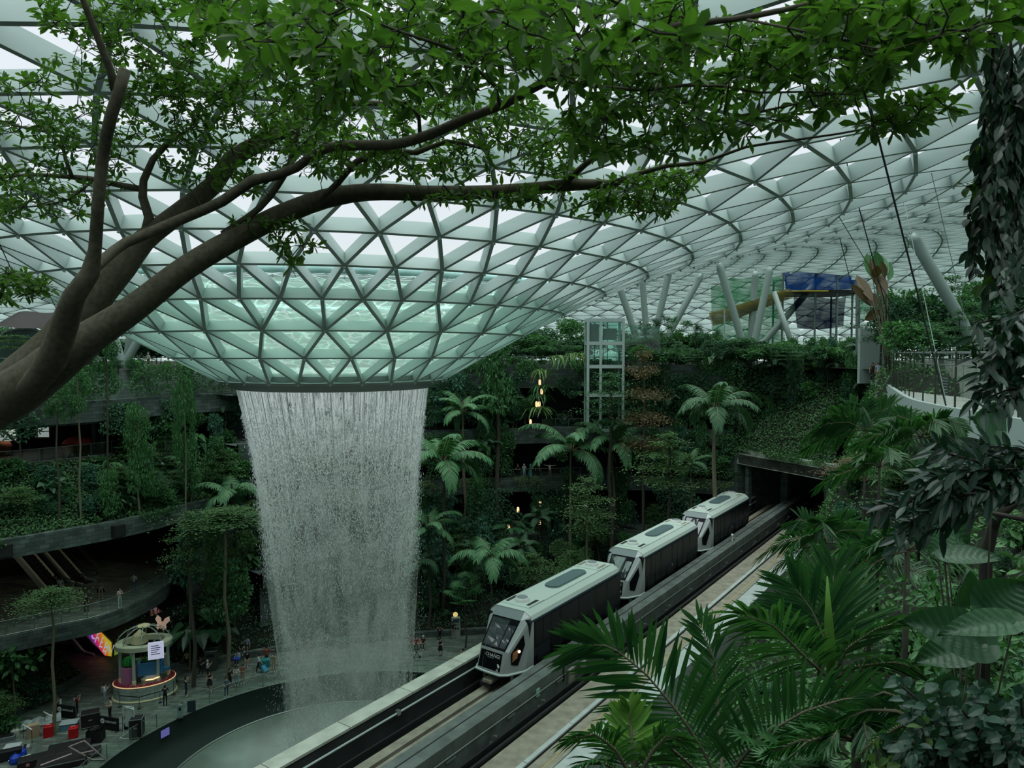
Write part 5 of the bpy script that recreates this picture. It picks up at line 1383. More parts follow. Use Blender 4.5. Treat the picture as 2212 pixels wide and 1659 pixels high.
def person(px, py, z, label, top, bottom, pose='stand', arms='down', face=(1, 0), skin=0, sleeve='short', legs='long', shoes=WHITEC, hair='short', Y=None, h=1.68, hairc=None, extra=None):
 loc = at_z(px, py, z) if Y is None else Vector((at_y(px, py, Y).x, Y, z))
 P = body_points(pose, arms); names = []; vs = []; es = []; rr = []
 def add(n, key): names.append(n); vs.append(P[n]); rr.append(RAD[key]); return len(vs) - 1
 I = {}
 for n in ('pel', 'sp', 'ch', 'nk', 'hd', 'tp', 'no'): I[n] = add(n, n)
 for s in 'RL':
  for n in ('hip', 'kn', 'an', 'to', 'sh', 'el', 'wr', 'ha'): I[n + s] = add(n + s, n)
 es = [(I['pel'], I['sp']), (I['sp'], I['ch']), (I['ch'], I['nk']), (I['nk'], I['hd']), (I['hd'], I['tp']), (I['hd'], I['no'])]
 bones = [('torso', 'pel', 'sp'), ('torso', 'sp', 'ch'), ('neck', 'ch', 'nk'), ('head', 'nk', 'hd'), ('head', 'hd', 'tp')]
 for s in 'RL':
  es += [(I['pel'], I['hip' + s]), (I['hip' + s], I['kn' + s]), (I['kn' + s], I['an' + s]), (I['an' + s], I['to' + s]), (I['ch'], I['sh' + s]), (I['sh' + s], I['el' + s]), (I['el' + s], I['wr' + s]), (I['wr' + s], I['ha' + s])]
  bones += [('hip', 'pel', 'hip' + s), ('thigh', 'hip' + s, 'kn' + s), ('shin', 'kn' + s, 'an' + s), ('foot', 'an' + s, 'to' + s), ('torso', 'ch', 'sh' + s), ('uarm', 'sh' + s, 'el' + s), ('farm', 'el' + s, 'wr' + s), ('hand', 'wr' + s, 'ha' + s)]
  # five fingers
  w = Vector(P['wr' + s]); hn = Vector(P['ha' + s]); d = (hn - w).normalized(); sd = d.orthogonal().normalized(); n2 = d.cross(sd)
  for i in range(5):
   o = (i - 1.5) * .018
   if i == 4: t0 = w.lerp(hn, .5) + sd * .03; t1 = t0 + (d * .5 + sd).normalized() * .045
   else: t0 = hn + sd * o; t1 = t0 + d * (.062 - .008 * abs(i - 1.3)) + n2 * .018
   a = len(vs); vs.append(tuple(t0)); rr.append(.011); vs.append(tuple(t1)); rr.append(.008)
   es += [(I['ha' + s] if i < 4 else I['wr' + s], a), (a, a + 1)]
 me = bpy.data.meshes.new('person_body'); me.from_pydata(vs, es, []); me.update()
 o = bpy.data.objects.new('tmp', me); COL.objects.link(o)
 o.modifiers.new('skin', 'SKIN')
 sv = me.skin_vertices[0].data
 for i, r in enumerate(rr): sv[i].radius = (r, r * (.8 if i in (I['pel'], I['sp'], I['ch']) else 1))
 sv[0].use_root = True
 ss = o.modifiers.new('sub', 'SUBSURF'); ss.levels = 1; ss.render_levels = 1
 dg = bpy.context.evaluated_depsgraph_get()
 me2 = bpy.data.meshes.new_from_object(o.evaluated_get(dg)); bpy.data.objects.remove(o); bpy.data.meshes.remove(me)
 me2.name = 'person_body'
 sk = SKIN[skin]
 me2.materials.clear()
 for m_ in (sk, cloth(top), cloth(bottom), cloth(shoes)): me2.materials.append(m_)
 reg = {'torso': 1, 'neck': 0, 'head': 0, 'hip': 2, 'thigh': 2 if legs != 'bare' else 0, 'shin': 2 if legs == 'long' else 0, 'foot': 3, 'uarm': 1 if sleeve != 'none' else 0, 'farm': 1 if sleeve == 'long' else 0, 'hand': 0}
 A = np.array([P[b[1]] for b in bones]); B = np.array([P[b[2]] for b in bones]); D = B - A; L2 = (D ** 2).sum(1) + 1e-9
 cen = np.array([p.center[:] for p in me2.polygons])
 t = np.clip(((cen[:, None] - A[None]) * D[None]).sum(2) / L2, 0, 1)
 dist = np.linalg.norm(cen[:, None] - (A[None] + t[..., None] * D[None]), axis=2)
 near = dist.argmin(1)
 me2.polygons.foreach_set('material_index', [reg[bones[k][0]] for k in near])
 me2.polygons.foreach_set('use_smooth', [True] * len(me2.polygons))
 r = mesh_obj('person', me2)
 fz = math.atan2(face[1], face[0]) + PI / 2
 r.location = loc; r.rotation_euler = (0, 0, fz); sc = h / 1.72; r.scale = (sc, sc, sc)
 tag(r, label, 'person')
 hd = Vector(P['hd']); tp = Vector(P['tp'])
 hm = MB(); c = hd.lerp(tp, .55)
 prof = [(.0, .115), (.06, .105), (.098, .06), (.106, .0), (.10, -.06)] if hair != 'long' else [(.0, .115), (.06, .105), (.10, .06), (.112, .0), (.115, -.12), (.11, -.26), (.08, -.33)]
 vs = []; fs = []; n = 14
 for (q, zz) in prof:
  for k in range(n):
   a = 2 * PI * k / n; y = q * math.sin(a)
   if zz < .03 and y < -.02: y = -.02 + (y + .02) * .25
   vs.append((q * math.cos(a), y + .018, zz))
 for i in range(len(prof) - 1):
  for k in range(n): fs.append((i * n + k, (i + 1) * n + k, (i + 1) * n + (k + 1) % n, i * n + (k + 1) % n))
 hm.add([c + Vector(v) for v in vs], fs)
 hm.build('hair' if hair != 'cap' else 'cap', cloth(hairc) if hairc else HAIRM, r, smooth=True)
 fm = MB()
 for s in (-1, 1): fm.lathe([(.0, .012), (.012, 0), (0, -.012)], 6, Matrix.Translation(hd + Vector((s * .033, -.082, .012))), cap=False)
 fm.box(-.022, .022, -.088, -.078, -.05, -.042, Matrix.Translation(hd)); fm.build('face', FACEM, r)
 if legs == 'skirt':
  zt = P['pel'][2] + .05
  MB().lathe([(.15, zt), (.19, zt - .15), (.25, zt - .42)], 14, cap=False).build('skirt', cloth(bottom), r, smooth=True)
 if legs == 'dress':
  zt = P['pel'][2] + .1
  MB().lathe([(.14, zt), (.20, zt - .3), (.25, zt - .9)], 14, cap=False).build('skirt', cloth(bottom), r, smooth=True)
 if extra: extra(r, P)
 return r
def backpack(col):
 def f(r, P):
  c = Vector(P['ch']); MB().bbox(-.15, .15, .09, .24, -.28, .12, .04, Matrix.Translation(c)).build('backpack', cloth(col), r)
 return f
RT, LT, TOC, AWAY = (1, -.1), (-1, 0), (0, -1), (0, 1)
person(227, 1520, 0, 'person in white shirt and pale jeans photographing, left of the flower gazebo', WHITEC, PALEJ, arms='phone', face=(1, .2), sleeve='long', extra=backpack((.25, .3, .32)))
person(238, 1553, 0, 'person in cream top and black trousers looking down behind a black banner', CREAMC, BLACKC, arms='hold', face=(-.6, -1))
person(357, 1525, 0, 'person all in black with white shoes at the right of the gazebo', BLACKC, BLACKC, arms='phone', face=(-.4, 1), sleeve='long')
person(167, 1546, 0, 'person in maroon top with grey backpack raising a phone behind the left banner', MAROON, BLACKC, arms='camera', face=(1, .4), extra=backpack((.2, .2, .2)))
person(131, 1535, 0, 'person in white top sitting low behind the left banner', WHITEC, BLACKC, pose='sit', arms='lap', face=(-.6, -1), hair='long')
person(404, 1445, 0, 'person in yellow shirt standing beside a black suitcase', YELLOW, BLACKC, face=(.1, -1), skin=1)
person(433, 1461, 0, 'person in black with bare forearms walking just left of the grey bin', BLACKC, BLACKC, pose='walk', arms='hold', face=(1, .3), skin=1)
person(449, 1467, 0, 'person in white jacket raising a phone in front of the grey bin', WHITEC, BLACKC, arms='phone', face=(1, .2), hair='cap', hairc=WHITEC)
person(453, 1493, 0, 'person in black skirt and white shoes walking in front of the bin', BLACKC, BLACKC, pose='walk', arms=('hold', 'crossed'), face=(.5, -1), legs='skirt', sleeve='none')
person(402, 1504, 0, 'person in navy dungarees with bare shoulders lifting a camera', NAVY, NAVY, arms='camera', face=(1, .1), sleeve='none', hair='long')
person(489, 1506, 0, 'person in teal shirt and jeans leaning at the glass balustrade', (.07, .16, .18), JEANS, arms='rail', face=(.7, -.9))
person(497, 1486, 0, 'person in black tracksuit with white stripes behind the balustrade', BLACKC, BLACKC, arms='hold', face=(1, -.4), sleeve='long')
person(511, 1481, 0, 'person in white tee with crossed arms and pale jeans', WHITEC, PALEJ, arms='crossed', face=(.4, -1), hair='long')
person(524, 1477, 0, 'person in rust shirt and shorts beside the white tee', RUST, TAN, arms='hold', face=(.3, -1), legs='short', skin=1)
person(514, 1433, 0.12, 'person in white top sitting with a blue bag on the stone seat', WHITEC, BLACKC, pose='sit', arms='lap', face=(.1, -1), sleeve='long', extra=lambda r, P: MB().bbox(-.32, .32, -.62, -.2, .56, .72, .05).build('bag', cloth((.03, .08, .42)), r))
person(535, 1436, 0.1, 'person in black printed top and beige shorts sitting on the stone seat', BLACKC, TAN, pose='sit', arms='lap', face=(.1, -1), legs='short')
person(534, 1404, .9, 'person in lilac top sitting high on the planted bank', (.40, .40, .50), BLACKC, pose='sit', arms='down', face=(.1, -1), sleeve='long', legs='short')
person(522, 1412, .7, 'person in dark shirt and grey trousers sitting on the bank', (.03, .06, .045), GREYC, pose='sit', arms='lap', face=(.3, -1))
person(559, 1453, 0, 'person in white shirt pulling a bright blue suitcase', WHITEC, BLACKC, pose='walk', arms=('pull', 'down'), face=(-.8, -.3))
person(576, 1437, 0, 'person in red orange top beside the left edge of the waterfall', REDC, BLACKC, arms='out', face=(0, -1))
person(591, 1452, 0, 'person in beige clothes at the left edge of the waterfall', TAN, TAN, face=(0, -1))
person(888, 1400, .05, 'leftmost of three people in dark red tops sitting right of the waterfall', MAROON, BLACKC, pose='sit', arms='lap', face=(.1, -1))
person(900, 1402, .05, 'person in bright red top sitting in the middle of the trio by the waterfall', (.34, .012, .03), BLACKC, pose='sit', arms='lap', face=(0, -1))
person(915, 1400, .05, 'person in dark top with white cap at the right of the seated trio', (.08, .015, .018), BLACKC, pose='sit', arms='lap', face=(-.2, -1), hair='cap', hairc=WHITEC)
person(951, 1417, 0, 'person in black dress walking right across the open paving', BLACKC, BLACKC, pose='walk', arms='hold', face=(1, -.5), legs='skirt', hair='short')
person(950, 1382, .05, 'person in black sitting with raised arms near the white kiosk', BLACKC, BLACKC, pose='sit', arms='head', face=(0, -1))
person(978, 1379, 0, 'person in black tee and shorts using the white kiosk', BLACKC, TAN, arms='hold', face=(.9, .4), legs='short')
person(981, 1452, 0, 'child in pink shirt half hidden by the parapet of the guideway', PINKC, BLACKC, face=(-.5, 1), h=1.25, hairc=TAN)
person(1001, 1441, 0, 'person with black hair peeking over the parapet left of the leading car', BLACKC, BLACKC, face=(-.5, 1), sleeve='none')
person(648, 1412, 0, 'person in blue shirt blurred behind the falling water, left of two', BLUEC, BLACKC, face=(0, -1))
person(664, 1414, 0, 'person in pale pink seen through the falling water', PINKC, TAN, face=(0, -1))
person(706, 1404, 0, 'person in white shirt seen through the middle of the waterfall', WHITEC, GREYC, face=(0, -1))
# balcony
person(187, 1326, 7.06, 'person in black leaning at the balcony balustrade with their back to the hall', BLACKC, BLACKC, arms='rail', face=(.5, -1), sleeve='long', hair='long')
person(259, 1313, 7.06, 'person in white top and white trousers at the balcony balustrade', WHITEC, WHITEC, arms='crossed', face=(.9, -.5), sleeve='none', hair='long')
person(218, 1294, 7.06, 'person in grey top and tan trousers carrying a dark bag on the balcony', GREYC, TAN, pose='lean', arms='hold', face=(.5, -1), extra=lambda r, P: MB().bbox(-.3, .3, .1, .3, .55, .95, .05).build('bag', cloth(BLACKC), r))
person(290, 1279, 7.06, 'person in pale jacket and jeans taking a photo in the middle of the balcony', (.32, .35, .34), JEANS, arms='phone', face=(.2, -1), sleeve='long', shoes=PINKC)
person(120, 1284, 7.06, 'person in dark top at the foot of the upper escalators', BLACKC, BLACKC, face=(1, -.6), skin=1)
person(132, 1289, 7.06, 'person in white top at the foot of the upper escalators', WHITEC, BLACKC, face=(1, -.6))
# rear terraces
def yof(line_d, px):
 q = offset2d(CL, line_d); pp = [abs(proj((a, b, 15))[0] - px) + (0 if b > 70 else 9999) for a, b in q]
 return q[int(np.argmin(pp))][1]
for (px, z, d_, lab, top, bot, kw) in (
 (1133, 13.06, .9, 'person in white headscarf and pale blue trousers on the third level terrace', WHITEC, (.3, .42, .5), dict(arms='phone', sleeve='long', hair='long', hairc=WHITEC)),
 (1147, 13.06, .9, 'person in long teal dress on the third level terrace', TEAL, TEAL, dict(arms='hold', face=(1, -.2), legs='dress', sleeve='long', hair='long', hairc=TEAL)),
 (1163, 13.06, 1.2, 'person in dark clothes between teal dress and outstretched arms', BLACKC, BLACKC, dict()),
 (1190, 13.06, .9, 'person in white stretching both arms out on the third level terrace', WHITEC, TAN, dict(arms='out', face=(.2, 1), sleeve='long', legs='short')),
 (1119, 13.06, 1.2, 'person in black at the left end of the third level terrace', BLACKC, BLACKC, dict(arms='rail')),
 (1277, 13.06, .9, 'person in white shirt half hidden behind the double palms', WHITEC, BLACKC, dict()),
 (1289, 13.06, 1.2, 'person in pale pink half hidden behind the double palms', PINKC, GREYC, dict()),
 (1356, 13.06, .9, 'person in dark dress with pink scarf right of the double palms', BLACKC, BLACKC, dict(hairc=PINKC, hair='long')),
 (1223, 18.96, 1.3, 'person in pale pink photographing from the fourth level balustrade', (.42, .30, .34), BLACKC, dict(arms='camera')),
 (1239, 18.96, 3.6, 'person in black standing well behind the fourth level balustrade', BLACKC, BLACKC, dict(face=(-1, 0))),
 (1308, 18.96, 1.6, 'person in black and white at the foot of the lift tower', BLACKC, BLACKC, dict(hairc=WHITEC, hair='cap')),
 (1131, 7.06, -2.6, 'person in white and black on the lower path behind its rail', WHITEC, BLACKC, dict(arms='hold')),
 (1115, 7.06, -2.2, 'person in dark red on the lower path beside a lantern', MAROON, BLACKC, dict(face=(1, 0)))):
 person(px, 0, z, lab, top, bot, Y=yof(d_, px), **({'face': (0, -1)} | kw))
person(188, 0, 26.4, 'person in white shirt and cap walking on the top garden path at the left', WHITEC, WHITEC, Y=78, pose='walk', face=(1, 0), hair='cap', hairc=WHITEC)
person(303, 0, 26.4, 'person with white cap behind the hedge right of the white column fan', WHITEC, BLACKC, Y=80, face=(-.3, -1), hair='cap', hairc=WHITEC, h=1.6)
person(1903, 0, 25.43, 'person in black at the far end of the curved bridge', BLACKC, BLACKC, Y=64.5, face=(-.3, -1), sleeve='none', skin=1)
person(1915, 0, 25.43, 'person in light blue shirt and beige trousers at the far end of the bridge', (.35, .45, .55), TAN, Y=64, face=(-.4, -1))
# ================================================================== PLAZA FURNITURE
def thing_at(px, py, z, name, label, cat, rz=0.0, group=None):
 return empty(name, at_z(px, py, z), rz, label, cat, group)
def flight_case(px, py, w, d, h, rz, label, cat='flight case'):
 r = thing_at(px, py, 0, 'flight_case', label, cat, rz)
 MB().box(-w / 2, w / 2, -d / 2, d / 2, .12, h).build('panel_box', M['black'], r)
 e_ = MB()
 for x in (-w / 2, w / 2):
  for y in (-d / 2, d / 2):
   e_.box(x - .025, x + .025, y - .025, y + .025, .10, h + .01)
 for z in (.12, h):
  for y in (-d / 2, d / 2): e_.box(-w / 2, w / 2, y - .022, y + .022, z - .022, z + .022)
  for x in (-w / 2, w / 2): e_.box(x - .022, x + .022, -d / 2, d / 2, z - .022, z + .022)
 e_.build('metal_edging', M['steel'], r)
 for x in (-1, 1):
  for y in (-1, 1): MB().lathe([(.02, -.02), (.06, -.02), (.06, .02), (.02, .02)], 10, Matrix.Translation((x * (w / 2 - .1), y * (d / 2 - .1), .06)) @ Matrix.Rotation(PI / 2, 4, 'X')).build('castor', M['dark_steel'], r)
 MB().box(-.12, .12, -d / 2 - .03, -d / 2, h * .55, h * .62).build('latch', M['steel'], r)
 return r
flight_case(196, 1568, 1.25, .9, 1.1, .5, 'wide black flight case with metal edges beside the left banner')
flight_case(296, 1592, .85, .8, 1.45, .25, 'tall black flight case standing at the balustrade')
r = thing_at(207, 1600, 0, 'equipment_bin', 'open black crate heaped with stage gear in front of the wide flight case', 'crate', .1)
MB().add([(-.5, -.4, 0), (.5, -.4, 0), (.5, .4, 0), (-.5, .4, 0), (-.5, -.4, .85), (.5, -.4, .85), (.5, .4, .85), (-.5, .4, .85)], [(0, 3, 2, 1), (0, 1, 5, 4), (1, 2, 6, 5), (2, 3, 7, 6), (3, 0, 4, 7)]).build('tub', M['black'], r)
g = MB()
for i in range(9): g.tube([(rnd.uniform(-.4, .4), rnd.uniform(-.3, .3), .3), (rnd.uniform(-.5, .5), rnd.uniform(-.4, .4), rnd.uniform(.9, 1.3))], .03, 6)
g.build('stage_gear', M['dark_steel'], r); MB().bbox(-.35, .2, -.25, .2, .6, .95, .05).build('gear_bag', M['black'], r)
M['banner_black'] = pmat('black_banner_cloth', (.008, .009, .011), .6)
def banner(px, py, rz, label, full=True, w=1.75, h=1.0):
 r = thing_at(px, py, 0, 'banner_stand', label, 'banner', rz)
 MB().bbox(-w / 2, w / 2, -.04, .04, .02, h, .03).build('printed_cloth', M['banner_black'], r)
 b_ = MB()
 for x in (-w / 2 + .1, w / 2 - .1): b_.box(x - .03, x + .03, -.25, .25, 0, .03)
 b_.build('foot', M['dark_steel'], r)
 lg = MB().lathe([(0, 0), (.19, 0), (.19, .01), (0, .01)], 24, Matrix.Translation((-w / 2 + .33, -.046, .66)) @ Matrix.Rotation(PI / 2, 4, 'X')).build('round_logo', M['letter_white'], r)
 text('m', .26, 'lettering', lg, M['banner_black'], (-w / 2 + .33, -.062, .66), (1, 0, 0), (0, 0, 1))
 if full: text('minmed', .30, 'lettering', r, M['letter_white'], (.2, -.05, .66), (1, 0, 0), (0, 0, 1))
 return r
banner(143, 1551, -.22, 'black banner with round logo reading minmed, left of the wide flight case')
banner(236, 1577, -.25, 'black banner with round logo reading minmed, right of the wide flight case')
banner(287, 1578, -.2, 'black banner half hidden behind the tall flight case', False)
r = thing_at(279, 1590, 0, 'frame_stand', 'white tubular sign stand with rounded panel left of the tall flight case', 'stand', -.2)
fm = MB(); fm.tube([(-.45, 0, 0), (-.45, 0, 2.1), (-.4, 0, 2.2), (.4, 0, 2.2), (.45, 0, 2.1), (.45, 0, 0)], .025, 8); fm.tube([(-.45, -.4, .03), (.45, -.4, .03), (.45, .4, .03), (-.45, .4, .03)], .025, 8, closed=True); fm.build('tube_frame', M['white'], r)
MB().bbox(-.3, .4, -.02, .02, .7, 2.1, .08).build('panel', pmat('pale_sign', (.40, .50, .46), .5), r)
def simple(px, py, w, d, h, rz, name, label, cat, mat, z=0, b=.03, extra=None):
 r = thing_at(px, py, z, name, label, cat, rz)
 MB().bbox(-w / 2, w / 2, -d / 2, d / 2, 0, h, b).build('body', mat, r)
 if extra: extra(r)
 return r
RED = pmat('red_plastic', (.38, .008, .012), .45)
def handle(h, col):
 def f(r):
  MB().tube([(-.12, 0, h), (-.12, 0, h + .06), (.12, 0, h + .06), (.12, 0, h)], .015, 6).build('handle', col, r)
 return f
simple(105, 1590, .62, .55, .8, .5, 'red_box', 'red bag like box beside the slim tree trunk', 'box', RED, extra=handle(.8, M['white']))
simple(159, 1592, .62, .55, .75, .45, 'red_box', 'upright red box with white handle standing on the black stage', 'box', RED, extra=handle(.75, M['white']))
simple(72, 1592, .8, .5, .95, .6, 'cardboard_box', 'large pale cardboard box left of the red box', 'box', pmat('cardboard', (.33, .26, .17), .85), extra=lambda r: MB().box(-.38, .38, -.03, .03, .95, .96).build('tape', M['cream'], r))
simple(33, 1590, .55, .5, .6, .2, 'white_sack', 'crumpled white sack at the left of the cardboard box', 'sack', pmat('white_sack', (.42, .46, .38), .8), b=.16)
r = thing_at(78, 1566, 0, 'plastic_sheet', 'heap of clear plastic sheeting along the low wall', 'plastic sheet', .6)
g = np.random.default_rng(3); rows = [[(-1.6 + 3.2 * i / 12, -.5 + j / 6, .08 + .55 * math.sin(PI * j / 6) * (0.5 + .5 * g.random())) for i in range(13)] for j in range(7)]
mesh_obj('sheet', grid_mesh('sheet', rows, False), pmat('cloudy_plastic', (.25, .32, .30), .2, spec=.6), r)
simple(12, 1600, 1.2, .6, .35, .5, 'grey_tray', 'grey gear tray at the far left edge of the plaza', 'tray', pmat('grey_tray', (.12, .15, .15), .5), extra=lambda r: MB().box(-.5, .5, -.22, .22, .35, .38).build('lid_liner', M['black'], r))
r = simple(150, 1572, 1.1, .7, .42, .3, 'storage_tub', 'translucent blue tub with white lid in front of the left banner', 'tub', pmat('blue_tub', (.08, .24, .32), .3), extra=lambda r: MB().bbox(-.6, .6, -.4, .4, .42, .48, .03).build('lid', pmat('tub_lid', (.38, .46, .46), .4), r))
for px, py, lab in ((105, 1571, 'white light tube leaning beside the slim tree trunk'), (60, 1600, 'white light tube leaning left of the cardboard box'), (42, 1640, 'white light tube lying at the bottom left')):
 r = thing_at(px, py, 0, 'light_tube', lab, 'light tube', -.55 if px > 50 else .7)
 lift = 1.0 if px > 50 else .1
 MB().tube([(-.65, 0, lift), (.65, 0, lift)], .04, 8).build('tube', M['white'], r)
 MB().tube([(.62, 0, lift), (.62, 0, 0)], .02, 6).build('leg', M['dark_steel'], r); MB().tube([(-.62, 0, lift), (-.62, 0, 0)], .02, 6).build('leg', M['dark_steel'], r)
BLUEB = pmat('blue_bag', (.01, .05, .40), .45)
for px, py, w, lab in ((33, 1648, .8, 'larger bright blue bag at the bottom left corner'), (46, 1634, .75, 'smaller bright blue bag behind the larger one')):
 r = thing_at(px, py, 0, 'blue_bag', lab, 'bag', .3)
 MB().lathe([(.02, 0), (.38 * w, 0), (.46 * w, .18), (.40 * w, .42), (.18 * w, .58), (.1 * w, .62)], 10).build('sack', BLUEB, r); MB().tube([(-.1, 0, .5), (0, 0, .72), (.1, 0, .5)], .02, 6).build('handle', BLUEB, r)
simple(28, 1626, 1.0, .7, .55, .3, 'white_box', 'white lidded box behind the blue bags', 'box', pmat('white_lid', (.45, .52, .52), .4))
simple(54, 1622, .6, .5, .35, .5, 'striped_bag', 'black and white striped bag behind the blue bags', 'bag', pmat('white_striped', (.3, .32, .32), .7), extra=lambda r: MB().box(-.1, .1, -.26, .26, .02, .36).build('stripe', M['black'], r))
for i, (px, py, w, d, h, rz, lab) in enumerate(((80, 1650, 2.2, .9, .55, .55, 'low black road case with pink stickers at the bottom left'), (150, 1625, 2.6, 1.5, .45, .45, 'black stage deck stacked in front of the red box'), (135, 1652, 3.0, 1.4, .5, .45, 'black stage deck nearest the bottom edge'), (190, 1632, 1.6, 1.0, .35, .45, 'small black deck piece with a silver bar'), (22, 1640, 1.4, .5, .7, .5, 'black gear rack at the bottom left corner'))):
 def ex(r, i=i, w=w, d=d, h=h):
  if i == 0:
   for x in (-.5, .5): MB().box(x - .1, x + .1, -d / 2 - .01, -d / 2, .2, .4).build('sticker', pmat('pink_sticker', (.5, .16, .2), .6) if 'pk' not in M else M['pk'], r)
  elif i in (1, 2, 3): MB().box(-w / 2 + .1, w / 2 - .1, -d / 2 - .01, -d / 2 + .02, h - .1, h - .04).build('silver_bar', M['steel'], r)
 simple(px, py, w, d, h, rz, 'stage_deck' if i in (1, 2, 3) else 'road_case', lab, 'stage deck' if i in (1, 2, 3) else 'case', M['black'], b=.03, extra=ex)
TRS = pmat('pinkish_truss', (.45, .36, .36), .4)
r = thing_at(186, 1648, 0, 'ladder_truss', 'pale pinkish ladder frame leaning on the stage decks', 'frame', .3)
f = MB(); a1, a2, b1, b2 = Vector((-.9, -.4, 1.5)), Vector((.1, -.7, 1.9)), Vector((.3, .2, 0.05)), Vector((1.2, -.1, .1))
f.tube([a1, b1], .05, 6); f.tube([a2, b2], .05, 6)
for t in (0, .5, 1): f.tube([a1.lerp(b1, t), a2.lerp(b2, t)], .04, 6)
f.build('tubes', TRS, r)
r = thing_at(122, 1650, 0.5, 'truss_bar', 'pinkish bar slanting over the nearest stage deck', 'bar', .4); MB().tube([(-.9, 0, .1), (.9, 0, .5)], .05, 6).build('bar', TRS, r)
# bin, suitcases, kiosk
r = thing_at(457, 1446, 0, 'litter_bin', 'tall grey litter bin with open slot beside the planter seat', 'bin', .2)
MB().bbox(-.5, .5, -.4, .4, .05, 1.75, .03).build('housing', pmat('bin_grey', (.055, .075, .072), .5), r); MB().box(-.32, .32, -.42, -.39, 1.25, 1.5).build('slot', M['black'], r)
f = MB(); f.tube([(-.5, -.4, 1.78), (.5, -.4, 1.78), (.5, .4, 1.78), (-.5, .4, 1.78)], .03, 6, closed=True); f.build('top_rim', M['steel'], r)
def suitcase(px, py, col, rz, lab, tilt=0):
 r = thing_at(px, py, 0, 'suitcase', lab, 'suitcase', rz)
 Mx = Matrix.Rotation(tilt, 4, 'X')
 m = pmat('case_shell', col, .4)
 MB().bbox(-.22, .22, -.14, .14, .08, .72, .05, Mx).build('shell', m, r)
 h = MB(); h.tube([Mx @ Vector((-.12, .1, .7)), Mx @ Vector((-.12, .1, 1.05)), Mx @ Vector((.12, .1, 1.05)), Mx @ Vector((.12, .1, .7))], .012, 6); h.build('handle', M['dark_steel'], r)
 for x in (-.18, .18): MB().lathe([(.01, -.02), (.05, -.02), (.05, .02), (.01, .02)], 10, Mx @ Matrix.Translation((x, .08, .05)) @ Matrix.Rotation(PI / 2, 4, 'Y')).build('wheel', M['black'], r)
suitcase(393, 1445, (.01, .01, .012), .2, 'black suitcase with a striped scarf beside the yellow shirt')
suitcase(576, 1453, (.06, .28, .42), 1.2, 'bright blue suitcase tilted behind the walking person', -.7)
suitcase(297, 1284, (.02, .02, .022), .4, 'black suitcase on the balcony beside the pale jacket')
simple(573, 1440, .9, .5, .75, .2, 'teal_bag', 'large teal bag beside the left edge of the waterfall', 'bag', pmat('teal_bag', (.02, .20, .21), .6), b=.12)
r = thing_at(985, 1376, 0, 'kiosk', 'tall white information kiosk with round yellow sign on top', 'kiosk', .15)
MB().bbox(-.42, .42, -.18, .18, 0, 2.0, .03).build('cabinet', pmat('kiosk_white', (.36, .42, .36), .5), r); MB().box(-.3, .3, -.2, -.17, 1.5, 1.85).build('screen', pmat('kiosk_screen', (.04, .07, .08), .2), r)
MB().lathe([(0, -.03), (.24, -.03), (.24, .03), (0, .03)], 20, Matrix.Translation((-.05, 0, 2.26)) @ Matrix.Rotation(PI / 2, 4, 'X')).build('round_sign', pmat('lit_yellow_sign', (.7, .5, .15), .5, emit=(1, .75, .3), estr=.6), r)
ic = MB()
for x, z, w in ((-.22, 1.3, .09), (-.02, 1.28, .07), (.2, 1.28, .05), (-.1, .95, .1), (.18, .9, .1)): ic.box(x - w, x + w, -.2, -.175, z - .09, z + .09)
ic.build('pictogram', pmat('kiosk_ink', (.02, .05, .05), .5), r)
r = thing_at(900, 1423, 0, 'stroller', 'folded black stroller on the open paving right of the waterfall', 'stroller', .4)
f = MB(); f.tube([(-.25, 0, .1), (0, 0, .6), (.1, 0, 1.0)], .03, 6); f.tube([(.3, 0, .1), (0, 0, .6), (-.15, .1, .8)], .03, 6); f.tube([(.1, -.2, .1), (.1, .2, .1)], .02, 6); f.build('frame', M['black'], r)
for x in (-.25, .3): MB().lathe([(.02, -.02), (.1, -.02), (.1, .02), (.02, .02)], 12, Matrix.Translation((x, 0, .1)) @ Matrix.Rotation(PI / 2, 4, 'X')).build('wheel', M['black'], r)
# sign boards near the balustrade
r = thing_at(389, 1551, 0, 'notice_board', 'pale narrow notice board at the basin balustrade', 'sign', .3)
MB().bbox(-.2, .2, -.04, .04, .05, 1.05, .02).build('panel', pmat('notice_pale', (.22, .32, .30), .5), r); MB().box(-.08, .08, -.06, -.04, .6, .85).build('pictogram', M['black'], r); MB().box(-.25, .25, -.2, .2, 0, .05).build('base', M['dark_steel'], r)
r = thing_at(414, 1541, 0, 'dark_sheet', 'dark blue grey sheet hung on the basin balustrade', 'sign', .3); MB().box(-.3, .3, -.02, .02, .12, 1.0).build('sheet', pmat('dark_sheet', (.02, .035, .045), .6), r)
q = at_z(341, 1580, -.6); o = MB().box(-.35, .35, -.02, .02, -.28, .28).build('purple_sign', pmat('violet_lit_sign', (.10, .10, .32), .5, emit=(.25, .25, .75), estr=.3));
ang = math.atan2(q.y - DECK_C[1], q.x - DECK_C[0]); o.location = (DECK_C[0] + 16.9 * math.cos(ang), DECK_C[1] + 16.9 * math.sin(ang), -.5); o.rotation_euler = (0, 0, ang + PI / 2); tag(o, 'small violet sign hung on the dark basin wall below the tall flight case', 'sign')
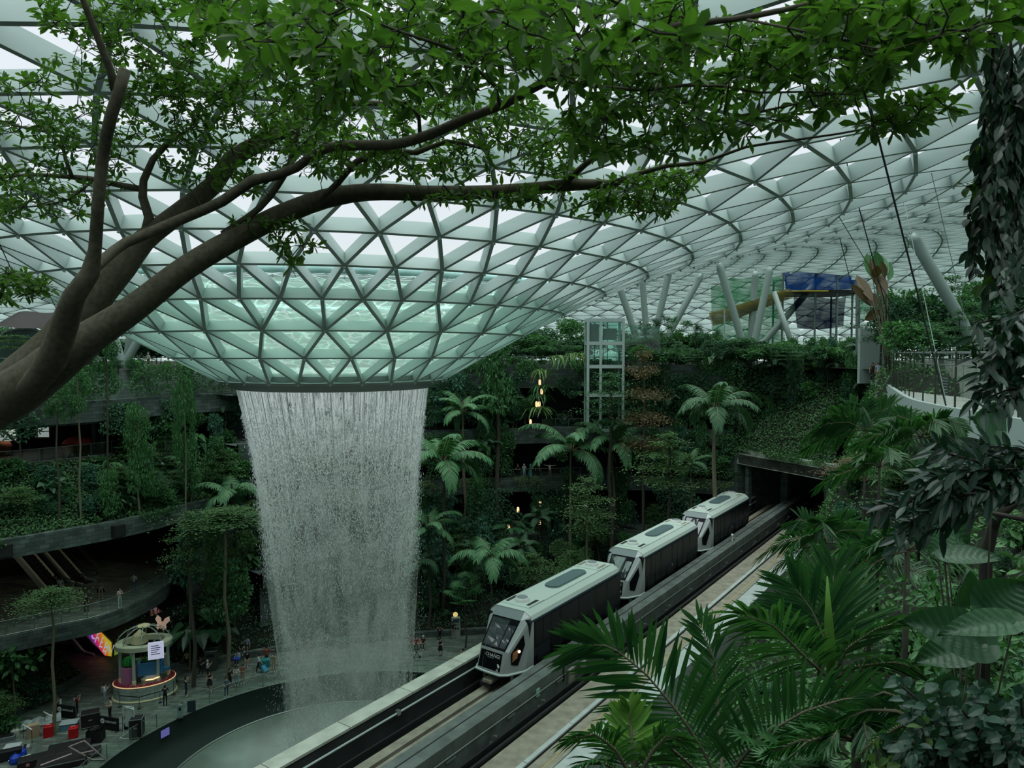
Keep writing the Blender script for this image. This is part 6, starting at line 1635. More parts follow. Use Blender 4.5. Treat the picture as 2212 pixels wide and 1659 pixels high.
# ================================================================== FLOWER GAZEBO
GA = Vector((-30.2, 57.9, 0)); r = empty('flower_gazebo', GA, .35, 'oval flower gazebo with pink potted plants, white ring roof and a butterfly', 'gazebo')
gx, gy = 2.1, 1.5
def oval(s, z, n=40): return [(gx * s * math.cos(2 * PI * i / n), gy * s * math.sin(2 * PI * i / n), z) for i in range(n)]
def oring(prof, n=40):
 mb = MB(); vs = []; fs = []
 for s, z in prof: vs += oval(s, z, n)
 for i in range(len(prof) - 1):
  for k in range(n): fs.append((i * n + k, i * n + (k + 1) % n, (i + 1) * n + (k + 1) % n, (i + 1) * n + k))
 return mb.add(vs, fs)
brick = stone_mat('white_brick', (.34, .42, .38), .6, .22, mortar=(.15, .2, .18), var=.06)
oring([(1.0, .08), (1.0, .92), (.97, .95)]).build('base_wall', brick, r)
oring([(1.04, 0), (1.06, .04), (1.04, .1), (1.0, .1)]).build('foot_rim', M['cream'], r)
MB().tube(oval(1.0, .95), .035, 6, closed=True).build('lit_rim', pmat('warm_rim', (.6, .45, .25), .5, emit=(1, .6, .3), estr=.5), r)
MB().tube(oval(.80, .97), .035, 6, closed=True).build('inner_rim', pmat('warm_rim_inner', (.6, .45, .25), .5, emit=(1, .6, .3), estr=.4), r)
mb = MB(); o_ = oval(.98, .9); mb.add(o_, [tuple(range(len(o_)))]); mb.build('bed', M['soil'], r)
fl = MB(); g = np.random.default_rng(9)
for i in range(900):
 a = g.random() * 2 * PI; s = .80 + .18 * g.random(); x, y = gx * s * math.cos(a), gy * s * math.sin(a); z = .93 + .1 * g.random(); w = .045
 fl.add([(x - w, y - w, z), (x + w, y - w, z + .02), (x + w, y + w, z), (x - w, y + w, z + .03), (x, y, z + .07)], [(0, 1, 4), (1, 2, 4), (2, 3, 4), (3, 0, 4)])
o = fl.build('red_flowers', leaf_mat('red_petals', (.14, .006, .02), (.42, .05, .10), trans=.2), r); o['kind'] = 'stuff'
mb = MB(); o_ = oval(.79, .96); mb.add(o_, [tuple(range(len(o_)))]); mb.build('inner_floor', pmat('sage_floor', (.07, .12, .06), .7), r)
WG = pmat('pale_sage_paint', (.36, .46, .40), .5)
for k in range(6):
 a = 2 * PI * (k + .15) / 6; x, y = gx * .76 * math.cos(a), gy * .76 * math.sin(a)
 c = MB().lathe([(.12, .96), (.11, 3.1), (.12, 3.2)], 14, Matrix.Translation((x, y, 0))).build('pillar', WG, r)
 MB().lathe([(.16, .96), (.15, 1.25), (.12, 1.3)], 14, Matrix.Translation((x, y, 0))).build('pillar_foot', M['cream'], c)
oring([(.66, 3.15), (.92, 3.15), (.93, 3.42), (.90, 3.48), (.68, 3.48), (.66, 3.15)]).build('ring_roof', pmat('pale_lime_paint', (.46, .52, .36), .5), r)
for k in range(8):
 a = 2 * PI * k / 8; pts = [(gx * .84 * math.cos(a) * math.cos(t), gy * .84 * math.sin(a) * math.cos(t), 3.48 + .95 * math.sin(t)) for t in np.linspace(0, PI / 2 - .15, 9)]
 rb = MB().tube(pts, .035, 6).build('dome_rib', WG, r)
 tw = MB()
 for p in pts[1:-1]:
  for q in range(5):
   d_ = Vector((rnd.uniform(-1, 1), rnd.uniform(-1, 1), rnd.uniform(-.5, 1))).normalized() * .12
   tw.add([Vector(p), Vector(p) + d_ + Vector((.03, 0, 0)), Vector(p) + d_ * 1.2, Vector(p) + d_ - Vector((.03, 0, 0))], [(0, 1, 2, 3)])
 tw.build('garland', M['leaf_brown'] if k % 2 else M['leaf_bush'], rb)
MB().lathe([(0, 4.5), (.42, 4.46), (.45, 4.40), (.1, 4.36)], 20).build('dome_cap', M['cream'], r)
bt = MB()
for s in (-1, 1): bt.add([(0, 0, 0), (s * .12, 0, .42), (s * .40, .05, .58), (s * .52, .06, .32), (s * .30, .04, .06), (s * .38, .05, -.16), (s * .2, .03, -.32), (s * .03, 0, -.16)], [(0, 1, 2, 3, 4), (0, 4, 5, 6, 7)])
bt.tube([(0, -.02, -.25), (0, -.02, .22)], .04, 6); o = bt.build('butterfly', pmat('peach_butterfly', (.62, .42, .34), .6, emit=(1, .6, .45), estr=.15), r); o.location = (1.2, .1, 4.3); o.rotation_euler = (-.2, .25, .1)
sg = MB().bbox(-.52, .52, -.03, .03, -.55, .55, .06).build('lit_notice', pmat('white_lit_notice', (.5, .52, .6), .5, emit=(.62, .64, .85), estr=.5), r); sg.location = (.95, -1.38, 3.15); sg.rotation_euler = (0, 0, .05)
ln = MB()
for i, w in enumerate((.5, .62, .55, .4, .6)): ln.box(-.32, -.32 + w, -.035, -.031, .28 - i * .13, .33 - i * .13)
ln.build('notice_line', pmat('violet_ink', (.12, .1, .3), .6), sg)
MB().lathe([(.6, 0), (.45, .5), (.02, .85)], 18, Matrix.Translation((-.4, .9, 3.1)), cap=False).build('pale_lampshade', M['cream'], r)
MB().bbox(-1.4, .1, .55, .9, .96, 2.1, .05).build('sage_planter', pmat('sage_planter', (.16, .26, .08), .6), r); MB().bbox(.3, 1.4, .55, .95, .96, 2.2, .05).build('cream_planter', M['cream'], r)
PINKP = pmat('pink_pot_paint', (.38, .14, .26), .5); BLUEP = pmat('blue_pot_paint', (.04, .17, .33), .5)
r.scale = (1.1, 1.1, 1.28)
Rg = Matrix.Rotation(.35, 4, 'Z')
p1 = empty('pink_planter', GA + (Rg @ Vector((-1.05, -.45, .96))), .35, 'faceted pink planter with round green cactus in the gazebo', 'planter')
MB().prism([(-.48, -.4), (.05, -.55), (.5, -.35), (.45, .4), (-.45, .4)], .08, 1.15).build('pot', PINKP, p1); MB().box(-.35, -.15, -.4, -.2, 0, .1).build('foot', PINKP, p1); MB().box(.1, .3, -.4, -.2, 0, .1).build('foot', PINKP, p1)
ct = MB()
for k in range(12):
 a = 2 * PI * k / 12; ct.tube([(.12 * math.cos(a), .12 * math.sin(a), 1.1), (.42 * math.cos(a), .38 * math.sin(a), 1.35), (.32 * math.cos(a), .3 * math.sin(a), 1.65), (.03 * math.cos(a), .03 * math.sin(a), 1.78)], [.06, .11, .10, .03], 6)
ct.build('cactus', pmat('bright_cactus', (.02, .26, .04), .5), p1, smooth=True)
p2 = empty('blue_planter', GA + (Rg @ Vector((.55, -.5, .96))), .35, 'blue trough planter with stubby arms and leafy plant in the gazebo', 'planter')
MB().add([(-.85, -.4, .5), (.85, -.4, .5), (.85, .4, .5), (-.85, .4, .5), (-.85, -.4, 1.35), (.85, -.4, 1.35), (.85, .4, 1.35), (-.85, .4, 1.35), (-.7, -.28, 1.35), (.7, -.28, 1.35), (.7, .28, 1.35), (-.7, .28, 1.35), (-.7, -.28, 1.0), (.7, -.28, 1.0), (.7, .28, 1.0), (-.7, .28, 1.0)],
   [(0, 3, 2, 1), (0, 1, 5, 4), (1, 2, 6, 5), (2, 3, 7, 6), (3, 0, 4, 7), (4, 5, 9, 8), (5, 6, 10, 9), (6, 7, 11, 10), (7, 4, 8, 11), (8, 9, 13, 12), (9, 10, 14, 13), (10, 11, 15, 14), (11, 8, 12, 15), (12, 13, 14, 15)]).build('trough', BLUEP, p2)
for s in (-1, 1): MB().bbox(s * .85 - .12, s * .85 + .28 * s + .12, -.3, -.05, .62, .9, .05).build('arm', BLUEP, p2)
MB().lathe([(.7, 0), (.72, .25), (.5, .5)], 20).build('plinth', pmat('plinth_pale', (.36, .36, .30), .6), p2); MB().tube([(-.3, -.68, .3), (.2, -.72, .32), (.6, -.5, .35)], .04, 6).build('light_strip', M['lantern_glow'], p2)
lf = MB()
for i in range(40):
 a = rnd.random() * 2 * PI; d_ = Vector((math.cos(a) * rnd.uniform(.2, .6), math.sin(a) * rnd.uniform(.1, .4), rnd.uniform(.5, 1.0))); b0 = Vector((rnd.uniform(-.5, .5), rnd.uniform(-.15, .15), 1.0)); s_ = d_.cross(Vector((0, 0, 1))).normalized() * .1
 lf.add([b0, b0 + d_ * .6 + s_, b0 + d_, b0 + d_ * .6 - s_], [(0, 1, 2, 3)])
lf.build('foliage', M['leaf_bush'], p2)
for q_ in (p1, p2): q_.location.z = 1.235; q_.scale = (1.1, 1.1, 1.2)
# rope stanchions around the gazebo
SP = [(259, 1527), (301, 1531), (346, 1518), (242, 1494), (375, 1500), (381, 1472)]
sm = MB().lathe([(.17, 0), (.17, .02), (.02, .04), (.02, .95), (.03, .97)], 12).mesh('post')
SL = ['post of the rope barrier at the front left of the gazebo', 'post of the rope barrier in front of the gazebo', 'post of the rope barrier in front of the person in black', 'post of the rope barrier far left of the gazebo', 'post of the rope barrier right of the gazebo', 'post of the rope barrier right and behind the gazebo']
sp = [at_z(x, y, 0) for x, y in SP]
for p, lab in zip(sp, SL):
 o = mesh_obj('barrier_post', sm, M['dark_steel']); o.location = p; tag(o, lab, 'barrier post', None)
for i, j, lab in ((3, 0, 'belt of the barrier at the left of the gazebo'), (0, 1, 'belt of the barrier along the gazebo front'), (1, 2, 'belt of the barrier along the right front of the gazebo'), (4, 5, 'belt of the barrier along the right side of the gazebo')):
 o = MB().bar(sp[i] + Vector((0, 0, .92)), sp[j] + Vector((0, 0, .92)), .02, .06).build('barrier_belt', M['black']); tag(o, lab, 'barrier belt')
# ================================================================== PLANT BUILDING BLOCKS
def unit(v): return v / (np.linalg.norm(v, axis=-1, keepdims=True) + 1e-9)
def cards(P, D, N, L, W, fold=0.12):
 """one folded four-point leaf per row"""
 P = np.asarray(P, float); D = unit(np.asarray(D, float)); N = np.asarray(N, float)
 S = unit(np.cross(D, N)); N = unit(np.cross(S, D)); n = len(P)
 L = np.broadcast_to(np.asarray(L, float), (n,))[:, None]; W = np.broadcast_to(np.asarray(W, float), (n,))[:, None]
 V = np.stack([P, P + D * L * .5 + S * W * .5 + N * W * fold, P + D * L, P + D * L * .5 - S * W * .5 + N * W * fold], 1).reshape(-1, 3)
 return V, np.arange(4 * n).reshape(n, 4)
def blades(P, D, N, L, W, prof, rows=5, fold=.15, droop=0.0, g=None):
 """leaves with a midrib: rows x 3 points each"""
 P = np.asarray(P, float); D = unit(np.asarray(D, float)); N = np.asarray(N, float)
 S = unit(np.cross(D, N)); N = unit(np.cross(S, D)); n = len(P)
 L = np.broadcast_to(np.asarray(L, float), (n,))[:, None]; W = np.broadcast_to(np.asarray(W, float), (n,))[:, None]
 dr = np.broadcast_to(np.asarray(droop, float), (n,))[:, None]
 out = []
 down = np.array([0, 0, -1.0])
 for i in range(rows):
  t = i / (rows - 1); w = prof(t)
  c = P + D * L * t + down * (dr * L * t * t)
  out += [c + S * W * w * .5 + N * W * w * fold, c, c - S * W * w * .5 + N * W * w * fold]
 V = np.stack(out, 1).reshape(-1, 3); k = rows * 3
 f = []
 for i in range(rows - 1):
  a = i * 3
  f += [(a, a + 1, a + 4, a + 3), (a + 1, a + 2, a + 5, a + 4)]
 Fq = (np.array(f)[None] + (np.arange(n) * k)[:, None, None]).reshape(-1, 4)
 return V, Fq
def ob(t): return max(.02, (t ** .9) * (1.0 - t) ** .38 * 1.75)          # blunt, widest towards the tip
def lance(t): return max(.02, math.sin(PI * min(1, t * .96 + .03)) ** .8)
def heart(t): return max(.02, (1 - t) ** .75 * min(1, .55 + 3.0 * t) * 1.25)
def strap(t): return max(.05, (1 - t ** 3) * min(1, .5 + 3 * t))
def join(parts):
 Vs, Fs, o = [], [], 0
 for V, Fq in parts:
  Vs.append(V); Fs.append(Fq + o); o += len(V)
 return np.concatenate(Vs), np.concatenate(Fs)
def rand_dirs(g, n, up=0.0, flat=1.0):
 d = g.normal(0, 1, (n, 3)); d[:, 2] = d[:, 2] * flat + up
 return unit(d)
# ---- crown prototypes in a box x,y -0.5..0.5, z 0..1
def crown_tier(seed, tiers, leaf=.032, n=2600):
 g = np.random.default_rng(seed); parts = []
 tot = sum(r for _, r in tiers)
 for z, R in tiers:
  k = int(n * R / tot); nb = max(5, int(12 * R / .5))
  cs = []
  for b in range(nb):
   a = 2 * PI * b / nb + g.normal(0, .25); L = R * (.55 + .5 * g.random())
   q = int(k / nb); t = g.random(q) ** .6
   sp = .10 * R + .15 * R * t
   x = np.cos(a) * L * t + g.normal(0, 1, q) * sp; y = np.sin(a) * L * t + g.normal(0, 1, q) * sp
   zz = z + .10 * R * (1 - t) + g.normal(0, .022, q) + .03 * math.sin(b * 2.3)
   cs.append(np.c_[x, y, zz])
  P = np.concatenate(cs); D = rand_dirs(g, len(P), .05, .35); N = rand_dirs(g, len(P), 3.0, .5)
  parts.append(cards(P, D, N, leaf * (.7 + .7 * g.random(len(P))), leaf * .55))
 return join(parts)
def crown_blob(seed, nb, leaf=.05, n=2600, shape=(1, 1, 1), shell=.9, ratio=.5, up=.4, size=.2):
 g = np.random.default_rng(seed); cs = []; ns = []
 for b in range(nb):
  d = rand_dirs(g, 1)[0]; r = shell * (.35 + .65 * g.random() ** .5) * .40
  c = np.array([d[0] * r * shape[0], d[1] * r * shape[1], .5 + d[2] * r * shape[2] * 1.05])
  q = int(n / nb); dd = rand_dirs(g, q, .25); rr = size * (.5 + .5 * g.random()) * (.75 + .3 * g.random(q))
  cs.append(c + dd * rr[:, None] * np.array([.62, .62, .5])); ns.append(dd)
 P = np.concatenate(cs); O = np.concatenate(ns)
 D = unit(O + rand_dirs(g, len(P)) * .8 + np.array([0, 0, -.25])); N = unit(O * .6 + rand_dirs(g, len(P), up * 2))
 return cards(P, D, N, leaf * (.65 + .7 * g.random(len(P))), leaf * ratio)
def crown_column(seed, leaf=.085, n=2600, nb=28):
 g = np.random.default_rng(seed); cs = []; ns = []
 for b in range(nb):
  z = (b + g.random()) / nb; R = .30 * (1 - .45 * z) * (.5 + g.random())
  a = g.random() * 2 * PI; c = np.array([math.cos(a) * R, math.sin(a) * R, z])
  q = int(n / nb); dd = rand_dirs(g, q, .1); rr = (.10 + .10 * g.random())
  cs.append(c + dd * rr * np.array([1.2, 1.2, .42])); ns.append(dd)
 P = np.concatenate(cs); O = np.concatenate(ns); P[:, 2] = np.clip(P[:, 2], 0, 1)
 D = unit(O + rand_dirs(g, len(P)) * .7 + np.array([0, 0, -.35])); N = unit(O * .5 + rand_dirs(g, len(P), 1.0))
 return cards(P, D, N, leaf * (.6 + .8 * g.random(len(P))), leaf * .5)
def frond_arrays(pts, leaf_len, leaf_w, nl, side, lift=.15, droop=.35, start=.12, taper=(.55, 1.0, .45), g=None, jitter=.12, fwd=.75):
 """leaflets along a rachis; side: unit vector across the frond"""
 pts = np.asarray(pts, float); k = len(pts)
 s = np.linspace(0, k - 1, 60)
 C = np.stack([np.interp(s, np.arange(k), pts[:, i]) for i in range(3)], 1)
 for _ in range(3): C[1:-1] = (C[:-2] + 2 * C[1:-1] + C[2:]) / 4
 t = start + (1 - start) * (np.arange(nl) + .5) / nl
 idx = t * 59; i0 = np.clip(idx.astype(int), 0, 58); f = (idx - i0)[:, None]
 P = C[i0] * (1 - f) + C[i0 + 1] * f; Tn = unit(C[np.clip(i0 + 2, 0, 59)] - C[np.clip(i0 - 1, 0, 59)])
 sv = np.asarray(side, float); g = g or nrg
 parts = []
 for sg in (1, -1):
  S = unit(np.cross(np.cross(Tn, sv[None]), Tn)) * sg
  Nn = unit(np.cross(Tn, S)); Nn[Nn[:, 2] < 0] *= -1
  D = unit(S * (1 - .55 * t[:, None] ** 2) + Tn * (fwd * (.55 + .9 * t[:, None])) + Nn * lift + g.normal(0, jitter, (nl, 3)))
  L = leaf_len * np.interp(t, [start, .4, 1], taper) * (.9 + .2 * g.random(nl))
  parts.append(blades(P, D, Nn, L, leaf_w * np.ones(nl), lance, rows=5, fold=.12, droop=droop))
 V, Fq = join(parts)
 return V, Fq, C
def crown_palm(seed, nf=12, leaf=.13, lw=.022, nl=52, hi=1.35, lo=.35, bend=2.0):
 """arching fronds from the centre bottom of the unit box, about .5 long in plan"""
 g = np.random.default_rng(seed); parts = []; rach = MB()
 for i in range(nf):
  a = 2.4 * i + g.normal(0, .15); q = (i + .5) / nf; th0 = lo + (hi - lo) * q; L = .62 * (.85 + .25 * g.random()); bd = bend * (.75 + .5 * g.random()) * (1.05 - .25 * q)
  d = np.array([math.cos(a), math.sin(a), 0]); p = np.array([0, 0, .3]); pts = [p]
  for t in np.linspace(0, 1, 12)[1:]:
   th = th0 - bd * t ** 1.4; p = p + (d * math.cos(th) + np.array([0, 0, math.sin(th)])) * L / 11; pts.append(p)
  V, Fq, C = frond_arrays(pts, leaf, lw, nl, np.array([-d[1], d[0], 0]), lift=.05, droop=.55, g=g, start=.16, jitter=.07, fwd=.5, taper=(.7, 1, .45))
  parts.append((V, Fq)); rach.tube([tuple(c) for c in C[::6]], [.007 * (1 - .8 * j / 9) + .002 for j in range(10)], 4, cap=False)
 V, Fq = join(parts)
 return V, Fq, rach
def crown_fan(seed, nf=12, seg=16):
 g = np.random.default_rng(seed); parts = []
 for i in range(nf):
  a = 2 * PI * i * .618; el = .2 + 1.0 * g.random(); R = .40 * (.5 + .5 * g.random())
  c = np.array([math.cos(a) * R * math.cos(el), math.sin(a) * R * math.cos(el), .25 + .6 * math.sin(el) * g.random() + .1])
  out = unit(np.array([math.cos(a), math.sin(a), .35 + g.normal(0, .2)])); s = unit(np.cross(out, [0, 0, 1.0])); n = np.cross(s, out)
  th = np.linspace(-2.3, 2.3, seg); D = np.cos(th)[:, None] * out + np.sin(th)[:, None] * s + n * .1
  P = np.repeat(c[None], seg, 0)
  parts.append(blades(P, D, np.repeat(n[None], seg, 0), .19 * np.ones(seg), .035 * np.ones(seg), strap, rows=4, fold=.2, droop=.15))
 return join(parts)
def crown_straps(seed, n=90, L=.55, w=.035, arch=.7):
 g = np.random.default_rng(seed); a = g.random(n) * 2 * PI; el = .4 + 1.0 * g.random(n)
 P = np.c_[g.normal(0, .07, n), g.normal(0, .07, n), np.zeros(n) + .02]
 D = np.c_[np.cos(a) * np.cos(el), np.sin(a) * np.cos(el), np.sin(el)]
 N = np.c_[-np.cos(a) * np.sin(el), -np.sin(a) * np.sin(el), np.cos(el)]
 return blades(P, D, N, L * (.7 + .6 * g.random(n)), w * np.ones(n), strap, rows=5, fold=.15, droop=arch)
def crown_big(seed, n=34, L=.30, prof=heart):
 g = np.random.default_rng(seed); a = g.random(n) * 2 * PI; R = .34 * g.random(n) ** .6; z = .25 + .6 * (1 - R / .4) * g.random(n) + .1
 P = np.c_[np.cos(a) * R, np.sin(a) * R, z]; D = unit(np.c_[np.cos(a), np.sin(a), -.45 + .3 * g.normal(0, 1, n)]); N = unit(np.c_[np.cos(a) * .6, np.sin(a) * .6, np.ones(n)] + g.normal(0, .2, (n, 3)))
 return blades(P, D, N, L * (.7 + .5 * g.random(n)), L * .72 * np.ones(n), prof, rows=6, fold=.16, droop=.2)
def crown_rosettes(seed, heads=7, per=46):
 g = np.random.default_rng(seed); parts = []
 for h in range(heads):
  a = g.random() * 2 * PI; R = .34 * g.random() ** .5; c = np.array([math.cos(a) * R, math.sin(a) * R, .35 + .5 * g.random()])
  D = rand_dirs(g, per, .35); P = np.repeat(c[None], per, 0)
  parts.append(blades(P, D, rand_dirs(g, per, 1), .20 * (.8 + .4 * g.random(per)), .018 * np.ones(per), strap, rows=3, fold=.15, droop=.2))
 return join(parts)
def crown_hang(seed, n=60):
 """drooping fern fronds from the top of the box"""
 g = np.random.default_rng(seed); a = g.random(n) * 2 * PI; el = -.1 + .9 * g.random(n)
 P = np.c_[g.normal(0, .12, n), g.normal(0, .12, n), .75 + .1 * g.random(n)]
 D = np.c_[np.cos(a) * np.cos(el), np.sin(a) * np.cos(el), np.sin(el)]; N = np.c_[-np.cos(a) * np.sin(el), -np.sin(a) * np.sin(el), np.cos(el)]
 return blades(P, D, N, .46 * (.7 + .5 * g.random(n)), .05 * np.ones(n), strap, rows=6, fold=.1, droop=1.1)
PROTO = {}
def proto(name, VF): PROTO[name] = np_mesh(name, VF[0], VF[1])
proto('tier1', crown_tier(1, [(.50, .5), (.72, .40), (.9, .22)], n=3000, leaf=.036))
proto('tier2', crown_tier(2, [(.15, .42), (.38, .48), (.6, .38), (.8, .28), (.94, .14)], n=3600, leaf=.034))
proto('tier3', crown_tier(3, [(.05, .30), (.25, .45), (.42, .36), (.58, .46), (.75, .34), (.9, .2)], n=3600, leaf=.032))
proto('bush1', crown_blob(11, 26, leaf=.07, n=2900, size=.23)); proto('bush2', crown_blob(12, 34, leaf=.055, n=3600, size=.22)); proto('bush3', crown_blob(13, 20, leaf=.10, n=1700, ratio=.42, size=.25))
proto('broad1', crown_blob(14, 26, leaf=.13, n=1200, ratio=.55, size=.24)); proto('broad2', crown_blob(15, 18, leaf=.14, n=520, ratio=.6, size=.26))
proto('airy1', crown_blob(16, 20, leaf=.06, n=2000, size=.18)); proto('column1', crown_column(21)); proto('column2', crown_column(22, leaf=.12, n=1400, nb=22)); proto('column3', crown_column(23, leaf=.065, n=3200, nb=36))
pv = crown_palm(31); proto('palm1', pv); PALM_R = {}
PALM_R['palm1'] = pv[2].mesh('rachis')
pv = crown_palm(32, nf=10, lo=.2, bend=1.8); proto('palm2', pv); PALM_R['palm2'] = pv[2].mesh('rachis')
pv = crown_palm(33, nf=9, lo=.5, bend=2.3, leaf=.15); proto('palm3', pv); PALM_R['palm3'] = pv[2].mesh('rachis')
proto('fan1', crown_fan(41)); proto('fan2', crown_fan(42, nf=18, seg=14)); proto('strap1', crown_straps(51)); proto('strap2', crown_straps(52, n=140, L=.5, w=.025)); proto('big1', crown_big(61)); proto('big2', crown_big(62, n=24, L=.36)); proto('yucca', crown_rosettes(71)); proto('hang1', crown_hang(81))
trunk_m = MB().tube([(0, 0, -.02), (.012, 0, .25), (-.01, .01, .5), (.008, -.008, .75), (0, 0, 1)], [1.0, .9, .8, .7, .55], 8).mesh('trunk')
# trunk mesh: unit height, unit radius in x,y after scaling separately
def trunk_variants():
 out = []
 for s in range(4):
  g = np.random.default_rng(100 + s)
  pts = [(0, 0, -.02)] + [(g.normal(0, .9), g.normal(0, .9), t) for t in (.25, .5, .75)] + [(0, 0, 1)]
  mb = MB(); n = 8; vs = []; fs = []
  for i, p in enumerate(pts):
   r = 1.0 - .45 * i / 4
   for k in range(n): a = 2 * PI * k / n; vs.append((p[0] + r * math.cos(a), p[1] + r * math.sin(a), p[2]))
  for i in range(4):
   for k in range(n): fs.append((i * n + k, i * n + (k + 1) % n, (i + 1) * n + (k + 1) % n, (i + 1) * n + k))
  out.append(mb.add(vs, fs).mesh('trunk', True))
 return out
TRUNKS = trunk_variants()
_mat_mesh = {}
def mesh_with(me, mat):
 k = (me.name, mat.name)
 if k not in _mat_mesh:
  c = me.copy(); c.materials.clear(); c.materials.append(mat); _mat_mesh[k] = c
 return _mat_mesh[k]
# ground under a point
dgp = bpy.context.evaluated_depsgraph_get(); dgp.update()
_tv, _tf = [], []
for o in solids:
 me = o.data; mw = o.matrix_world; b0 = len(_tv)
 _tv.extend([mw @ v.co for v in me.vertices]); _tf.extend([[b0 + i for i in p.vertices] for p in me.polygons])
GB = BVHTree.FromPolygons(_tv, _tf)
def ground(x, y, z):
 h = GB.ray_cast(Vector((x, y, z)), Vector((0, 0, -1)), 60)
 return None if h[0] is None else h[0].z
def hit(px, py):
 r = ray(px, py).normalized(); h = GB.ray_cast(Vector((0, 0, CAM_Z)), r, 200)
 return None if h[0] is None else (h[0], h[1])
KIND = {'tier': ('layered_tree', 'layered tree', 'tree'), 'bush': ('leafy_tree', 'rounded leafy tree', 'tree'), 'broad': ('broadleaf_tree', 'broad leaved tree', 'tree'), 'airy': ('airy_tree', 'loose airy tree', 'tree'), 'column': ('climber_tree', 'slender tree wrapped in climbers', 'tree'),
  'palm': ('feather_palm', 'feather palm', 'palm'), 'fan': ('fan_palm', 'fan palm', 'palm'), 'strap': ('strap_plant', 'strap leaved clump', 'plant'), 'big': ('heart_leaf_plant', 'big heart leaved plant', 'plant'), 'yucca': ('yucca', 'spiky yucca', 'plant'), 'hang': ('hanging_fern', 'hanging fern', 'fern')}
COLW = {'leaf_tier': 'green', 'leaf_tier_dark': 'dark green', 'leaf_rust': 'rusty brown', 'leaf_bush': 'mid green', 'leaf_dark': 'dark', 'leaf_blue': 'blue green', 'leaf_lime': 'lime green', 'leaf_palm': 'bright', 'leaf_big': 'deep green', 'leaf_canopy': 'fresh green', 'leaf_palm_near': 'glossy'}
PLANTS = []
def plant(pk, x, y, z0, H, Wd, mat, trunk=None, clear=0.0, label=None, tilt=0.0, D=None):
 """root at (x,y,z0); crown from z0+clear up to z0+H; crown width Wd"""
 base = pk.rstrip('0123456789'); nm, ph, cat = KIND[base]
 if base in ('strap', 'big', 'bush', 'fan', 'hang', 'airy') and H < 2.6: nm, ph, cat = {'bush': ('shrub', 'rounded shrub', 'shrub'), 'airy': ('shrub', 'loose shrub', 'shrub')}.get(base, (nm, ph, cat))
 r = empty(nm, (x, y, z0), rnd.random() * 2 * PI)
 o = mesh_obj('crown' if base == 'palm' else 'foliage', mesh_with(PROTO[pk], M[mat]), None, r)
 ch = H - clear; o.location = (0, 0, clear); o.scale = (Wd, (D or Wd), ch if base != 'palm' else Wd)
 if base == 'palm':
  q = mesh_obj('rachis', mesh_with(PALM_R[pk], M['trunk_pale']), None, o)
  o.location = (0, 0, H - .5 * Wd)
  top = H
 else: top = clear + ch * (.85 if base in ('tier', 'column', 'airy', 'bush', 'broad') else .35)
 tr = trunk if trunk is not None else max(.05, .012 * H)
 if base != 'hang':
  t = mesh_obj('trunk' if cat in ('tree', 'palm') else 'stem', mesh_with(TRUNKS[rnd.randrange(4)], M['trunk_pale' if rnd.random() < .5 else 'trunk_dark']), None, r)
  t.scale = (tr, tr, top); t.location = (0, 0, 0)
 r['category'] = cat
 px, py, dd = proj((x, y, z0 + H * .6))
 PLANTS.append((r, ph, mat, px, py, label, H, Wd))
 if label: r['label'] = label
 return r
def plant_px(pk, px, py_top, py_bot, wpx, Y, mat, label=None, trunk=None, clear=None, depth=None):
 """crown seen between py_top and py_bot at px, at depth Y; rooted on the ground below"""
 top = at_y(px, py_top, Y); bot = at_y(px, py_bot, Y)
 z0 = ground(top.x, top.y, bot.z + .3)
 if z0 is None: z0 = bot.z - 1
 return plant(pk, top.x, top.y, z0, top.z - z0, wpx * Y / F_PX, mat, trunk, max(0, bot.z - z0), label, D=depth)
# ================================================================== PLANTS THAT STAND OUT
L_ = plant_px
L_('tier2', 1392, 757, 1000, 145, 76, 'leaf_rust', 'tall rusty brown layered tree right of the lift tower', .2)
L_('palm1', 955, 960, 1090, 215, 73, 'leaf_palm', 'large bright feather palm just right of the waterfall')
L_('palm2', 1235, 935, 1040, 205, 80, 'leaf_palm', 'large bright feather palm in front of the third level band')
L_('palm1', 1325, 930, 1040, 175, 81, 'leaf_palm', 'bright feather palm right beside the larger one below the lift tower')
L_('palm3', 1060, 1180, 1262, 165, 68, 'leaf_palm', 'bright feather palm above the roof of the leading car, on the left')
L_('palm2', 925, 1115, 1170, 130, 70, 'leaf_palm', 'bright feather palm beside the lower right edge of the waterfall')
L_('palm3', 500, 1045, 1110, 150, 66, 'leaf_palm', 'feather palm left of the waterfall with one yellow spear')
L_('palm2', 1000, 865, 930, 130, 80, 'leaf_palm', 'dark slender feather palm right of the waterfall lip')
L_('palm1', 1545, 850, 960, 190, 68, 'leaf_tier_dark', 'dusky feather palm left of the tunnel slope')
L_('tier1', 485, 1098, 1150, 230, 60, 'leaf_tier', 'wide flat topped layered tree left of the waterfall')
L_('tier2', 410, 1105, 1250, 130, 59, 'leaf_tier', 'layered tree with bare stem right of the slate band')
L_('tier2', 1150, 1195, 1265, 130, 72, 'leaf_tier', 'pale layered tree behind the leading car roof, left of two')
L_('tier2', 1240, 1190, 1262, 140, 72, 'leaf_tier', 'pale layered tree behind the leading car roof, right of two')
L_('tier2', 1270, 1030, 1160, 150, 72, 'leaf_tier', 'yellowish layered tree hanging over the third level band')
L_('tier2', 1445, 935, 1060, 190, 72, 'leaf_tier', 'broad layered tree above the third train car')
L_('tier3', 1320, 800, 920, 170, 79, 'leaf_tier_dark', 'dark layered tree in front of the lift tower foot')
L_('tier2', 1395, 705, 790, 180, 88, 'leaf_tier_dark', 'dark layered tree behind the rusty one at the top garden')
L_('tier1', 1895, 978, 1035, 170, 50, 'leaf_lime', 'lime green flat topped tree right of the tunnel mouth')
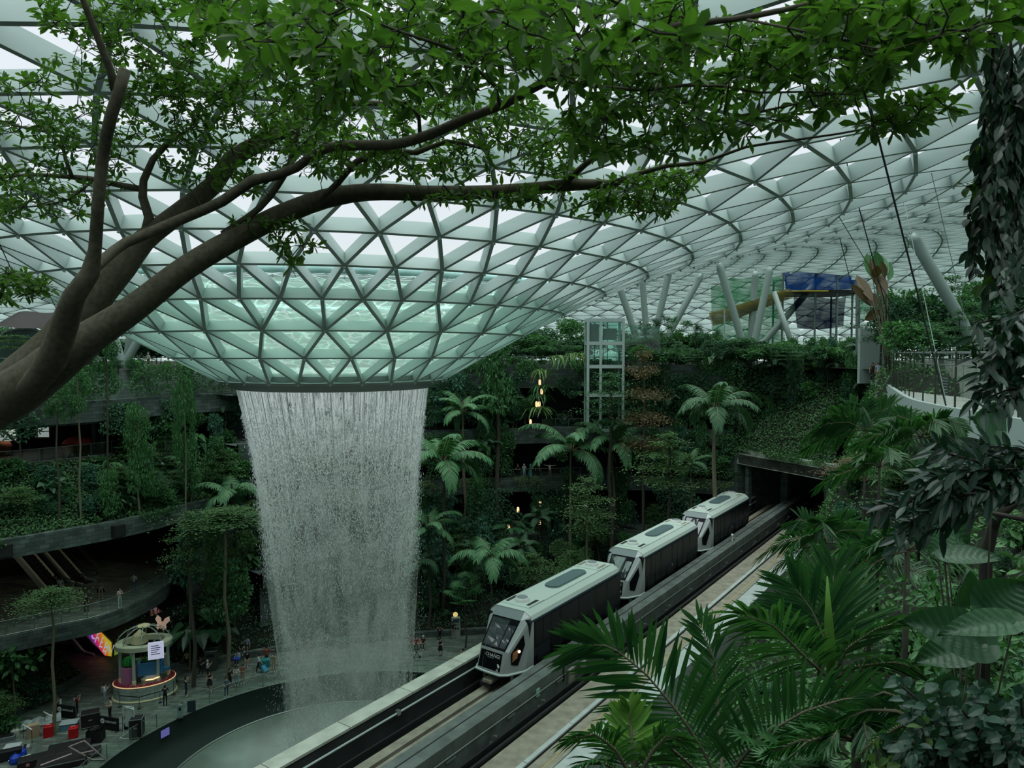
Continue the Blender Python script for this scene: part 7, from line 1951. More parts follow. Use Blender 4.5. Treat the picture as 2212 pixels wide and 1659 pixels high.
L_('tier1', 1840, 990, 1055, 150, 48, 'leaf_rust', 'brownish flat topped tree right of the tunnel lintel')
L_('fan2', 1005, 1230, 1335, 105, 67, 'leaf_palm', 'fan palm left of the leading car above the kiosk')
L_('column1', 1075, 700, 880, 80, 83, 'leaf_bush', 'tall climber wrapped tree right of the funnel lip')
L_('bush2', 1170, 700, 790, 110, 96, 'leaf_dark', 'large dark tree on the top garden left of the lift tower')
L_('bush2', 1235, 680, 770, 120, 98, 'leaf_bush', 'large leafy tree on the top garden touching the lift tower')
L_('bush1', 1045, 728, 790, 60, 92, 'leaf_dark', 'small round clipped tree by the top garden rail')
for i, (px, t, b, w, Y, m_) in enumerate(((1428, 672, 745, 60, 90, 'leaf_dark'), (1470, 680, 735, 70, 88, 'leaf_bush'), (1508, 690, 750, 65, 88, 'leaf_dark'), (1535, 705, 770, 60, 86, 'leaf_dark'), (1395, 690, 730, 45, 92, 'leaf_dark'))):
 L_('yucca', px, t, b, w, Y, m_, ('spiky yucca in front of the leaning grey column, second from left', 'tall spiky yucca in the middle of the row', 'spiky yucca right of the tallest one', 'rightmost spiky yucca before the green net', 'leftmost small yucca at the slanting pair of columns')[i])
for i, (px, t, b, w, m_) in enumerate(((1170, 800, 838, 52, 'leaf_lime'), (1172, 832, 868, 60, 'leaf_bush'), (1166, 852, 888, 58, 'leaf_bush'), (1165, 880, 918, 72, 'leaf_lime'), (1205, 770, 810, 60, 'leaf_lime'), (1245, 765, 805, 60, 'leaf_lime'), (1225, 775, 815, 60, 'leaf_bush'))):
 p = at_y(px, b, 83.9); plant('hang1', p.x, p.y, p.z, (b - t) * 1.25 * 84 / F_PX, w * 84 / F_PX, m_, label=('topmost hanging fern of the lantern wall', 'second hanging fern of the lantern wall', 'third hanging fern of the lantern wall', 'lowest and widest hanging fern of the lantern wall', 'lime fern trailing over the top garden edge, left of three', 'lime fern trailing over the top garden edge beside the lift', 'green fern trailing between two lime ones')[i])
# slim bare trunks on the left (tall trees with small crowns)
for i, (px, yt, yb, Y, cr, lab) in enumerate(((48, 850, 990, 57, None, 'leftmost slim tree trunk before the upper gallery'), (124, 800, 1010, 56, 'airy1', 'slim tree with sparse crown before the upper gallery, second from left'), (172, 780, 985, 57, 'airy1', 'slim tree with sparse crown before the upper gallery, third from left'), (232, 690, 892, 60, 'airy1', 'slim tree rising to the white column fan'), (398, 770, 880, 62, 'airy1', 'slim tree trunk under the funnel edge'), (300, 880, 1000, 60, 'column3', 'slim climber tree right of the upper gallery'))):
 p = at_y(px, yb, Y); q = at_y(px, yt, Y); z0 = ground(p.x, p.y, p.z + 1.5) or p.z
 H = q.z - z0; plant(cr or 'airy1', p.x, p.y, z0, H, 2.6 if i else 1.6, 'leaf_bush', .09, H * (.62 if cr != 'column3' else .2), lab)
plant_px('tier1', 108, 1270, 1338, 160, 51.6, 'leaf_tier', 'flat topped slim tree rising from the equipment in front of the balcony', .13)
L_('column1', 490, 1210, 1330, 95, 61.5, 'leaf_bush', 'tall pale trunked tree rising from the plaza seat left of the waterfall', .16)
L_('big2', 425, 1290, 1400, 110, 63, 'leaf_big', 'big heart leaved plant below the pale trunked tree')
L_('big2', 470, 1330, 1375, 90, 63.5, 'leaf_big', 'second heart leaved plant left of the tall pale trunk')
L_('strap1', 455, 1380, 1420, 60, 63, 'leaf_lime', 'lime fern clump above the grey litter bin')
L_('broad2', 25, 1360, 1470, 130, 53.5, 'leaf_bush', 'broad leaved tree at the far left above the equipment')
L_('palm2', 1490, 985, 1040, 90, 74, 'leaf_palm', 'small feather palm above the second train car')
L_('palm3', 900, 1200, 1240, 110, 70, 'leaf_tier_dark', 'dark feather palm beside the waterfall below the bright one')
L_('big1', 1110, 1115, 1150, 95, 79, 'leaf_big', 'heart leaved plant beside the lower path')
L_('palm1', 1165, 1105, 1150, 80, 80, 'leaf_tier_dark', 'dark palm beside the lower path lanterns')
# paddle leaved plants by the pylon
def paddle(px0, py0, Y, leaves, label, mat, stem):
 b = at_y(px0, py0, Y); z0 = ground(b.x, b.y, b.z + .8) or b.z; z0 = max(z0, b.z - 3)
 r = empty('paddle_plant', (b.x, b.y, z0), 0, label, 'plant'); O = Vector((b.x, b.y, z0))
 st_ = MB()
 for (px, py, px2, py2, w) in leaves:
  a = at_y(px, py, Y + rnd.uniform(-1.2, 1.2)) - O; e2 = at_y(px2, py2, Y + rnd.uniform(-1.5, 1.5)) - O
  st_.tube([(0, 0, 0), (a * .5 + Vector((0, 0, .2))), a, a.lerp(e2, .9)], [.04, .035, .03, .012], 6)
  d = np.array(e2 - a); n = np.cross(d, [rnd.uniform(-.4, .4), 1, rnd.uniform(-.2, .2)])
  V, Fq = blades(np.array([a]), np.array([d]), np.array([[rnd.uniform(-.5, .5), -1, .3]]), np.linalg.norm(d), w * Y / F_PX, lance, rows=9, fold=.1, droop=.05); mesh_obj('leaf_blade', np_mesh('leaf_blade', V, Fq), M[mat], r)
 st_.build('stem', M[stem], r, smooth=True)
 return r
paddle(1925, 792, 57, [(1880, 660, 1838, 610, 20), (1885, 650, 1850, 590, 20), (1895, 620, 1880, 555, 20), (1905, 640, 1905, 590, 22), (1893, 665, 1870, 625, 24), (1900, 670, 1868, 690, 20), (1912, 600, 1902, 562, 20), (1890, 600, 1895, 572, 20)], 'tall paddle leaved plant with browned blades beside the pale pylon', 'leaf_brown', 'trunk_pale')
paddle(1915, 790, 60, [(1885, 600, 1872, 545, 22), (1900, 595, 1892, 540, 24), (1910, 600, 1906, 548, 24), (1918, 605, 1925, 565, 22)], 'green paddle leaved plant behind the browned one', 'leaf_palm', 'trunk_pale')
# ================================================================== FILL: trees and shrubs rooted all over the terraces
KEEP = [(1262, 676, 1300, 930), (1180, 845, 1300, 930), (1125, 905, 1300, 968), (1110, 995, 1205, 1085), (1090, 1135, 1180, 1172), (0, 895, 235, 985), (0, 1110, 330, 1205), (50, 1195, 372, 1430), (180, 1340, 640, 1659), (0, 1520, 300, 1659), (1590, 975, 1790, 1120), (860, 1330, 1050, 1460), (175, 755, 320, 770), (1895, 740, 1925, 800), (1535, 560, 1690, 735), (1690, 560, 1850, 715), (1850, 660, 1895, 745), (1910, 750, 2130, 930), (1330, 570, 1700, 690), (50, 820, 235, 870), (930, 1000, 1000, 1060), (1180, 960, 1380, 1030)]
def blocked(x, y, z0, H, Wd, lim=.22):
 a = proj((x, y, z0 + H)); b = proj((x, y, z0)); w = Wd * F_PX / a[2] / 2
 X0, X1, Y0, Y1 = a[0] - w * .9, a[0] + w * .9, a[1], b[1]
 ar = max(1, (X1 - X0) * (Y1 - Y0))
 for k in KEEP:
  ox = max(0, min(X1, k[2]) - max(X0, k[0])); oy = max(0, min(Y1, k[3]) - max(Y0, k[1]))
  if ox * oy > lim * min(ar, (k[2] - k[0]) * (k[3] - k[1])): return True
 # nothing may stand in the track space or the basin
 u, v = uv_of((x, y))
 if -5.2 - Wd * .3 < v < 5.7 + Wd * .38 and z0 + H > 8 and u < 52: return True
 if math.hypot(x - DECK_C[0], y - DECK_C[1]) < DECK_R + .5: return True
 return False
MIXES = {'rear': [('column1', 'leaf_bush', 4, 8, .38, .25), ('column2', 'leaf_blue', 4, 7, .4, .25), ('column3', 'leaf_tier_dark', 4, 8, .38, .2), ('bush1', 'leaf_bush', 2.5, 5, .85, .3), ('bush3', 'leaf_blue', 2.5, 4.5, .8, .3), ('broad1', 'leaf_bush', 3, 5, .75, .3), ('tier2', 'leaf_tier', 3.5, 6, .85, .4), ('tier3', 'leaf_tier_dark', 4, 7, .7, .3), ('airy1', 'leaf_tier', 3, 6, .6, .3), ('palm1', 'leaf_tier_dark', 4, 6, .7, .5), ('bush2', 'leaf_dark', 3, 5, .8, .25)],
   'shrub': [('bush1', 'leaf_bush', .9, 2.2, 1.2, 0), ('bush3', 'leaf_blue', 1.0, 2.4, 1.1, 0), ('broad2', 'leaf_bush', 1.0, 2.4, 1.0, 0), ('strap1', 'leaf_bush', .8, 1.5, 1.6, 0), ('big1', 'leaf_big', 1.2, 2.4, 1.2, 0), ('fan1', 'leaf_tier_dark', 1.2, 2.4, 1.2, 0), ('bush2', 'leaf_dark', 1.2, 2.6, 1.1, 0), ('strap2', 'leaf_tier', .8, 1.6, 1.7, 0), ('tier1', 'leaf_tier', 1.6, 2.6, 1.4, .2), ('broad1', 'leaf_bush', 1.2, 2.4, 1.1, 0), ('big2', 'leaf_bush', 1.2, 2.2, 1.2, 0)]}
def cap(x, y, z, H):
 b = proj((x, y, z)); lim = 730 if 1340 < b[0] < 1860 else (705 if 930 < b[0] < 1262 else (772 if b[0] < 520 else 600))
 return min(H, (b[1] - lim) * b[2] / F_PX)
def fill(poly, n, mix, grow=1.0, seed=0, minz=None, hit_only=True, lim=.22):
 g = random.Random(seed); xs = [p[0] for p in poly]; ys = [p[1] for p in poly]; made = 0; tries = 0
 def inside(x, y):
  c = False; j = len(poly) - 1
  for i in range(len(poly)):
   if (poly[i][1] > y) != (poly[j][1] > y) and x < (poly[j][0] - poly[i][0]) * (y - poly[i][1]) / (poly[j][1] - poly[i][1]) + poly[i][0]: c = not c
   j = i
  return c
 while made < n and tries < n * 14:
  tries += 1
  x, y = g.uniform(min(xs), max(xs)), g.uniform(min(ys), max(ys))
  if not inside(x, y): continue
  h = hit(x, y)
  if h is None: continue
  p, nrm = h
  if abs(nrm.z) < .3:    # a wall: root on the ledge or ground in front of it
   q = p - Vector((ray(x, y).x, ray(x, y).y, 0)).normalized() * .5
   z = ground(q.x, q.y, q.z + .2)
   if z is None: continue
   p = Vector((q.x, q.y, z))
  pk, mt, h0, h1, wr, cl = g.choice(MIXES[mix]); H = g.uniform(h0, h1) * grow; H = cap(p.x, p.y, p.z, H); Wd = max(.7, H * wr * g.uniform(.8, 1.2))
  if H < .5: continue
  if blocked(p.x, p.y, p.z, H, Wd, lim): continue
  plant(pk, p.x, p.y, p.z - .05, H, Wd, mt, None, H * cl); made += 1
 return made
nf = []
nf.append(fill([(905, 800), (1260, 800), (1300, 930), (1300, 1260), (900, 1360)], 48, 'rear', 1.0, 1))
nf.append(fill([(905, 900), (1600, 930), (1600, 1060), (1290, 1180), (1060, 1290), (900, 1330)], 42, 'rear', .85, 2))
nf.append(fill([(1330, 760), (1860, 720), (1900, 830), (1820, 960), (1620, 960), (1340, 1000)], 46, 'rear', .95, 3))
nf.append(fill([(360, 780), (540, 840), (590, 1180), (580, 1400), (380, 1400), (370, 1150), (250, 1000), (240, 790)], 40, 'rear', .8, 4))
nf.append(fill([(0, 985), (370, 985), (380, 1110), (0, 1150)], 44, 'shrub', 1.0, 5))
nf.append(fill([(240, 985), (560, 900), (570, 1100), (360, 1120)], 26, 'shrub', 1.2, 6))
nf.append(fill([(1590, 880), (1830, 860), (1850, 980), (1600, 960)], 26, 'shrub', .8, 7))
nf.append(fill([(1780, 1000), (2000, 930), (2000, 1150), (1760, 1180), (1720, 1160)], 20, 'shrub', .9, 8))
nf.append(fill([(-20, 1380), (150, 1400), (150, 1490), (60, 1540), (-20, 1560)], 16, 'shrub', 1.1, 9, lim=1.1))
nf.append(fill([(380, 1340), (1000, 1300), (1000, 1380), (640, 1400), (400, 1430)], 18, 'shrub', .55, 10, lim=.5))
def ledge(px0, px1, d, z, step, kinds, seed, skip=(), hs=1.0, zj=0.0, line=None):
 g = random.Random(seed); L = offset2d(CL if line is None else line, d); last = None
 for x, y in L:
  p = proj((x, y, z));
  if y < 48 or not (px0 < p[0] < px1) or any(a < p[0] < b for a, b in skip): continue
  if last is not None and math.hypot(x - last[0], y - last[1]) < step: continue
  last = (x, y); pk, mt, h0, h1, wr, cl = g.choice(kinds); H = g.uniform(h0, h1) * hs; H = cap(x, y, z, H); Wd = max(1.0, H * wr * g.uniform(.85, 1.2))
  if H < .5: continue
  x2, y2 = x + g.uniform(-.4, .4), y + g.uniform(-.3, .3)
  if not blocked(x2, y2, z, H, Wd, .3): plant(pk, x2, y2, z - .05, H, Wd, mt, None, H * cl)
RR_ = MIXES['rear']; SH = MIXES['shrub']
ledge(880, 1620, -2.9, 7.0, 2.2, RR_, 31, ((1085, 1180),)); ledge(380, 560, -2.9, 7.0, 2.2, RR_, 32)
ledge(900, 1110, .8, 13.0, 1.7, RR_, 33); ledge(1300, 1620, .8, 13.0, 1.7, RR_, 34); ledge(900, 1120, 1.4, 18.9, 1.7, RR_, 35); ledge(1340, 1620, 1.4, 18.9, 1.7, RR_, 36)
ledge(900, 1180, 2.2, 26.35, 1.5, SH, 37, hs=.8); ledge(1340, 1640, 2.2, 26.35, 1.3, SH, 38, hs=1.3); ledge(360, 560, .9, 14.0, 1.8, RR_, 39, hs=.9); ledge(240, 560, 6.0, 18.9, 1.8, RR_, 40, hs=.9)
ledge(1300, 1640, -.5, 13.0, 2.0, RR_, 51, hs=1.0); ledge(900, 1110, .2, 13.0, 2.3, RR_, 52); ledge(1300, 1640, .9, 18.9, 1.9, RR_, 53, hs=1.1); ledge(900, 1130, .9, 18.9, 2.2, RR_, 54)
ledge(900, 1640, -4.2, 5.0, 2.0, RR_, 55, ((1090, 1178),), hs=.85); ledge(1340, 1650, 4.5, 26.35, 1.6, SH, 56, hs=1.6); ledge(240, 580, .6, 14.0, 2.2, RR_, 57, hs=.8)
PBL = np.array([tuple(pa.lerp(pb, t) + back * 1.0)[:2] for t in np.linspace(-.1, 1.3, 20)])
for k_, (dd, zz, hs_) in enumerate(((.3, 17.2, .5), (3, 19.5, .6), (5, 21.7, .7), (7, 23.5, .7), (9, 25.1, .7), (11.5, 26.4, .7))): ledge(1580, 1900, 0, zz, 1.6, RR_ if k_ else SH, 60 + k_, hs=hs_, line=np.array([tuple(Vector((q[0], q[1], 0)) + back * dd)[:2] for q in PBL]))
ledge(-60, 340, 7.6, 26.35, 1.6, SH, 41, hs=.75); ledge(-40, 240, 4.9, 18.3, 1.6, SH, 42, hs=.5)
# garden trees behind the valley edge
def garden_tree(px, top, Y, w, pk, mt, lab=None, z=26.4):
 p = at_y(px, top, Y); plant(pk, p.x, p.y, z, max(1.2, p.z - z), w * Y / F_PX, mt, None, max(0, (p.z - z) * .25), lab)
g = random.Random(77); GK = ['bush1', 'bush3', 'broad1', 'bush2']; GC = ['leaf_dark', 'leaf_bush', 'leaf_bush', 'leaf_tier_dark']
def grow_row(x0, x1, st_, t0, t1, Y0, Y1, w0, w1, kinds=GK, cols=GC):
 for px in range(x0, x1, st_): garden_tree(px + g.uniform(-8, 8), g.uniform(t0, t1), g.uniform(Y0, Y1), g.uniform(w0, w1), g.choice(kinds), g.choice(cols))
grow_row(950, 1262, 34, 690, 735, 90, 96, 75, 110); grow_row(960, 1262, 40, 735, 760, 87, 89, 60, 90)
grow_row(1350, 1545, 26, 705, 728, 90, 98, 60, 95); grow_row(1540, 1860, 30, 728, 748, 84, 92, 60, 90, GK + ['tier2', 'fan1']); grow_row(1350, 1860, 30, 738, 758, 78, 86, 50, 80, GK + ['tier2'])
grow_row(1550, 1720, 22, 722, 735, 80, 84, 60, 80, ['bush1', 'bush2']); grow_row(1905, 2230, 26, 575, 650, 64, 80, 120, 170, ['bush2', 'bush1', 'bush2', 'tier2'], ['leaf_dark', 'leaf_dark', 'leaf_bush']); grow_row(1960, 2230, 38, 660, 730, 50, 58, 110, 150, ['tier2', 'bush1', 'bush3'], ['leaf_bush', 'leaf_tier_dark', 'leaf_tier'])
grow_row(-20, 230, 26, 690, 735, 84, 96, 90, 130, GK, ['leaf_dark', 'leaf_dark', 'leaf_bush']); grow_row(320, 540, 28, 715, 745, 84, 92, 80, 110, GK, ['leaf_dark', 'leaf_dark']); grow_row(225, 330, 26, 735, 752, 86, 96, 60, 80, GK, ['leaf_dark'])
garden_tree(30, 722, 70, 150, 'tier1', 'leaf_tier', 'flat topped green tree in front of the curved pavilion')
# ---- leaf carpets nobody could count
def carpet(name, pts_n, mat, label, L=.2, n_up=1.5, cat='undergrowth', ratio=.55):
 P, N = pts_n; g = np.random.default_rng(abs(hash(name)) % 1000 if False else len(P))
 D = unit(rand_dirs(g, len(P)) + N * .3 + np.array([0, 0, -.25])); NN = unit(N * n_up + rand_dirs(g, len(P)))
 V, Fq = cards(P, D, NN, L * (.6 + .8 * g.random(len(P))), L * ratio * (.8 + .4 * g.random(len(P))))
 o = mesh_obj(name, np_mesh(name, V, Fq), M[mat]); tag(o, label, cat, kind='stuff'); return o
def surf_points(me_obj, n, seed, thick=.25, clump=.35, keep=None):
 me = me_obj.data; g = np.random.default_rng(seed); me.calc_loop_triangles()
 co = np.array([v.co[:] for v in me.vertices]); tr = np.array([t.vertices[:] for t in me.loop_triangles])
 A, B, C = co[tr[:, 0]], co[tr[:, 1]], co[tr[:, 2]]; cr = np.cross(B - A, C - A); ar = np.linalg.norm(cr, axis=1)
 cen = (A + B + C) / 3
 # favour what the camera sees
 px = np.array([proj(c)[:3] for c in cen]); vis = (px[:, 2] > 1) & (px[:, 0] > -150) & (px[:, 0] < 2360) & (px[:, 1] > -100) & (px[:, 1] < 1800)
 w = ar * np.where(vis, 1.0, .03)
 if keep is not None: w = w * np.array([keep(c) for c in cen])
 i = g.choice(len(tr), n, p=w / w.sum()); u, v = g.random(n), g.random(n); f = u + v > 1; u[f] = 1 - u[f]; v[f] = 1 - v[f]
 P = A[i] + (B[i] - A[i]) * u[:, None] + (C[i] - A[i]) * v[:, None]; N = unit(cr[i]); N[N[:, 2] < -.01] *= -1
 h = thick * (.2 + .8 * g.random(n)) * (1 + clump * np.sin(P[:, 0] * 2.1) * np.sin(P[:, 1] * 1.7 + P[:, 2]))
 return P + N * h[:, None], N
by = bpy.data.objects
carpet('hillside_undergrowth', surf_points(hill, 26000, 1, .5), 'leaf_cover', 'dense low undergrowth over the hillside right of the tracks', .26)
carpet('portal_ground_cover', surf_points(bank2, 16000, 2, .4), 'leaf_cover', 'bright ground cover over the slope above the tunnel mouth', .24)
carpet('bank_ground_cover', surf_points(bank, 16000, 3, .4), 'leaf_dark', 'dark ground cover over the bank behind the plaza', .24)
carpet('low_bank_ground_cover', surf_points(bank3, 7000, 8, .4), 'leaf_cover', 'ground cover over the low bank at the far left of the plaza', .22)
carpet('left_bank_ground_cover', surf_points(by['terrain_left'], 16000, 4, .5), 'leaf_cover', 'ground cover over the sloping bank at the left', .24)
def wall_points(line, d, z0, z1, n, seed, patch=.5):
 g = np.random.default_rng(seed); L = offset2d(line, d); k = g.integers(0, len(L) - 1, n * 3); f = g.random(n * 3)
 P2 = L[k] * (1 - f[:, None]) + L[k + 1] * f[:, None]; z = z0 + (z1 - z0) * g.random(n * 3) ** .7
 s = np.sin(P2[:, 0] * .9 + seed) + np.sin(P2[:, 1] * 1.1 + seed * 2) + .6 * np.sin(z * 1.5 + P2[:, 0] * .5)
 m_ = s > patch
 t = L[k + 1] - L[k]; t = t / (np.linalg.norm(t, axis=1)[:, None] + 1e-9); N = np.c_[t[:, 1], -t[:, 0], np.zeros(len(t))]
 P = np.c_[P2, z] + N * (.08 + .3 * g.random(n * 3))[:, None]
 P = P[m_][:n]; N = N[m_][:n]
 return P, N
carpet('upper_hedge', wall_points(CL[4:iL + 6], 4.6, 24.0, 26.9, 15000, 5, -1.2), 'leaf_bush', 'clipped hedge hanging over the top level band on the left', .22)
carpet('rear_hedge', wall_points(CL[iL:], 1.2, 25.4, 27.2, 9000, 6, -.3), 'leaf_bush', 'leafy hedge along the top garden edge at the rear', .24)
carpet('gallery_creeper', wall_points(CL[4:iL + 3], 4.5, 20.8, 23.6, 4500, 7, .4), 'leaf_dark', 'creepers on the grey stone band of the upper gallery', .24)
carpet('rear_creeper_upper', wall_points(CL[iL:], 1.0, 19.5, 25.6, 11000, 8, .3), 'leaf_dark', 'climbers covering the upper rear walls', .26)
carpet('rear_creeper_middle', wall_points(CL[iL:], .0, 13.6, 18.8, 9000, 9, .3), 'leaf_bush', 'climbers covering the middle rear walls', .26)
carpet('rear_creeper_lower', wall_points(CL[iL:], -3.3, 5.0, 12.8, 12000, 10, .2), 'leaf_dark', 'climbers covering the lower rear walls', .26)
carpet('band_trailer', wall_points(CL[4:iL], -.1, 13.9, 14.6, 1800, 11, .2), 'leaf_cover', 'trailing plants over the slate band at the left', .2)
carpet('terrace_trailer', wall_points(CL[iL:], -.15, 12.3, 13.5, 2500, 12, .2), 'leaf_lime', 'trailing plants on the third level stone band', .18)
wl_ = lambda *ps: np.array([tuple(Vector(ps[int(t)]).lerp(Vector(ps[min(int(t) + 1, len(ps) - 1)]), t - int(t)))[:2] for t in np.linspace(0, len(ps) - 1, 24)])
carpet('portal_side_climber', wall_points(wl_(pb, pb + PDIR * 6), -.1, 8.0, 17.0, 5000, 14, -1.5), 'leaf_dark', 'climbers over the dark jamb right of the tunnel mouth', .26)
carpet('corner_climber', wall_points(wl_(pa - PDIR * 4.5 + back * 1.5, pa - PDIR * .3, pa - PDIR * .3 + back * 16), -.1, 16.0, 26.8, 9000, 15, -1.2), 'leaf_bush', 'climbers over the earth block left of the tunnel slope', .26)
carpet('portal_trailer', (lambda L: wall_points(L, -.05, 16.8, 17.5, 1100, 13, .2))(np.array([tuple(pa.lerp(pb, t))[:2] for t in np.linspace(0, 1, 12)])), 'leaf_cover', 'trailing plants on the stone lintel of the tunnel', .2)
# ================================================================== NEAR PALMS AND SHRUBS BELOW THE TERRACE
def fronds_thing(name, label, cat, root, fr, mat, leaf_scale=1.0, stems=True, mats=None):
 """fr: list of (pixel polyline [(px,py,Y)...], leaf length m, leaf width m, leaflets, side vector, lift, droop)"""
 r = empty(name, root, 0, label, cat); O = Vector(root); g = np.random.default_rng(int(root[0] * 100) % 997)
 for i, (pl, ll, lw, nl, side, lift, droop) in enumerate(fr):
  pts = [np.array(at_y(x, y, Y) - O) for x, y, Y in pl]
  if stems: pts_full = pts
  V, Fq, C = frond_arrays(pts, ll, lw, nl, np.array(side, float), lift=lift, droop=droop, g=g, start=.16, taper=(.75, 1.0, .5), jitter=.09)
  f = mesh_obj('frond', np_mesh('frond', V, Fq), M[(mats or {}).get(i, mat)], r)
  MB().tube([tuple(c) for c in C[::5]], [.022 * (1 - .85 * j / 12) + .003 for j in range(12)], 6).build('rachis', M['trunk_pale'], f, smooth=True)
 return r
def rooted_stem(r, pts, rad, mat='trunk_pale'):
 O = r.location; MB().tube([Vector(p) - O for p in pts], rad, 8).build('stem', M[mat], r, smooth=True)
def ground_root(px, py, Y):
 p = at_y(px, py, Y); z = ground(p.x, p.y, p.z + .5)
 return Vector((p.x, p.y, z if z is not None else p.z - 3)), p
# 1: the big palm at the bottom centre
Y0 = 8.6; root, top = ground_root(1560, 1730, Y0)
UPS = (0, 0, 1)
r = fronds_thing('near_palm', 'large near palm with long arching fronds over the right track, bottom centre', 'palm', root, [
 ([(1560, 1730, 8.6), (1530, 1640, 8.6), (1470, 1545, 8.5), (1395, 1455, 8.4), (1320, 1395, 8.3), (1262, 1392, 8.2)], 1.02, .062, 44, (.35, -.15, .95), .1, .1),
 ([(1565, 1730, 8.6), (1590, 1650, 8.4), (1655, 1585, 8.2), (1740, 1535, 8.0), (1840, 1505, 7.9), (1925, 1515, 7.8)], .85, .055, 44, (-.3, -.1, .95), .1, .12),
 ([(1555, 1730, 8.6), (1560, 1640, 9.0), (1552, 1540, 9.3), (1545, 1430, 9.4), (1510, 1345, 9.5)], .75, .05, 36, (1, .1, .1), .1, .12),
 ([(1550, 1735, 8.6), (1500, 1660, 8.3), (1430, 1600, 8.1), (1380, 1580, 8.0), (1320, 1620, 7.8)], .75, .05, 34, (.3, -.7, .5), .05, .35),
 ([(1570, 1735, 8.6), (1600, 1690, 8.0), (1680, 1660, 7.6), (1780, 1670, 7.3)], .7, .05, 30, (-.2, -.6, .6), .05, .3)], 'leaf_palm_near')
rooted_stem(r, [root, root.lerp(top, .5), top], [.12, .10, .08])
# 2: the upright palm with the fresh spear
root, top = ground_root(1795, 1470, 9.6)
r = fronds_thing('near_palm', 'near palm with a yellow green spear standing upright, right of the guideway edge', 'palm', root, [
 ([(1795, 1470, 9.6), (1785, 1390, 9.6), (1755, 1320, 9.7), (1712, 1262, 9.8)], 1.05, .06, 30, (.75, -.2, .6), .1, .12),
 ([(1797, 1470, 9.6), (1800, 1385, 9.7), (1800, 1300, 9.9), (1800, 1228, 10.0)], 1.05, .06, 32, (1, 0, .15), .15, .05),
 ([(1795, 1470, 9.6), (1830, 1400, 9.4), (1890, 1360, 9.2), (1970, 1335, 9.0)], .75, .055, 30, (-.2, -.7, .6), .1, .2),
 ([(1795, 1470, 9.6), (1740, 1420, 9.3), (1670, 1350, 9.1), (1592, 1325, 8.9)], .85, .055, 38, (.2, -.5, .8), .05, .25),
 ([(1795, 1470, 9.6), (1850, 1440, 9.2), (1930, 1430, 8.9), (2010, 1450, 8.6)], .75, .055, 30, (-.1, -.7, .6), .05, .3),
 ([(1795, 1470, 9.6), (1770, 1480, 9.2), (1720, 1500, 8.9), (1660, 1560, 8.7)], .8, .05, 30, (.3, -.6, .5), .05, .35),
 ([(1795, 1470, 9.6), (1840, 1500, 9.0), (1890, 1560, 8.7), (1900, 1650, 8.5)], .85, .05, 34, (-.7, -.4, .3), .05, .35)], 'leaf_palm_near')
rooted_stem(r, [root, top], [.11, .08])
sp_ = MB(); O = r.location
sp_.tube([at_y(1795, 1470, 9.5) - O, at_y(1793, 1400, 9.5) - O, at_y(1790, 1340, 9.5) - O, at_y(1787, 1245, 9.5) - O], [.05, .075, .06, .01], 8); sp_.build('spear_leaf', M['leaf_palm_yellow'], r, smooth=True)
# 3: small bright palm at the bottom left of the big one
root, top = ground_root(1370, 1690, 7.6)
r = fronds_thing('near_palm', 'small palm with fresh yellow green blades at the bottom, left of the large palm', 'palm', root, [
 ([(1370, 1690, 7.6), (1365, 1610, 7.6), (1362, 1560, 7.7), (1360, 1530, 7.7)], .42, .065, 14, (1, 0, .1), .1, .02),
 ([(1370, 1690, 7.6), (1330, 1620, 7.5), (1285, 1585, 7.4), (1225, 1600, 7.2)], .42, .045, 26, (.2, -.5, .8), .1, .2),
 ([(1370, 1690, 7.6), (1410, 1620, 7.6), (1440, 1590, 7.6), (1480, 1600, 7.5)], .45, .04, 22, (-.3, -.5, .8), .1, .25),
 ([(1370, 1690, 7.6), (1330, 1660, 7.3), (1280, 1640, 7.2), (1240, 1660, 7.0)], .4, .045, 24, (.2, -.7, .5), .05, .3)], 'leaf_palm_near', mats={0: 'leaf_palm_yellow'})
rooted_stem(r, [root, top], [.07, .05])
# 4: more palms up the slope on the right
def palm_px(px, py, Y, R, n, label, seed, mat='leaf_palm_near', up=.7, ll=.5, lw=.05):
 g = random.Random(seed); root, top = ground_root(px, py, Y); fr = []
 for i in range(n):
  a = PI * (.02 + .96 * i / (n - 1)) + g.uniform(-.12, .12); L = R * g.uniform(.8, 1.1)
  dx, dz = math.cos(a) * L, math.sin(a) * L * up; dy = g.uniform(-.6, .3) * L
  P0 = top; pts = []
  for t in (0, .3, .65, 1.0):
   q = P0 + Vector((dx * t, dy * t, dz * (1.7 * t - .7 * t * t) - .45 * L * t * t)); pp = proj(q); pts.append((pp[0], pp[1], q.y))
  fr.append((pts, ll * R / 1.5, lw * R / 1.5, 30, (math.sin(a) * .9 + .1, -.4, -math.cos(a) * .6 + .3), .08, .25))
 r = fronds_thing('near_palm', label, 'palm', root, fr, mat); rooted_stem(r, [root, top], [.06, .045], 'trunk_dark'); return r
palm_px(1775, 1170, 20, 2.0, 9, 'palm with drooping blue green fronds beside the guideway edge, below the tunnel', 1)
palm_px(1880, 1215, 16, 1.5, 8, 'shorter palm right of the one at the guideway edge', 2)
palm_px(1870, 930, 33, 3.2, 9, 'dark palm clump below the end of the curved bridge', 3)
palm_px(1990, 945, 26, 2.4, 9, 'palm with a sunny green frond under the white bridge side', 4)
palm_px(1900, 1010, 24, 1.9, 7, 'palm with olive hanging fronds below the lime flat topped tree', 5)
palm_px(1960, 1190, 12, 1.2, 8, 'small palm in the shade under the dark shrub', 6)
palm_px(1990, 1560, 6.5, .8, 8, 'small dark palm at the lower right between heart leaves', 7)
palm_px(1850, 1600, 7, .9, 8, 'arching palm at the bottom right of the large near palm', 8)
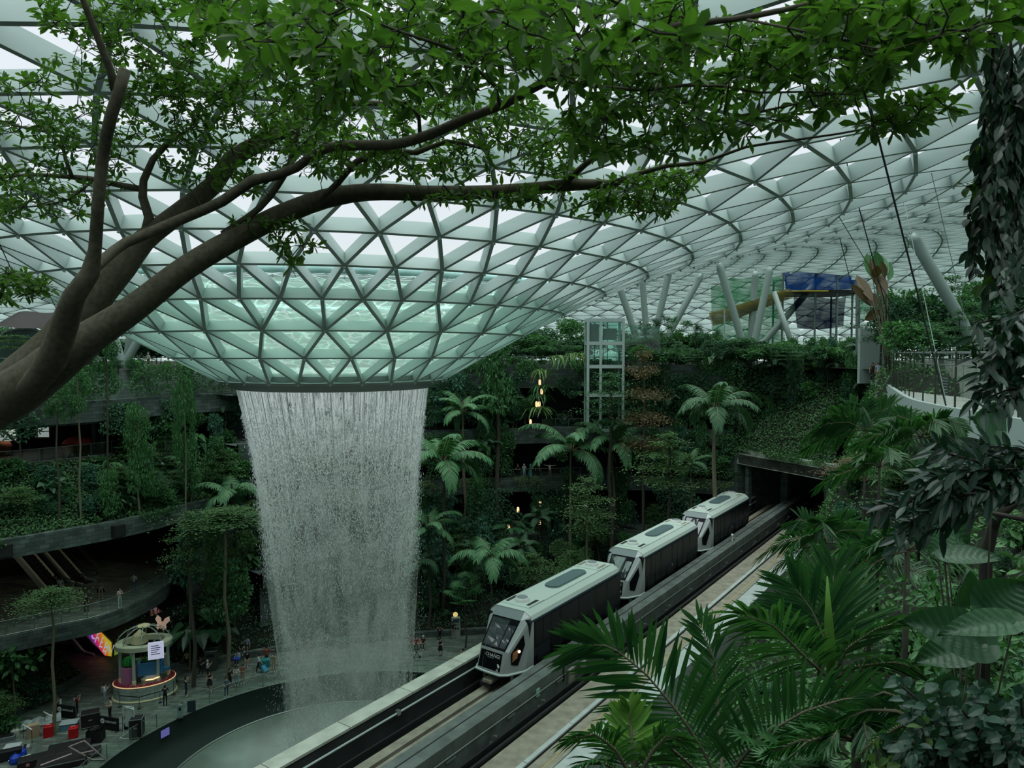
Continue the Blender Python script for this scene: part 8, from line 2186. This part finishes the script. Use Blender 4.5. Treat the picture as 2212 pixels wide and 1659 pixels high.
# fan palms
for px, py, Y, s, lab in ((1705, 1600, 8.0, 1.0, 'fan palm with round ribbed leaves at the bottom, right of the large palm'), (1740, 1655, 7.2, .8, 'second fan palm touching the bottom edge')):
 root, top = ground_root(px, py, Y); plant('fan2', root.x, root.y, root.z, top.z - root.z + .35 * s, 1.3 * s, 'leaf_palm_near', .03, top.z - root.z - .45 * s, lab)
# big heart leaves at the right
def ribbed_leaf(a, d, nrm, L, W, ribs=9):
 d = unit(np.array(d)); S = unit(np.cross(d, nrm)); N = np.cross(S, d); R, Cn = 40, 13; P = np.empty((R, Cn, 3))
 for i in range(R):
  t = i / (R - 1); w = .5 * W * max(0.0, (math.sin(PI * t ** .62)) ** .75) + .001
  for j in range(Cn):
   s = (j - 6) / 6.0; back = .16 * L * (abs(s) ** 1.5) * max(0, 1 - 3.2 * t)
   rib = .026 * L * math.sin(2 * PI * ribs * (t - .22 * abs(s))) * min(1, abs(s) * 3) * (1 - abs(s) ** 4)
   P[i, j] = a + d * (L * t - back) + S * (w * s) + N * (.16 * W * abs(s) ** 1.6 - .22 * L * t * t + rib)
 return P
def big_leaves(name, label, root, lv, mat, cat='plant', prof=heart, stem='trunk_dark'):
 r = empty(name, root, 0, label, cat); O = Vector(root); st_ = MB()
 for (bx, by_, tx, ty, Y, w, nx, nz) in lv:
  a = at_y(bx, by_, Y) - O; e2 = at_y(tx, ty, Y - .12) - O; d = e2 - a
  st_.tube([(0, 0, 0), tuple(a * .6 + Vector((0, .1, .1))), tuple(a)], [.010, .008, .006], 6)
  mesh_obj('leaf_blade', grid_mesh('leaf_blade', ribbed_leaf(np.array(a), d, np.array([nx, -.8, nz]), d.length * 1.05, w * 1.15 * Y / F_PX)), M[mat], r)
 st_.build('stem', M[stem], r, smooth=True)
 return r
root, top = ground_root(2130, 1560, 5.2)
big_leaves('heart_leaf_plant', 'plant with huge ribbed heart shaped leaves at the lower right', root, [
 (2120, 1390, 1978, 1335, 5.0, 100, .2, .6), (2190, 1345, 2050, 1350, 4.8, 60, .1, 1.2), (2130, 1320, 2212, 1260, 5.4, 90, -.2, .5), (2075, 1300, 2100, 1240, 5.6, 60, .2, .5), (2090, 1400, 1990, 1420, 5.2, 70, .1, .9), (2050, 1480, 1980, 1580, 5.0, 70, .3, .5)], 'leaf_big')
root, top = ground_root(2160, 1250, 6.5)
big_leaves('heart_leaf_plant', 'variegated heart leaved plant on the bare branch at the right', root, [
 (2015, 1115, 2095, 1170, 6.5, 75, -.2, .5), (2030, 1130, 2015, 1195, 6.3, 60, .1, .3), (2150, 1095, 2100, 1040, 6.6, 80, .2, .4), (2030, 1000, 1985, 1020, 7.0, 60, .2, .8), (2150, 930, 2110, 900, 5.5, 90, .1, .3), (2040, 1205, 2165, 1195, 6.0, 50, 0, 1.4), (2110, 1290, 2150, 1325, 6.0, 50, .1, .3)], 'leaf_big')
# bare crooked branch of that corner
root, _ = ground_root(2130, 1300, 6.6)
r = empty('crooked_tree', root, 0, 'small crooked bare tree trunk at the right edge above the heart leaves', 'tree')
tb = MB(); tb.tube([Vector((0, 0, 0)), at_y(2130, 1200, 6.6) - root, at_y(2150, 1120, 6.5) - root, at_y(2200, 1080, 6.4) - root, at_y(2260, 1065, 6.3) - root], [.06, .055, .045, .035, .03], 8)
tb.tube([at_y(2145, 1140, 6.5) - root, at_y(2185, 1060, 6.5) - root, at_y(2180, 980, 6.5) - root], [.04, .025, .015], 6)
tb.tube([at_y(2085, 1085, 6.5) - root, at_y(2140, 1108, 6.4) - root, at_y(2230, 1125, 6.2) - root], [.01, .02, .025], 6)
tb.build('trunk', M['bark_thin'], r, smooth=True)
# leafy sprays: stems with paired leaves
def sprays(name, label, root, specs, mat, leaf, ratio, cat='shrub', prof=lance, mats=None, pairs_px=26, stemr=.006, droop=.25, limp=.0):
 """specs: polylines of (px,py,Y)"""
 r = empty(name, root, 0, label, cat); O = Vector(root); st_ = MB(); Ps, Ds, Ns = [], [], []; g = np.random.default_rng(len(specs) * 7 + 3)
 for pl in specs:
  pts = [at_y(*p) - O for p in pl]; C = catmull([tuple(p) for p in pts], leaf * .42)
  st_.tube([tuple(c) for c in C[::2]] if len(C) > 4 else [tuple(c) for c in C], stemr, 5)
  for i in range(1, len(C)):
   t = C[i] - C[i - 1]; t /= np.linalg.norm(t) + 1e-9; s = np.cross(t, [g.normal(0, .3), -1, g.normal(0, .3)]); s /= np.linalg.norm(s) + 1e-9
   for sg in (1, -1):
    if g.random() < .12: continue
    Ps.append(C[i] + g.normal(0, .01, 3)); Ds.append(t * 1.0 + s * sg * (.6 + .4 * g.random()) + np.array([0, -.15, -limp]) + g.normal(0, .22, 3)); Ns.append(np.array([0, -.6, .8]) + g.normal(0, .35, 3))
 n = len(Ps); V, Fq = blades(np.array(Ps), np.array(Ds), np.array(Ns), leaf * (.7 + .5 * g.random(n)), leaf * ratio * np.ones(n), prof, rows=5, fold=.13, droop=droop)
 mesh_obj('foliage', np_mesh('foliage', V, Fq), M[mat], r); st_.build('stems', M['bark_thin'], r, smooth=True)
 return r
def wander(px0, py0, Y0, px1, py1, Y1, n, amp, g):
 return [(px0 + (px1 - px0) * t + (g.uniform(-amp, amp) if 0 < t else 0), py0 + (py1 - py0) * t + (g.uniform(-amp, amp) * .6 if 0 < t else 0), Y0 + (Y1 - Y0) * t) for t in np.linspace(0, 1, n)]
g = random.Random(5)
# hanging vine column, top right
sp1 = [wander(g.uniform(2125, 2250), g.uniform(60, 330), 3.4 + g.uniform(-.5, .6), g.uniform(2110, 2240), g.uniform(380, 640), 3.4 + g.uniform(-.5, .6), 5, 16, g) for _ in range(46)]
vroot = at_y(2190, 20, 3.4)
sprays('hanging_vine', 'dark leaved vine hanging down the right edge at the top', vroot, sp1 + [wander(2140, 380, 3.4, 2085, 480, 3.3, 4, 8, g), wander(2150, 470, 3.4, 2092, 560, 3.3, 4, 8, g), wander(2130, 300, 3.4, 2110, 385, 3.4, 4, 8, g)], 'leaf_vine', .066, .5, 'vine', limp=.7)
sprays('hanging_vine', 'fresh green vine tips beside the dark hanging vine', at_y(2170, 380, 3.3), [wander(2160, 380, 3.3, 2092, 405, 3.2, 4, 6, g), wander(2130, 360, 3.3, 2100, 320, 3.3, 4, 6, g), wander(2200, 560, 3.2, 2120, 610, 3.2, 4, 6, g)], 'leaf_canopy', .07, .5, 'vine')
# dark shrub with long leaves right of the bridge
sp2 = [wander(2230, g.uniform(640, 900), 4.2, g.uniform(2105, 2180), g.uniform(690, 900), 4.0 + g.uniform(-.4, .4), 5, 14, g) for _ in range(26)]
sp2 += [wander(2250, g.uniform(960, 1080), 4.2, g.uniform(1990, 2120), g.uniform(960, 1080), 4.2 + g.uniform(-.4, .4), 5, 14, g) for _ in range(30)]
sp2 += [wander(2120, g.uniform(1000, 1100), 4.3, g.uniform(1890, 2010), g.uniform(1080, 1180), 4.5 + g.uniform(-.4, .4), 5, 14, g) for _ in range(16)]
root, _ = ground_root(2360, 1200, 4.4)
sh_ = sprays('long_leaf_shrub', 'dark glossy shrub with long pointed leaves filling the right side', root, sp2, 'leaf_shrub_near', .135, .32, droop=.12)
O = sh_.location; tb = MB()
for px, py in ((2240, 760), (2245, 880), (2255, 1020)): tb.tube([(0, 0, 0), tuple(at_y(2320, py + 90, 4.4) - O), tuple(at_y(px, py, 4.3) - O)], [.014, .012, .008], 6)
tb.build('trunk', M['bark_thin'], sh_, smooth=True)
# lower right corner shrub
sp3 = [wander(g.uniform(2000, 2230), 1690, 3.6, g.uniform(1930, 2220), g.uniform(1480, 1620), 3.6 + g.uniform(-.4, .4), 5, 16, g) for _ in range(44)]
root, _ = ground_root(2110, 1700, 3.7)
sprays('corner_shrub', 'dark shrub with paired leaves in the bottom right corner', root, sp3, 'leaf_shrub_near', .095, .5, droop=.3)
sprays('corner_shrub', 'shoot with pale fresh leaves in the bottom right corner', at_y(2000, 1640, 3.4), [wander(2010, 1640, 3.4, 1990, 1570, 3.4, 4, 5, g), wander(1890, 1690, 3.5, 1890, 1620, 3.5, 4, 5, g), wander(1895, 1690, 3.5, 1915, 1640, 3.5, 4, 5, g)], 'leaf_lime', .085, .5)
sp4 = [wander(g.uniform(1990, 2200), g.uniform(1390, 1500), 7.5, g.uniform(1960, 2230), g.uniform(1230, 1480), 7.5 + g.uniform(-1, 1), 5, 20, g) for _ in range(40)]
root, _ = ground_root(2100, 1500, 7.6)
sprays('understorey_shrub', 'leafy understorey shrub between the heart leaves at the right', root, sp4, 'leaf_bush', .12, .4)
# more undergrowth rooted on the near slopes
for poly, n, mix, gr, sd in (([(1680, 1200), (2212, 1150), (2212, 1659), (1560, 1659), (1600, 1420)], 34, 'shrub', .42, 21), ([(1900, 960), (2212, 940), (2212, 1200), (1800, 1200)], 18, 'shrub', .7, 22), ([(1540, 1480), (1760, 1300), (1800, 1600), (1560, 1659)], 14, 'shrub', .5, 23)):
 fill(poly, n, mix, gr, sd, lim=.9)
carpet('slope_undergrowth', surf_points(near_slope, 9000, 9, .35), 'leaf_dark', 'dark undergrowth on the slope below the terrace', .16)
# ================================================================== THE NEAR TREE WHOSE BRANCHES CROSS THE PICTURE
# branches: polylines of (px, py, depth, width px)
BR_ = [
 ('trunk', [(-160, 1010, 4.6, 120), (-60, 905, 4.5, 112), (60, 830, 4.4, 100), (170, 745, 4.4, 78), (290, 665, 4.5, 60), (400, 580, 4.6, 52), (500, 520, 4.7, 47), (600, 468, 4.8, 44), (700, 430, 4.8, 42), (800, 415, 4.8, 36), (950, 418, 4.8, 33), (1100, 412, 4.7, 28), (1230, 400, 4.6, 25), (1330, 398, 4.5, 19)]),
 ('trunk', [(-60, 905, 4.6, 90), (40, 815, 4.6, 84), (130, 735, 4.7, 82), (200, 645, 4.8, 70), (265, 575, 4.9, 58), (310, 520, 5.0, 48), (400, 450, 5.1, 42), (460, 400, 5.2, 40), (500, 345, 5.2, 37), (560, 310, 5.3, 32), (620, 280, 5.3, 26), (680, 240, 5.3, 20), (760, 222, 5.3, 14), (840, 225, 5.3, 9)]),
 ('limb', [(60, 845, 4.2, 50), (110, 780, 4.1, 58), (140, 700, 4.0, 50), (160, 640, 3.9, 44), (195, 590, 3.9, 38), (205, 540, 3.9, 26), (212, 440, 3.8, 25), (222, 340, 3.8, 25), (240, 250, 3.7, 26), (258, 195, 3.7, 26), (270, 150, 3.7, 25)]),
 ('limb', [(248, 195, 3.7, 18), (238, 150, 3.7, 17), (215, 90, 3.6, 16), (195, 40, 3.6, 15), (172, -20, 3.5, 14)]),
 ('limb', [(190, 595, 4.0, 20), (225, 560, 4.2, 22), (270, 525, 4.4, 22), (330, 500, 4.5, 22), (400, 470, 4.6, 22), (480, 435, 4.6, 22), (545, 390, 4.6, 22), (600, 378, 4.6, 20), (640, 362, 4.5, 19), (700, 322, 4.4, 19), (760, 314, 4.2, 22), (850, 312, 4.0, 22), (930, 290, 3.8, 21), (1010, 255, 3.6, 19), (1090, 225, 3.4, 18), (1170, 180, 3.2, 18), (1230, 145, 3.1, 17), (1310, 105, 3.0, 17), (1400, 70, 2.9, 17), (1480, 52, 2.8, 15), (1580, 42, 2.8, 13), (1700, 20, 2.7, 11), (1830, -12, 2.7, 9)]),
 ('limb', [(480, 505, 4.7, 12), (560, 450, 4.7, 14), (600, 400, 4.7, 14), (625, 360, 4.7, 14), (640, 290, 4.6, 13), (645, 240, 4.6, 12), (636, 185, 4.6, 9)]),
 ('limb', [(690, 432, 4.7, 12), (730, 395, 4.6, 14), (770, 350, 4.5, 15), (830, 325, 4.3, 13), (900, 330, 4.2, 11), (965, 305, 4.2, 9), (1040, 320, 4.2, 7)]),
 ('limb', [(310, 525, 5.0, 22), (322, 470, 5.0, 20), (308, 425, 5.0, 18), (310, 390, 5.0, 16), (330, 345, 5.0, 14), (362, 310, 5.0, 11), (400, 285, 5.0, 7)]),
 ('limb', [(302, 408, 5.0, 13), (250, 398, 5.1, 12), (190, 386, 5.2, 12), (120, 380, 5.3, 9), (60, 378, 5.4, 7), (-20, 385, 5.5, 6)]),
 ('limb', [(156, 383, 5.2, 9), (142, 345, 5.2, 8), (135, 312, 5.2, 7), (100, 285, 5.2, 6), (50, 275, 5.3, 5), (-10, 258, 5.4, 4)]),
 ('limb', [(1215, 400, 4.6, 15), (1270, 350, 4.4, 13), (1310, 328, 4.3, 12), (1380, 308, 4.1, 10), (1440, 288, 4.0, 9), (1540, 262, 3.8, 7), (1650, 240, 3.6, 6), (1760, 215, 3.5, 4)]),
 ('limb', [(1325, 398, 4.5, 16), (1380, 375, 4.4, 11), (1440, 358, 4.3, 10), (1520, 350, 4.2, 7), (1610, 318, 4.0, 6), (1720, 302, 3.9, 5), (1850, 282, 3.8, 4), (1960, 250, 3.7, 3)]),
 ('limb', [(1200, 170, 3.1, 9), (1300, 188, 3.1, 8), (1400, 194, 3.1, 8), (1480, 184, 3.0, 7), (1560, 186, 3.0, 6), (1640, 200, 3.0, 5), (1740, 198, 2.9, 4), (1850, 205, 2.9, 3)]),
 ('limb', [(1080, 235, 3.4, 9), (1072, 190, 3.3, 8), (1020, 140, 3.2, 8), (985, 110, 3.1, 9), (900, 80, 2.9, 7), (830, 55, 2.7, 6), (760, 20, 2.6, 5), (690, -20, 2.5, 4)]),
 ('limb', [(985, 110, 3.1, 7), (998, 60, 2.9, 7), (1003, 10, 2.8, 6), (1010, -30, 2.7, 5)]),
 ('limb', [(1235, 140, 3.1, 8), (1255, 90, 3.0, 8), (1280, 40, 2.9, 8), (1320, 20, 2.8, 7), (1360, -20, 2.8, 6)]),
 ('limb', [(908, 300, 3.9, 9), (905, 250, 3.8, 8), (880, 225, 3.7, 6), (840, 200, 3.6, 5), (760, 205, 3.6, 5), (690, 175, 3.5, 4)]),
 ('limb', [(1600, 40, 2.8, 7), (1700, 60, 2.6, 5), (1800, 80, 2.5, 4), (1920, 110, 2.4, 4), (2040, 75, 2.3, 3), (2150, 45, 2.3, 3)]),
 ('limb', [(205, 385, 5.2, 6), (150, 430, 5.2, 5), (80, 445, 5.2, 4), (10, 450, 5.2, 3)]),
 ('limb', [(620, 470, 4.8, 5), (640, 500, 4.75, 4), (650, 530, 4.7, 3), (625, 560, 4.7, 2)]),
]
tree_root = Vector((-4.6, 3.4, 26.4))
tree = empty('spreading_tree', tree_root, 0, 'near tree whose long branches spread across the whole upper picture', 'tree')
# stem from the terrace floor up to the first pixels of the trunk
SK = []      # skeleton nodes for twigs: position, radius
for name, pl in BR_:
 pts = [np.array(at_y(x, y, Y) - tree_root) for x, y, Y, w in pl]; rad = [w / 2 * Y / F_PX for x, y, Y, w in pl]
 if name == 'trunk' and pl[0][0] < -100:
  pts = [np.array([0.0, 0.0, -.1]), np.array([.25, .1, .5])] + pts; rad = [.26, .24] + rad
 C = catmull([tuple(p) for p in pts], .09); k = len(pts)
 # radius along the curve by nearest control point fraction
 cum = np.r_[0, np.cumsum(np.linalg.norm(np.diff(np.array(pts), axis=0), axis=1))]; cc = np.r_[0, np.cumsum(np.linalg.norm(np.diff(C, axis=0), axis=1))]
 R = np.interp(cc / cc[-1] * cum[-1], cum, rad); gg = np.random.default_rng(len(SK) + 1)
 R = R * (1 + .05 * np.convolve(gg.normal(0, 1, len(R)), np.ones(3) / 3, 'same'))
 st_ = MB().tube([tuple(c) for c in C], list(R), 12 if R.max() > .02 else 7)
 # knots on the thick limbs
 if R.max() > .05:
  for j in range(6, len(C) - 4, 11):
   dd = rand_dirs(gg, 1)[0]; st_.tube([tuple(C[j] + dd * R[j] * .7), tuple(C[j] + dd * R[j] * 1.12)], [R[j] * .28, R[j] * .14], 6)
 st_.build(name, M['bark'], tree, smooth=True)
 for c, q in zip(C[::2], R[::2]): SK.append((c, q))
SKP = np.array([s[0] for s in SK])
# foliage regions: polygon, rosettes, depth range, leaf length (m)
REG = [
 ([(-20, 170), (120, 120), (260, 150), (300, 260), (270, 400), (180, 465), (-20, 490)], 330, (4.6, 5.6), .062),
 ([(60, -20), (480, -20), (560, 150), (470, 230), (340, 190), (180, 110), (100, 60)], 330, (4.4, 5.4), .066),
 ([(250, 180), (640, 150), (730, 330), (560, 330), (400, 330), (300, 300)], 330, (4.6, 5.4), .062),
 ([(560, 240), (1240, 205), (1240, 390), (780, 385), (640, 370)], 520, (4.0, 5.0), .06),
 ([(380, -20), (1500, -20), (1450, 170), (1200, 150), (1000, 200), (700, 265), (560, 175)], 560, (2.8, 4.2), .070),
 ([(1200, 120), (1800, 0), (2080, 30), (2050, 110), (1900, 200), (1650, 280), (1480, 330), (1240, 335)], 540, (2.8, 4.0), .074),
 ([(1700, -20), (2215, -20), (2215, 40), (2100, 110), (1850, 150), (1720, 90)], 130, (2.2, 3.0), .085),
 ([(1830, 270), (1920, 225), (2120, 185), (2030, 245), (1860, 300)], 36, (2.9, 3.4), .078),
 ([(860, 430), (1250, 400), (1560, 335), (1440, 465), (1330, 475), (1200, 445)], 210, (4.2, 4.8), .062),
 ([(600, 515), (690, 525), (630, 575), (595, 560)], 16, (4.6, 4.8), .07), ([(480, 470), (660, 480), (640, 510), (500, 500)], 24, (4.6, 4.9), .06),
 ([(-20, 575), (100, 600), (115, 640), (-20, 650)], 60, (4.6, 5.2), .065), ([(330, 330), (620, 330), (560, 420), (380, 400)], 70, (4.6, 5.2), .06),
 ([(380, 10), (900, 0), (760, 140), (560, 130)], 34, (1.9, 2.6), .078), ([(1000, 0), (1500, 0), (1500, 90), (1200, 110)], 40, (1.9, 2.6), .078),
 ([(620, 60), (1250, 30), (1250, 200), (700, 230)], 110, (2.4, 3.4), .075)]
def in_poly(poly, x, y):
 c = False; j = len(poly) - 1
 for i in range(len(poly)):
  if (poly[i][1] > y) != (poly[j][1] > y) and x < (poly[j][0] - poly[i][0]) * (y - poly[i][1]) / (poly[j][1] - poly[i][1]) + poly[i][0]: c = not c
  j = i
 return c
g = np.random.default_rng(42); twigs = MB(); LP, LD, LN, LL = [], [], [], []
ros = []
for poly, n, (d0, d1), ll in REG:
 xs = [p[0] for p in poly]; ys = [p[1] for p in poly]; c = 0
 while c < n:
  x, y = g.uniform(min(xs), max(xs)), g.uniform(min(ys), max(ys))
  if not in_poly(poly, x, y): continue
  # patchy density
  if math.sin(x * .021 + 1) * math.sin(y * .033 + x * .008) < -.35 and g.random() < .7: continue
  ros.append((np.array(at_y(x, y, g.uniform(d0, d1)) - tree_root), ll)); c += 1
NP = [SKP]; nodes = SKP
ros.sort(key=lambda t: float(np.min(((SKP - t[0]) ** 2).sum(1))))
nodes = list(SKP); NA = np.empty((len(SKP) + len(ros) * 3, 3)); NA[:len(SKP)] = SKP; cnt = len(SKP)
for p, ll in ros:
 d = ((NA[:cnt] - p) ** 2).sum(1); j = int(np.argmin(d)); a = NA[j]; L = math.sqrt(d[j])
 if L > .02:
  mid = (a + p) / 2 + g.normal(0, .10, 3) * L + np.array([0, 0, -.05 * L])
  twigs.tube([tuple(a), tuple(mid), tuple(p)], [.0035 + .003 * min(1, L), .0028 + .001 * min(1, L), .0018], 4, cap=False)
  NA[cnt] = mid; NA[cnt + 1] = p; cnt += 2
 k = int(g.integers(5, 9)); ax = unit((p - a)[None] + rand_dirs(g, 1) * .3 * L + np.array([[0, 0, .3 * L]]))[0]
 th = g.random() * 6.28 + np.arange(k) * 2.4
 s1 = np.cross(ax, [0.3, .2, 1]); s1 /= np.linalg.norm(s1) + 1e-9; s2 = np.cross(ax, s1)
 for q in th:
  dd = (s1 * math.cos(q) + s2 * math.sin(q)) * (.9 + .3 * g.random()) + ax * (.25 + .4 * g.random())
  dd[2] *= .7
  LP.append(p + g.normal(0, .008, 3)); LD.append(dd); LN.append(np.array([0, 0, 1.0]) + g.normal(0, .45, 3)); LL.append(ll * (.65 + .6 * g.random()))
LL = np.array(LL)
V, Fq = blades(np.array(LP), np.array(LD), np.array(LN), LL, LL * .46, ob, rows=5, fold=.12, droop=.12)
o = mesh_obj('foliage', np_mesh('foliage', V, Fq), M['leaf_canopy'], tree)
twigs.build('twigs', M['bark_thin'], tree, smooth=True)
# ================================================================== LABELS for the plants that share a look
LAND = [(713, 1100, 'the waterfall'), (1310, 800, 'the lift tower'), (1690, 1010, 'the tunnel mouth'), (1190, 1300, 'the leading train car'), (1410, 1190, 'the middle train car'), (1550, 1110, 'the last train car'), (312, 1440, 'the flower gazebo'), (230, 1290, 'the curved balcony'), (120, 945, 'the upper left gallery'), (180, 1160, 'the left slate band'), (2010, 880, 'the curved bridge'), (1880, 680, 'the pale pylon'), (1610, 660, 'the green net'), (1770, 620, 'the net platform'), (1200, 1060, 'the third level stone band'), (60, 690, 'the curved pavilion'), (1795, 1380, 'the upright spear palm'), (2100, 1370, 'the huge heart leaves'), (1560, 1600, 'the large near palm'), (275, 735, 'the white column fan')]
ORD = ['nearest', 'second', 'third', 'fourth', 'fifth', 'sixth', 'seventh', 'eighth', 'ninth', 'tenth', 'eleventh', 'twelfth', 'thirteenth', 'fourteenth', 'fifteenth', 'sixteenth', 'seventeenth', 'eighteenth', 'nineteenth', 'twentieth']
buckets = {}
for (r, ph, mat, px, py, lab, H, Wd) in PLANTS:
 if lab: continue
 x, y = px, py
 k = min(range(len(LAND)), key=lambda i: math.hypot(LAND[i][0] - x, (LAND[i][1] - y) * 1.2)); lx, ly, ln = LAND[k]
 dx, dy = x - lx, y - ly
 rel = ('right of' if dx > 0 else 'left of') if abs(dx) > abs(dy) else ('below' if dy > 0 else 'above')
 buckets.setdefault((COLW.get(mat, 'green'), r.name.split('.')[0], ph, rel, ln), []).append((math.hypot(dx, dy), r, ph))
for (cw, nm, ph, rel, ln), lst in buckets.items():
 lst.sort(key=lambda t: t[0])
 for i, (d_, r, _) in enumerate(lst):
  r['group'] = cw + ' ' + ph + 's ' + rel + ' ' + ln
  r['label'] = '%s %s %s %s' % (cw, ph, rel, ln) if len(lst) == 1 else '%s%s %s %s %s %s' % (ORD[min(i, 19)], '' if i == 0 else ' nearest', cw, ph, rel, ln)
